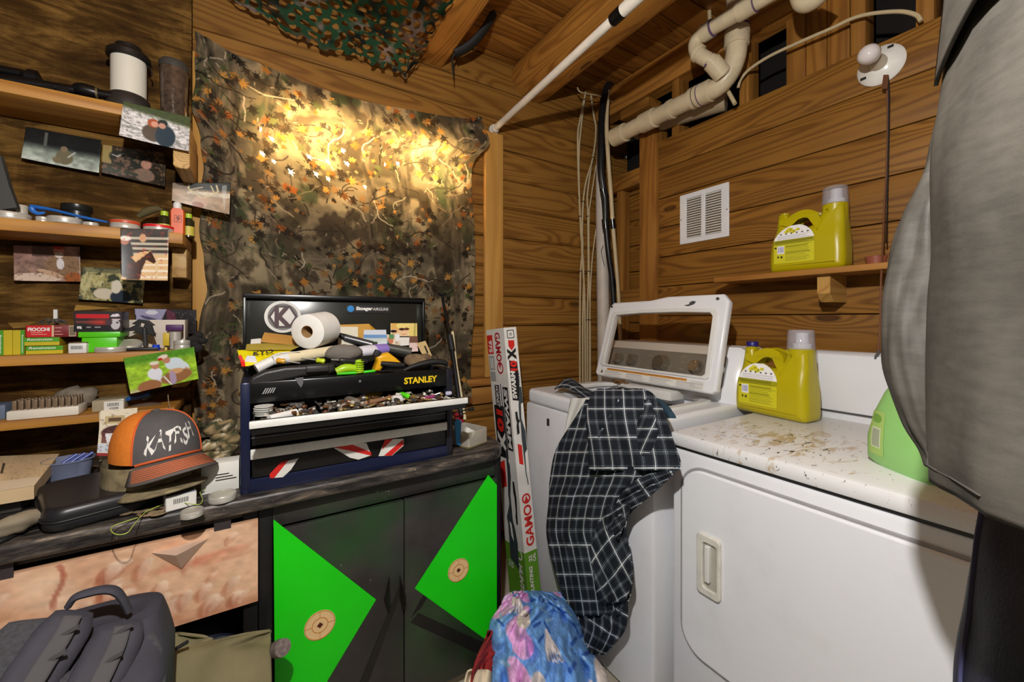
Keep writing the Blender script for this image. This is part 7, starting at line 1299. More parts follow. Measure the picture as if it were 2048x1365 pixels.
# ================================================================= AIR RIFLE CARTON leaning by the washer
def gunbox():
    top = V((0.879, 1.478, 1.216)); bot = V((0.945, 1.372, 0.012)); ax = (top-bot); Lg = ax.length; ax.normalize()
    ly = V((0, 1, 0)); ly = (ly-ax*ly.dot(ax)).normalized(); lx = ly.cross(ax).normalized()
    if lx.x < 0: lx = -lx
    W1, W2 = 0.157, 0.063                                   # left face along +y, right face along +x
    t = T('air_rifle_box', 'tall white and green air rifle carton leaning beside the washer', 'box', bot)
    def P(a, b, h): return bot+lx*a+ly*b+ax*h
    b = MB(); b.raw([P(0, 0, 0), P(W2, 0, 0), P(W2, W1, 0), P(0, W1, 0), P(0, 0, Lg), P(W2, 0, Lg), P(W2, W1, Lg), P(0, W1, Lg)], [(0, 1, 2, 3), (4, 5, 6, 7), (0, 1, 5, 4), (1, 2, 6, 5), (2, 3, 7, 6), (3, 0, 4, 7)]); part(t, 'carton', b, mat('carton_white2', (224, 222, 216), 0.4), smooth=False)
    e = 0.0006
    # faces in 2-D: left face coords (s from the shared edge outwards 0..W1, h up); right face (s 0..W2, h)
    def LF(s, h, o=e): return P(-o, s, h)
    def RF(s, h, o=e): return P(s, -o, h)
    def quad(face, s0, s1, h0, h1, m, nm, lab=None, o=e, sk=0.0, parent=t):
        b = MB(); pts = [face(s0, h0, o), face(s1, h0+sk, o), face(s1, h1+sk, o), face(s0, h1, o)]; n = -lx if face is LF else -ly; b.poly(pts, 0.0004, n); return part(parent, nm, b, m, lab, smooth=False)
    GR = mat('carton_green', (96, 150, 40), 0.45); BK = mat('carton_black', (26, 26, 28), 0.45); RD = mat('carton_red', (206, 40, 34), 0.45); GY = mat('carton_grey', (160, 160, 158), 0.5); GN = mat('gun_print', (56, 66, 68), 0.45); WH = M_PW
    def vz(u, v, face):                                     # length along the box of a photo row
        d = ray(u, v); o = (top if face is None else top); 
        # closest point of the shared edge to the ray
        w0 = bot-C0; a = ax.dot(ax); b_ = ax.dot(d); c_ = d.dot(d); d_ = ax.dot(w0); e_ = d.dot(w0); return (b_*e_-c_*d_)/(a*c_-b_*b_)
    H = lambda v: vz(1003+(v-655)*0.105, v, None)
    quad(LF, 0, W1, 0, H(1108)+0.0, GR, 'green_base'); quad(RF, 0, W2, 0, H(1108), GR, 'green_base')
    def ltx(s_, sc, hc, ln, th, m, face, bold=0.04, shear=0.0, o=0.0012):
        """left face reads downwards with letter tops to the shared edge; right face reads upwards with tops to the shared edge"""
        if face is LF: F = frame(LF(sc, hc, o), -ax, -ly)
        else: F = frame(RF(sc, hc, o), ax, -lx)
        b = MB(); b.text(s_, F, ln, th, bold, shear); part(t, 'lettering', b, m)['kind'] = 'stuff'
    # left face
    quad(LF, 0.105, W1-0.001, H(708), H(668), RD, 'red_panel'); ltx('975', 0.128, H(692), 0.055, 0.032, WH, LF); quad(LF, 0.105, W1-0.004, H(742), H(712), GY, 'grey_panel'); quad(LF, 0.105, W1-0.004, H(766), H(745), GY, 'grey_panel')
    for k in range(3): quad(LF, 0.118+0.01*k, 0.121+0.01*k, H(738), H(716), M_PAP, 'fine_print', o=0.001)
    ltx('GAMO', 0.060, H(694), H(664)-H(724), 0.046, mat('gamo_red', (170, 28, 38), 0.45), LF, 0.03)
    b = MB(); b.slab([circ(0.026, 20), circ(0.019, 20)], 0.0005, 0, frame(LF(0.058, H(737), 0.001), -ax, -ly)); b.slab([(-0.018, -0.01), (0.012, 0.0), (-0.018, 0.012)], 0.0005, 0, frame(LF(0.058, H(735), 0.0012), -ax, -ly)); part(t, 'emblem', b, MATS['gamo_red'])['kind'] = 'stuff'
    quad(LF, 0.012, 0.055, H(905), H(776), BK, 'black_panel'); quad(LF, 0.085, 0.125, H(822), H(773), BK, 'black_panel'); quad(LF, 0.058, 0.145, H(925), H(816), BK, 'black_panel', sk=0.0)
    ltx('SWARM', 0.033, H(840), H(780)-H(900), 0.030, WH, LF, 0.05, 0.2); ltx('HORNET', 0.104, H(797), H(776)-H(819), 0.026, WH, LF, 0.02, 0.2); ltx('10', 0.100, H(848), H(826)-H(872), 0.055, RD, LF, 0.06, 0.1, 0.0014); ltx('X', 0.100, H(893), H(872)-H(918), 0.066, WH, LF, 0.06, 0.0, 0.0014)
    quad(LF, 0.095, 0.14, H(985), H(930), RD, 'red_tag', sk=-0.02)
    # rifle print on the left face
    gl = [(0.062, 905), (0.075, 905), (0.078, 960), (0.088, 1000), (0.085, 1020), (0.105, 1040), (0.118, 1052), (0.112, 1068), (0.118, 1138), (0.052, 1152), (0.045, 1095), (0.055, 1070), (0.068, 1052), (0.070, 1000), (0.052, 960), (0.052, 935), (0.06, 930)]
    b = MB(); b.poly([LF(s_, H(v_), 0.0016) for s_, v_ in gl], 0.0004, -lx); part(t, 'rifle_print', b, GN, 'printed picture of an air rifle', smooth=False)
    b = MB(); b.poly([LF(s_, H(v_), 0.0020) for s_, v_ in ((0.082, 1062), (0.098, 1058), (0.092, 1088), (0.075, 1096))], 0.0004, -lx); part(t, 'stock_cutout', b, M_PAP, smooth=False)
    b = MB(); b.poly([LF(s_, H(v_), 0.0020) for s_, v_ in ((0.028, 968), (0.040, 968), (0.042, 990), (0.036, 1000), (0.036, 1030), (0.042, 1040), (0.040, 1055), (0.028, 1055), (0.026, 1035), (0.020, 1000), (0.024, 985))], 0.0004, -lx); part(t, 'scope_print', b, BK, 'printed picture of a scope', smooth=False)
    b = MB(); b.poly([LF(s_, H(v_), 0.0012) for s_, v_ in ((0.066, 770), (0.072, 770), (0.074, 906), (0.064, 906))], 0.0003, -lx); part(t, 'barrel_print', b, GN, smooth=False)
    ltx('HUNTING', 0.040, H(1180), H(1140)-H(1225), 0.030, WH, LF, 0.05, 0.2); ltx('22', 0.107, H(1152), 0.03, 0.018, WH, LF); ltx('CAL', 0.13, H(1152), 0.035, 0.016, WH, LF)
    b = MB(); b.slab([circ(0.022, 18), circ(0.016, 18)], 0.0005, 0, frame(LF(0.040, H(1118), 0.0012), -ax, -ly)); part(t, 'emblem', b, WH)
    # right face
    b = MB(); b.slab([rr(0.036, 0.036, 0.006), rr(0.030, 0.030, 0.005), ], 0.0004, 0, frame(RF(W2*0.5, H(670), 0.001), ax, -lx)); b.slab([circ(0.006, 12), circ(0.004, 12)], 0.0004, 0, frame(RF(W2*0.5, H(670), 0.001), ax, -lx)); part(t, 'icon', b, BK)['kind'] = 'stuff'
    b = MB(); b.poly([RF(s_, H(v_), 0.0010) for s_, v_ in ((0.016, 682), (0.046, 683), (0.046, 694), (0.030, 703), (0.016, 694))], 0.0004, -ly); part(t, 'red_shield', b, RD, smooth=False)
    quad(RF, 0.012, 0.052, H(802), H(722), BK, 'black_panel', sk=-0.01)
    ltx('10', 0.032, H(734), 0.045, 0.034, RD, RF, 0.06, 0.1, 0.0014); ltx('X', 0.028, H(710), 0.05, 0.044, BK, RF, 0.07, 0.0, 0.0014); ltx('SWARM', 0.024, H(772), H(745)-H(800), 0.022, WH, RF, 0.05, 0.2, 0.0014); ltx('HORNET', 0.050, H(758), H(744)-H(774), 0.011, BK, RF, 0.03, 0.2, 0.0016)
    b = MB(); b.poly([RF(s_, H(v_), 0.0018) for s_, v_ in ((0.050, 778), (0.060, 778), (0.062, 810), (0.050, 812), (0.046, 842), (0.060, 868), (0.060, 905), (0.048, 912), (0.046, 950), (0.052, 976), (0.048, 976), (0.042, 950), (0.040, 905), (0.038, 880), (0.040, 850), (0.036, 840), (0.038, 815))], 0.0004, -ly); part(t, 'rifle_print', b, GN, 'second printed picture of an air rifle', smooth=False)
    b = MB(); b.poly([RF(s_, H(v_), 0.0022) for s_, v_ in ((0.018, 826), (0.028, 826), (0.030, 840), (0.038, 846), (0.030, 850), (0.030, 870), (0.018, 872), (0.018, 856), (0.022, 848), (0.018, 840))], 0.0004, -ly); part(t, 'scope_print', b, BK, smooth=False)
    quad(RF, 0.016, 0.036, H(930), H(890), RD, 'red_tag', sk=-0.01)
    ltx('GAMO', 0.034, H(1056), H(1015)-H(1098), 0.040, mat('gamo_red2', (200, 44, 38), 0.45), RF, 0.03)
    b = MB(); b.slab([circ(0.021, 20), circ(0.014, 20)], 0.0005, 0, frame(RF(0.033, H(1002), 0.001), ax, -lx)); b.slab([(-0.016, -0.012), (0.014, 0.0), (-0.012, 0.012)], 0.0005, 0, frame(RF(0.034, H(1003), 0.0012), ax, -lx)); part(t, 'emblem', b, MATS['gamo_red2'])['kind'] = 'stuff'
    ltx('22', 0.026, H(1122), 0.026, 0.016, WH, RF); ltx('CAL', 0.046, H(1122), 0.034, 0.015, WH, RF); ltx('HUNTING', 0.024, H(1166), 0.115, 0.018, WH, RF, 0.04, 0.2)
gunbox()
# ================================================================= CLOTH HELPERS
def rows_sheet(rows, depthX, nu, nv, fold, uvscale=(1, 1), seed=0, plane='X'):
    """rows: (v, uL, uR, depth) in the photo; depth is the real x (or y) of the cloth there; fold(s,t)->offset towards the room"""
    R_ = np.array(smooth_pts(rows, 6)); vv = np.linspace(0, 1, nv); idx = np.linspace(0, len(R_)-1, nv)
    RR = np.stack([np.interp(idx, np.arange(len(R_)), R_[:, k]) for k in range(R_.shape[1])], 1)
    P = np.zeros((nv, nu, 3)); UV = np.zeros((nv, nu, 2)); run = 0.0; prev = None
    for j in range(nv):
        v, uL, uR, dd = RR[j]
        for i in range(nu):
            s = i/(nu-1); t = j/(nv-1); u = uL+(uR-uL)*s; d = dd-fold(s, t)
            p = PX(u, v, d) if plane == 'X' else PY(u, v, d); P[j, i] = p
    P_ = P; P = P.copy()
    for j in range(nv):
        v, uL, uR, dd = RR[j]
        for i in range(nu): u = uL+(uR-uL)*i/(nu-1); P[j, i] = PX(u, v, dd) if plane == 'X' else PY(u, v, dd)
    lenu = np.concatenate([np.zeros((nv, 1)), np.cumsum(np.linalg.norm(np.diff(P, axis=1), axis=2), 1)], 1); lenv = np.concatenate([np.zeros((1, nu)), np.cumsum(np.linalg.norm(np.diff(P, axis=0), axis=2), 0)], 0)
    UV[..., 0] = (lenu-lenu[:, -1:]*0.5)*uvscale[0]; UV[..., 1] = lenv.mean(1, keepdims=True)*uvscale[1]
    return P_, UV
def plaid_mat():
    t = NT('plaid_flannel'); tc = t.n('TexCoord'); sp = t.n('SeparateXYZ'); t.put(sp.inputs[0], tc.outputs['UV'])
    def band(ax_, k):
        f = t.math('FRACT', t.math('MULTIPLY', ax_, k))
        return t.ramp(f, [(0.0, (0.02,)*3), (0.09, (0.34,)*3), (0.115, (0.02,)*3), (0.15, (0.85,)*3), (0.205, (0.02,)*3), (0.24, (0.34,)*3), (0.265, (0.02,)*3), (0.58, (0.30,)*3), (0.605, (0.02,)*3), (0.64, (0.45,)*3), (0.675, (0.02,)*3), (0.71, (0.30,)*3), (0.735, (0.02,)*3)], 'CONSTANT')
    a = band(sp.outputs[0], 11.5); b_ = band(sp.outputs[1], 11.0); nz = t.noise(t.coord(), 320, 3, 0.7)
    mx = t.mix(0.5, a, b_, 'ADD'); nd = t.n('Mix', data_type='RGBA', blend_type='ADD'); nd.inputs[0].default_value = 1.0; t.put(nd.inputs[6], a); t.put(nd.inputs[7], b_); f = nd.outputs[2]
    g = t.math('MULTIPLY', f, t.math('ADD', t.math('MULTIPLY', nz, 1.3), 0.2))
    col = t.ramp(g, [(0.0, L4((22, 25, 34))), (0.35, L4((84, 92, 100))), (0.9, L4((206, 212, 216)))])
    t.bump(nz, 0.3, 0.001); return t.fin(col, 0.9, 0, 0.15)
M_PLAID = plaid_mat()
def wob(*terms):
    def f(s, t): return sum(a*math.sin(k1*s+k2*t+p) for a, k1, k2, p in terms)
    return f
def nfold(amp, ks, kt, sk=0.0, seed=0, fine=0.3):
    def f(s, t):
        p = V((s*ks+t*sk, t*kt, seed*7.3)); a = mnoise.noise(p); b_ = mnoise.noise(p*2.3+V((3, 1, 5))); r = 1-abs(mnoise.noise(p*1.4+V((9, 2, 4))))*2
        return amp*(0.8*a+fine*b_+0.55*r)
    return f
sh_t = T('flannel_shirt', 'navy and white plaid flannel shirt hanging out of the washer', 'shirt', (1.0, 1.05, 0.2))
def cl(parent, nm, rows, fold, m, nu=70, nv=110, th=0.003, plane='X', lab=None, rot=0.0):
    P, UV = rows_sheet(rows, 0, nu, nv, fold, plane=plane); UV = UV @ np.array([[math.cos(rot), -math.sin(rot)], [math.sin(rot), math.cos(rot)]]); o = part(parent, nm, grid_mesh(nm, nu, nv, P, None, UV), m, lab); solid(o, th); return o
f1 = nfold(0.046, 2.6, 1.3, 2.2, 1, 0.15)
cl(sh_t, 'body', [(800, 1172, 1300, 1.035), (840, 1148, 1312, 1.01), (900, 1112, 1318, 1.0), (960, 1100, 1300, 0.995), (1000, 1098, 1266, 0.99), (1060, 1093, 1250, 0.985), (1100, 1099, 1262, 0.98), (1150, 1112, 1266, 0.975), (1200, 1130, 1258, 0.98), (1232, 1150, 1240, 0.985)], f1, M_PLAID)
f2 = nfold(0.018, 3.2, 0.9, -0.8, 2, 0.15)
cl(sh_t, 'front_flap', [(778, 1196, 1288, 1.05), (792, 1182, 1310, 1.02), (830, 1172, 1330, 0.985), (880, 1176, 1346, 0.975), (920, 1178, 1360, 0.968), (941, 1178, 1363, 0.966)], f2, M_PLAID, 60, 70)
cl(sh_t, 'sleeve', [(935, 1340, 1362, 0.975), (950, 1290, 1345, 0.97), (985, 1245, 1310, 0.97), (1030, 1222, 1258, 0.968), (1080, 1190, 1238, 0.96)], nfold(0.022, 2.5, 3.0, 1, 3), M_PLAID, 40, 60, rot=0.7)
cl(sh_t, 'tail', [(1180, 1150, 1252, 0.985), (1220, 1140, 1256, 0.975), (1260, 1158, 1250, 0.97), (1290, 1172, 1228, 0.97), (1310, 1182, 1208, 0.975)], nfold(0.032, 3.0, 2.0, 2, 4), M_PLAID, 50, 50, rot=0.4)
cl(sh_t, 'side_fold', [(1010, 1215, 1262, 0.965), (1060, 1190, 1252, 0.958), (1110, 1182, 1262, 0.952), (1160, 1188, 1266, 0.95), (1205, 1196, 1250, 0.96)], nfold(0.03, 2.2, 2.2, -2, 5, 0.15), M_PLAID, 44, 60, rot=-0.6)
b = MB(); P0 = [PZ(u_, v_, z_) for u_, v_, z_ in ((1196, 790, 0.95), (1230, 777, 0.955), (1275, 780, 0.95), (1300, 795, 0.94))]; 
gx = []
for j in range(24):
    row = []
    for i in range(30):
        s, t_ = i/29, j/23; x = 1.06+0.20*t_; y_ = 1.36-0.38*s+0.04*t_; z = 0.955+0.02*math.sin(s*7+t_*4)+0.018*math.sin(t_*3.1)-0.09*max(0, t_-0.6)
        row.append((x, y_, z))
    gx.append(row)
o_ = part(sh_t, 'collar_end', grid_mesh('c', 30, 24, np.array(gx), None, np.stack(np.meshgrid(np.linspace(0, 0.38, 30), np.linspace(0, 0.2, 24)), -1)), M_PLAID); solid(o_, 0.004)
tc_ = T('teal_garment', 'dark teal garment edge beside the plaid shirt', 'garment', PX(1330, 835, 1.0)); cl(tc_, 'cloth', [(798, 1285, 1318, 1.04), (812, 1300, 1336, 1.02), (826, 1318, 1347, 1.0), (837, 1328, 1352, 0.998)], wob((0.004, 9, 3, 0)), mat('teal_cloth', (34, 60, 74), 0.85), 24, 20)
ws = T('white_sock', 'white knit cloth hanging over the washer rim behind the shirt', 'cloth', PX(1145, 860, 1.0)); cl(ws, 'cloth', [(797, 1142, 1180, 1.035), (830, 1136, 1166, 1.028), (870, 1128, 1150, 1.022), (900, 1124, 1140, 1.022)], wob((0.003, 12, 3, 0)), mat('white_knit', (212, 212, 206), 0.95, 0, 0.05, 20, 0.5, 260), 24, 40)
# ================================================================= LAUNDRY PILE
def towel_canvas(nx, ny):
    c = CV(1, 1, nx, ny, (110, 160, 222)); X, Y = c.X, c.Y; c.nz(30, 30, 0.12, 3); r = random.Random(11)
    for k in range(16): c.el(r.uniform(0, 0.62), r.uniform(0, 1), r.uniform(0.05, 0.13), r.uniform(0.06, 0.15), (222, 172, 218), r.uniform(0, 3))
    for k in range(5): c.el(r.uniform(0, 1), r.uniform(0, 1), r.uniform(0.04, 0.08), r.uniform(0.05, 0.1), (226, 214, 206), r.uniform(0, 3))
    for k in range(34):
        x, y_, a = r.uniform(0, 1), r.uniform(0, 1), r.uniform(0, 6.28); cl_ = r.choice([(54, 92, 170), (60, 100, 180), (150, 190, 226)])
        for j in range(3): c.el(x+0.03*j*math.cos(a), y_+0.03*j*math.sin(a), 0.022, 0.012, cl_, a)
    for (x, y_) in ((0.6, 0.55), (0.25, 0.2), (0.85, 0.85)):
        for k in range(5): a = 1.15+k*0.2; c.ln([(x, y_), (x+0.2*math.cos(a), y_+0.2*math.sin(a))], 0.016, (226, 216, 214)); c.ln([(x+0.02*math.cos(a+0.1), y_+0.02*math.sin(a+0.1)), (x+0.2*math.cos(a+0.1), y_+0.2*math.sin(a+0.1))], 0.003, (90, 100, 130))
    c.nz(90, 90, 0.14, 9, 2); return c
TWM = painted('towel_print', 0.95, 0.0, 0.1, 0.5)
def towel(nm, lb, rows, fold, seed, nu=130, nv=130, crop=None):
    P, UV = rows_sheet(rows, 0, nu, nv, fold, plane='Y'); c = towel_canvas(nu, nv); 
    if crop: c.a = np.roll(c.a, crop, (0, 1))
    o = one(nm, lb, 'towel', grid_mesh(nm, nu, nv, P, c.a), TWM); solid(o, 0.006); return o
ft0 = nfold(0.060, 6.5, 5.0, 3.0, 6, 0.30); ft1 = nfold(0.05, 2.6, 2.2, -1.0, 3, 0.2)
def ft(s, t):
    w_ = mnoise.noise(V((s*3, t*3, 1.7)))*0.18; return ft0(s+w_, t-w_)+ft1(s, t)
def dome_fold(s, t): return 0.09*math.sin(math.pi*min(max(s, 0), 1))**0.7*(0.3+t)+ft(s, t)*(0.5+0.5*math.sin(math.pi*s))
towel('beach_towel', 'blue and pink seashell towel heaped on the floor by the washer', [(1184, 1030, 1082, 1.20), (1192, 1012, 1110, 1.17), (1215, 1000, 1140, 1.14), (1250, 980, 1160, 1.10), (1300, 985, 1180, 1.06), (1360, 985, 1215, 1.00), (1480, 980, 1230, 0.95)], dome_fold, 1)
towel('beach_towel', 'blue towel bunched under the hanging plaid shirt', [(1186, 1082, 1125, 1.22), (1200, 1075, 1142, 1.20), (1250, 1085, 1165, 1.18), (1300, 1110, 1205, 1.14), (1360, 1140, 1224, 1.10), (1480, 1150, 1235, 1.05)], nfold(0.045, 3.0, 3.0, 1.0, 8), 2, 80, 90, (40, 30))
rc_ = T('red_cloth', 'crumpled red and cream shirt at the left of the laundry pile', 'cloth', PY(960, 1340, 1.1))
cl(rc_, 'red_cloth', [(1262, 976, 1004, 1.06), (1280, 970, 1008, 1.05), (1310, 956, 1006, 1.03), (1350, 944, 1004, 1.0), (1450, 934, 1002, 0.95)], nfold(0.040, 2.5, 3.0, 1.0, 9), mat('brick_red', (146, 34, 36), 0.9, 0, 0.08, 20, 0.3, 200), 50, 60, 0.004, 'Y')
cl(rc_, 'cream_hem', [(1340, 940, 972, 0.99), (1352, 932, 984, 0.98), (1420, 920, 985, 0.93)], wob((0.008, 6, 5, 1), (0.005, 14, 4, 0)), mat('cream_cloth', (214, 200, 170), 0.9), 40, 30, 0.004, 'Y')
# solid heart of the pile so nothing hangs in the air
b = MB(); q = V((0.78, 1.18, 0.0)); b.ball((0.76, 1.22, 0.07), (0.14, 0.10, 0.085), 18); o_ = one('laundry_heap', 'dark folded laundry at the bottom of the towel heap', 'laundry', b, mat('dark_laundry', (60, 50, 60), 0.95))
# ================================================================= COAT AND JEANS hanging at the right
def fabric_grey():
    t = NT('grey_coat_fabric'); n = t.noise(t.coord((1, 1, 0.35)), 18, 5, 0.6); n2 = t.noise(t.coord((1, 1, 1)), 700, 2); n3 = t.noise(t.coord((40, 40, 140)), 1.0, 3, 0.6)
    col = t.ramp(t.math('ADD', t.math('MULTIPLY', n, 0.6), t.math('MULTIPLY', n3, 0.4)), [(0.35, L4((58, 55, 50))), (0.65, L4((80, 76, 69)))])
    t.bump(t.math('ADD', n3, n2), 0.12, 0.001); return t.fin(col, 0.6, 0, 0.35)
M_COAT = fabric_grey()
co_t = T('rain_coat', 'long grey coat hanging from the rail in front of the dryer', 'coat', (0.70, 0.08, 0.98))
def coat_ring(z, pL, wid, th, ang, nz_seed, amp=0.010, n=72):
    """closed flattened loop: starts at the left edge pL, runs wid towards the viewer's right at direction ang"""
    d = V((math.cos(ang), math.sin(ang), 0)); nrm = V((-d.y, d.x, 0))
    if nrm.dot(V((-pL.x, -pL.y, 0))) < 0: nrm = -nrm
    c = pL+d*(wid/2)-nrm*(th/2); out = []
    for i in range(n):
        a = 2*math.pi*i/n; e = 2/2.6; x = -math.copysign(abs(math.cos(a))**e, math.cos(a))*wid/2; y = math.copysign(abs(math.sin(a))**e, math.sin(a))*th/2
        f = amp*2.2*(mnoise.noise(V((x*9.0, z*2.2, nz_seed)))+0.5*mnoise.noise(V((x*20, z*7, nz_seed+3))))
        p = c+d*x+nrm*(y+f*(1 if y > 0 else 0.4)); out.append(V((p.x, p.y, z)))
    return out
ANG = math.atan2(-0.50, -0.527)
def edge(u, v, t): p = PT(u, v, t); return p
rows = [(u-84+10*(v+120)/1040, v, t*0.67) for u, v, t in [(1900, -120, 0.625), (1897, -20, 0.62), (1893, 60, 0.615), (1885, 150, 0.61), (1872, 240, 0.605), (1862, 330, 0.60), (1858, 440, 0.60), (1858, 560, 0.60), (1856, 680, 0.597), (1852, 800, 0.592), (1850, 870, 0.586), (1854, 918, 0.58)]]
R_ = smooth_pts(rows, 5); rings = []
for i, (u_, v_, t_) in enumerate(R_):
    p = edge(u_, v_, t_); k = i/(len(R_)-1); rings.append(coat_ring(p.z, p, 0.50, 0.07+0.03*k, ANG, 1.0, 0.007+0.004*k))
b = MB(); b.loft(rings, cap=False); o_ = part(co_t, 'body', b, M_COAT, ang=3.2); solid(o_, 0.003)
cq = [sum(r, V())/72 for r in rings]
b = MB(); b.tube([p+(p-cq[-4]).normalized()*0.0022 for p in rings[-4]]+[rings[-4][0]], 0.0012, 5); part(co_t, 'hem_stitch', b, mat('coat_stitch', (60, 58, 54), 0.8))
srow = [(1903, 200, 0.66, 0.014), (1904, 268, 0.665, 0.024), (1894, 340, 0.675, 0.030), (1861, 430, 0.685, 0.036), (1843, 520, 0.69, 0.040), (1828, 620, 0.69, 0.041), (1826, 700, 0.685, 0.040), (1835, 780, 0.675, 0.036), (1853, 850, 0.665, 0.032), (1884, 905, 0.65, 0.028), (1892, 938, 0.64, 0.024)]
Rs = smooth_pts(srow, 6); b = MB(); rings2 = []
for i, (u_, v_, t_, r_) in enumerate(Rs):
    t_ *= 0.685; r_ *= 0.685; c = PT(u_, v_, t_); rg = []
    for j in range(48):
        a = 2*math.pi*j/48; q = V((math.cos(a)*1.6, math.sin(a)*1.6, c.z*9.0)); f = 1+0.22*mnoise.noise(q)+0.14*mnoise.noise(q*2.1+V((4, 2, 1))); rg.append((c.x+r_*f*math.cos(a), c.y+r_*f*math.sin(a), c.z))
    rings2.append(rg)
b.loft(rings2); part(co_t, 'sleeve', b, M_COAT, ang=3.2)
dA = V((math.cos(ANG), math.sin(ANG), 0)); nA = V((-dA.y, dA.x, 0)); nA = nA if nA.dot(V((-0.8, -0.2, 0))) > 0 else -nA
gp = []
for j in range(46):
    for i in range(60):
        s = i/59; t_ = j/45; x = 0.036+0.38*s; zb = 1.25+(640-212+120*min(s*2.2, 1.4))/FPX*0.412; zt_ = 1.69; z = zt_+(zb-zt_)*t_
        vq = 640-(z-1.25)/0.412*FPX; pl = PT(np.interp(vq, [-120, 60, 240], [1838, 1832, 1814]), vq, 0.412)
        e = max(0.0, 1-abs((x-0.25)/0.25)**2.6)**(1/2.6)
        off = 0.040*(e-1)+0.012+0.022*t_**2*min(1, (x-0.03)*9)+0.004*mnoise.noise(V((x*9, z*4, 2.0)))
        p = V((pl.x, pl.y, 0))+dA*x+nA*off; gp.append((p.x, p.y, z))
o_ = part(co_t, 'cape_flap', grid_mesh('c', 60, 46, np.array(gp)), M_COAT); solid(o_, 0.003)
b = MB(); hx = V((0.68, 0.02, 2.02)); b.tube([(0.985, 0.05, 2.325), (1.02, 0.05, 2.30), (1.01, 0.05, 2.26), (0.85, 0.03, 2.10), (0.60, 0.02, 1.86), (0.42, -0.02, 1.70)], 0.004, 8, 5); part(co_t, 'hanger', b, MATS['black_steel'])
jn = T('dark_jeans', 'dark blue jeans hanging below the grey coat', 'jeans', (0.75, 0.1, 0.3)); M_JEAN = mat('dark_denim', (34, 34, 58), 0.6, 0, 0.35, 22, 0.3, 300)
rows = [(u-60, v, t*0.73) for u, v, t in [(1972, 930, 0.66), (1966, 990, 0.655), (1950, 1060, 0.65), (1936, 1140, 0.645), (1928, 1200, 0.64), (1918, 1260, 0.635), (1910, 1330, 0.63), (1904, 1420, 0.62), (1900, 1560, 0.61)]]
R_ = smooth_pts(rows, 5); rings = []
for i, (u_, v_, t_) in enumerate(R_):
    p = PT(u_, v_, t_); rings.append(coat_ring(p.z, p, 0.26, 0.07, ANG, 3.0+i*0.02, 0.007))
b = MB(); b.loft(rings); part(jn, 'legs', b, M_JEAN, ang=3.2)
b = MB(); b.tube([r[9] for r in rings], 0.0025, 6); part(jn, 'side_seam', b, mat('denim_seam', (60, 62, 96), 0.7))
# ================================================================= BACKPACK, KHAKI BAG, BAT on the floor at the left
bpk = T('backpack', 'charcoal backpack with padded straps in front of the drawer', 'backpack', (-0.35, 0.95, 0.0)); M_BP = mat('charcoal_nylon', (58, 57, 66), 0.75, 0, 0.1, 30, 0.25, 400); M_BPM = mat('mesh_panel', (66, 66, 70), 0.9, 0, 0.25, 160, 0.6, 500)
prof = [(2262, -20, 300), (1900, -60, 318), (1365+160, -60, 320), (1365, -50, 312), (1345, -40, 306), (1315, 10, 300), (1296, 50, 288), (1286, 90, 270), (1280, 120, 248), (1277, 140, 228)]
b = MB(); rings = []
for (v_, uL, uR) in smooth_pts(prof, 5):
    k = max(0.0, (1525-v_)/(1525-1277)); Yc = 0.90+0.15*k; a, c = PY(uL, v_, Yc), PY(uR, v_, Yc); w_ = (c.x-a.x)/2; cx = (a.x+c.x)/2; th = 0.012+0.10*(1-k)**0.6; rg = []
    for j in range(40):
        an = 2*math.pi*j/40; e = 2/3.2; rg.append((cx+w_*math.copysign(abs(math.cos(an))**e, math.cos(an)), Yc+th+th*math.copysign(abs(math.sin(an))**e, math.sin(an)), a.z+0.0*w_))
    rings.append(rg)
b.loft(rings); me = b.done('body', ang=1.0)
for v in me.vertices: v.co += V((0.3, -1, 0.5))*0.010*mnoise.noise(v.co*14)
part(bpk, 'body', me, M_BP)
def strap(nm, pts, wpx, Y, m, th=0.016, dY=0.0):
    P = smooth_pts(pts, 6); rg = []; b = MB()
    for i, p in enumerate(P):
        u_, v_, w_ = p; c = PY(u_, v_, Y(v_)); hw = w_*0.5*Y(v_)/FPX*0.80; d = PY(P[min(i+1, len(P)-1)][0], P[min(i+1, len(P)-1)][1], Y(v_))-PY(P[max(i-1, 0)][0], P[max(i-1, 0)][1], Y(v_)); d.normalize(); sd = d.cross(V((0, -1, 0))).normalized(); rg.append([c+sd*x*hw+V((0, -1, 0))*y_*th for x, y_ in ((-1, 0), (-0.92, 0.7), (-0.6, 1), (0, 1.08), (0.6, 1), (0.92, 0.7), (1, 0), (0.5, -0.3), (-0.5, -0.3))])
    b.loft(rg); return part(bpk, nm, b, m, ang=1.0)
Ys = lambda v: np.interp(v, [1190, 1240, 1365, 1500], [1.04, 1.01, 0.945, 0.90])
s1 = strap('shoulder_strap', [(150, 1224, 52), (128, 1262, 74), (96, 1312, 78), (60, 1365, 78), (20, 1440, 78)], 0, Ys, M_BP); s2 = strap('shoulder_strap', [(240, 1246, 60), (232, 1282, 78), (210, 1330, 82), (180, 1390, 82), (150, 1460, 80)], 0, Ys, M_BP)
strap('webbing', [(146, 1232, 24), (124, 1276, 26), (92, 1326, 28), (60, 1378, 28)], 0, lambda v: Ys(v)-0.019, mat('webbing_grey', (78, 76, 78), 0.8), 0.003); strap('webbing', [(246, 1252, 24), (234, 1292, 26), (212, 1340, 28), (190, 1385, 28)], 0, lambda v: Ys(v)-0.019, MATS['webbing_grey'], 0.003)
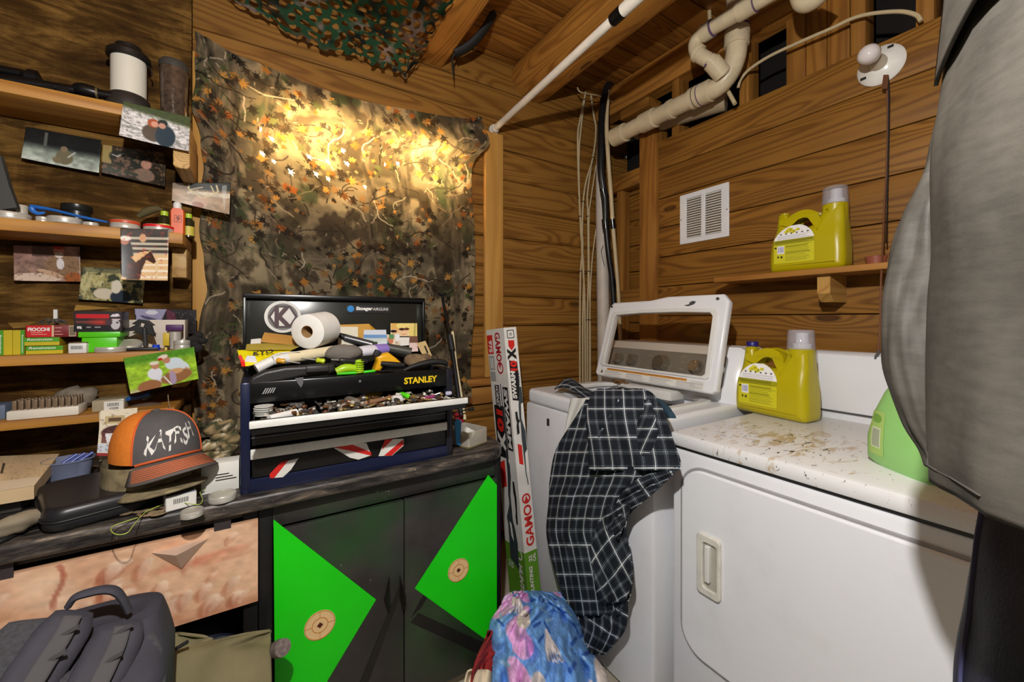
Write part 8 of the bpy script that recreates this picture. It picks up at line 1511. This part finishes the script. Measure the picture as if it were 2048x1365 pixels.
strap('mesh_pad', [(70, 1240, 60), (52, 1290, 120), (10, 1350, 170), (-30, 1440, 180)], 0, lambda v: Ys(v)+0.006, M_BPM, 0.008); strap('mesh_pad', [(292, 1268, 24), (298, 1310, 40), (296, 1370, 52), (292, 1460, 52)], 0, lambda v: Ys(v)+0.012, M_BPM, 0.008)
for (u_, v_) in ((134, 1266), (108, 1316), (222, 1320), (244, 1262)): b = MB(); b.box(PY(u_, v_, Ys(v_)-0.022), (0.03, 0.004, 0.005), Matrix.Rotation(-0.35, 3, 'Y')); part(bpk, 'bar_tack', b, MATS['webbing_grey'])
b = MB(); b.tube([PY(u_, v_, 1.03) for u_, v_ in ((136, 1214), (150, 1196), (178, 1186), (210, 1180), (232, 1184), (246, 1200), (258, 1224))], [0.009, 0.010, 0.011, 0.011, 0.011, 0.010, 0.009], 10, 5, True, 0.6); part(bpk, 'haul_loop', b, M_BP)
kg = T('khaki_bag', 'olive khaki canvas bag slumped in the open bay', 'bag', PY(430, 1365, 1.15)); M_KH = mat('khaki_canvas', (122, 114, 82), 0.85, 0, 0.08, 20, 0.3, 350)
cl(kg, 'flap', [(1262, 538, 541, 1.20), (1272, 470, 541, 1.19), (1290, 395, 541, 1.17), (1310, 330, 541, 1.14), (1365, 318, 543, 1.10), (1480, 310, 545, 1.05), (1700, 312, 545, 1.05), (1870, 318, 540, 1.06)], wob((0.006, 5, 4, 0), (0.004, 12, 7, 1)), M_KH, 50, 50, 0.006, 'Y')
cl(kg, 'back_panel', [(1268, 308, 360, 1.24), (1276, 306, 420, 1.23), (1290, 305, 425, 1.22), (1340, 305, 420, 1.18), (1420, 300, 420, 1.14)], wob((0.010, 6, 3, 1), (0.006, 13, 5, 0)), M_KH, 40, 40, 0.006, 'Y')
b = MB(); b.tube([PY(u_, v_, 1.125) for u_, v_ in ((322, 1330), (336, 1310), (356, 1296), (376, 1284))], 0.004, 8, 4); part(kg, 'strap', b, MATS['black_nylon'])
bt_ = T('wooden_bat', 'taped wooden bat end poking past the green door', 'bat', PY(555, 1298, 1.15)); a, c = PY(534, 1304, 1.20), PY(566, 1296, 1.12); b = MB(); b.tube([a-(c-a)*0.35, a, a.lerp(c, 0.7)], [0.015, 0.016, 0.017], 16); part(bt_, 'handle', b, mat('navy_tape', (40, 40, 66), 0.5)); b = MB(); b.tube([a.lerp(c, 0.65), a.lerp(c, 0.72), c], [0.0185, 0.0195, 0.0185], 18); part(bt_, 'worn_end', b, mat('grey_bark', (112, 102, 98), 0.9, 0, 0.4, 120, 0.6, 200))

# parts never sit deeper than thing > part > sub-part
def depth(o):
    d = 1
    while o.parent is not None: o = o.parent; d += 1
    return d
for o in list(COL.objects):
    while depth(o) > 3: o.parent = o.parent.parent
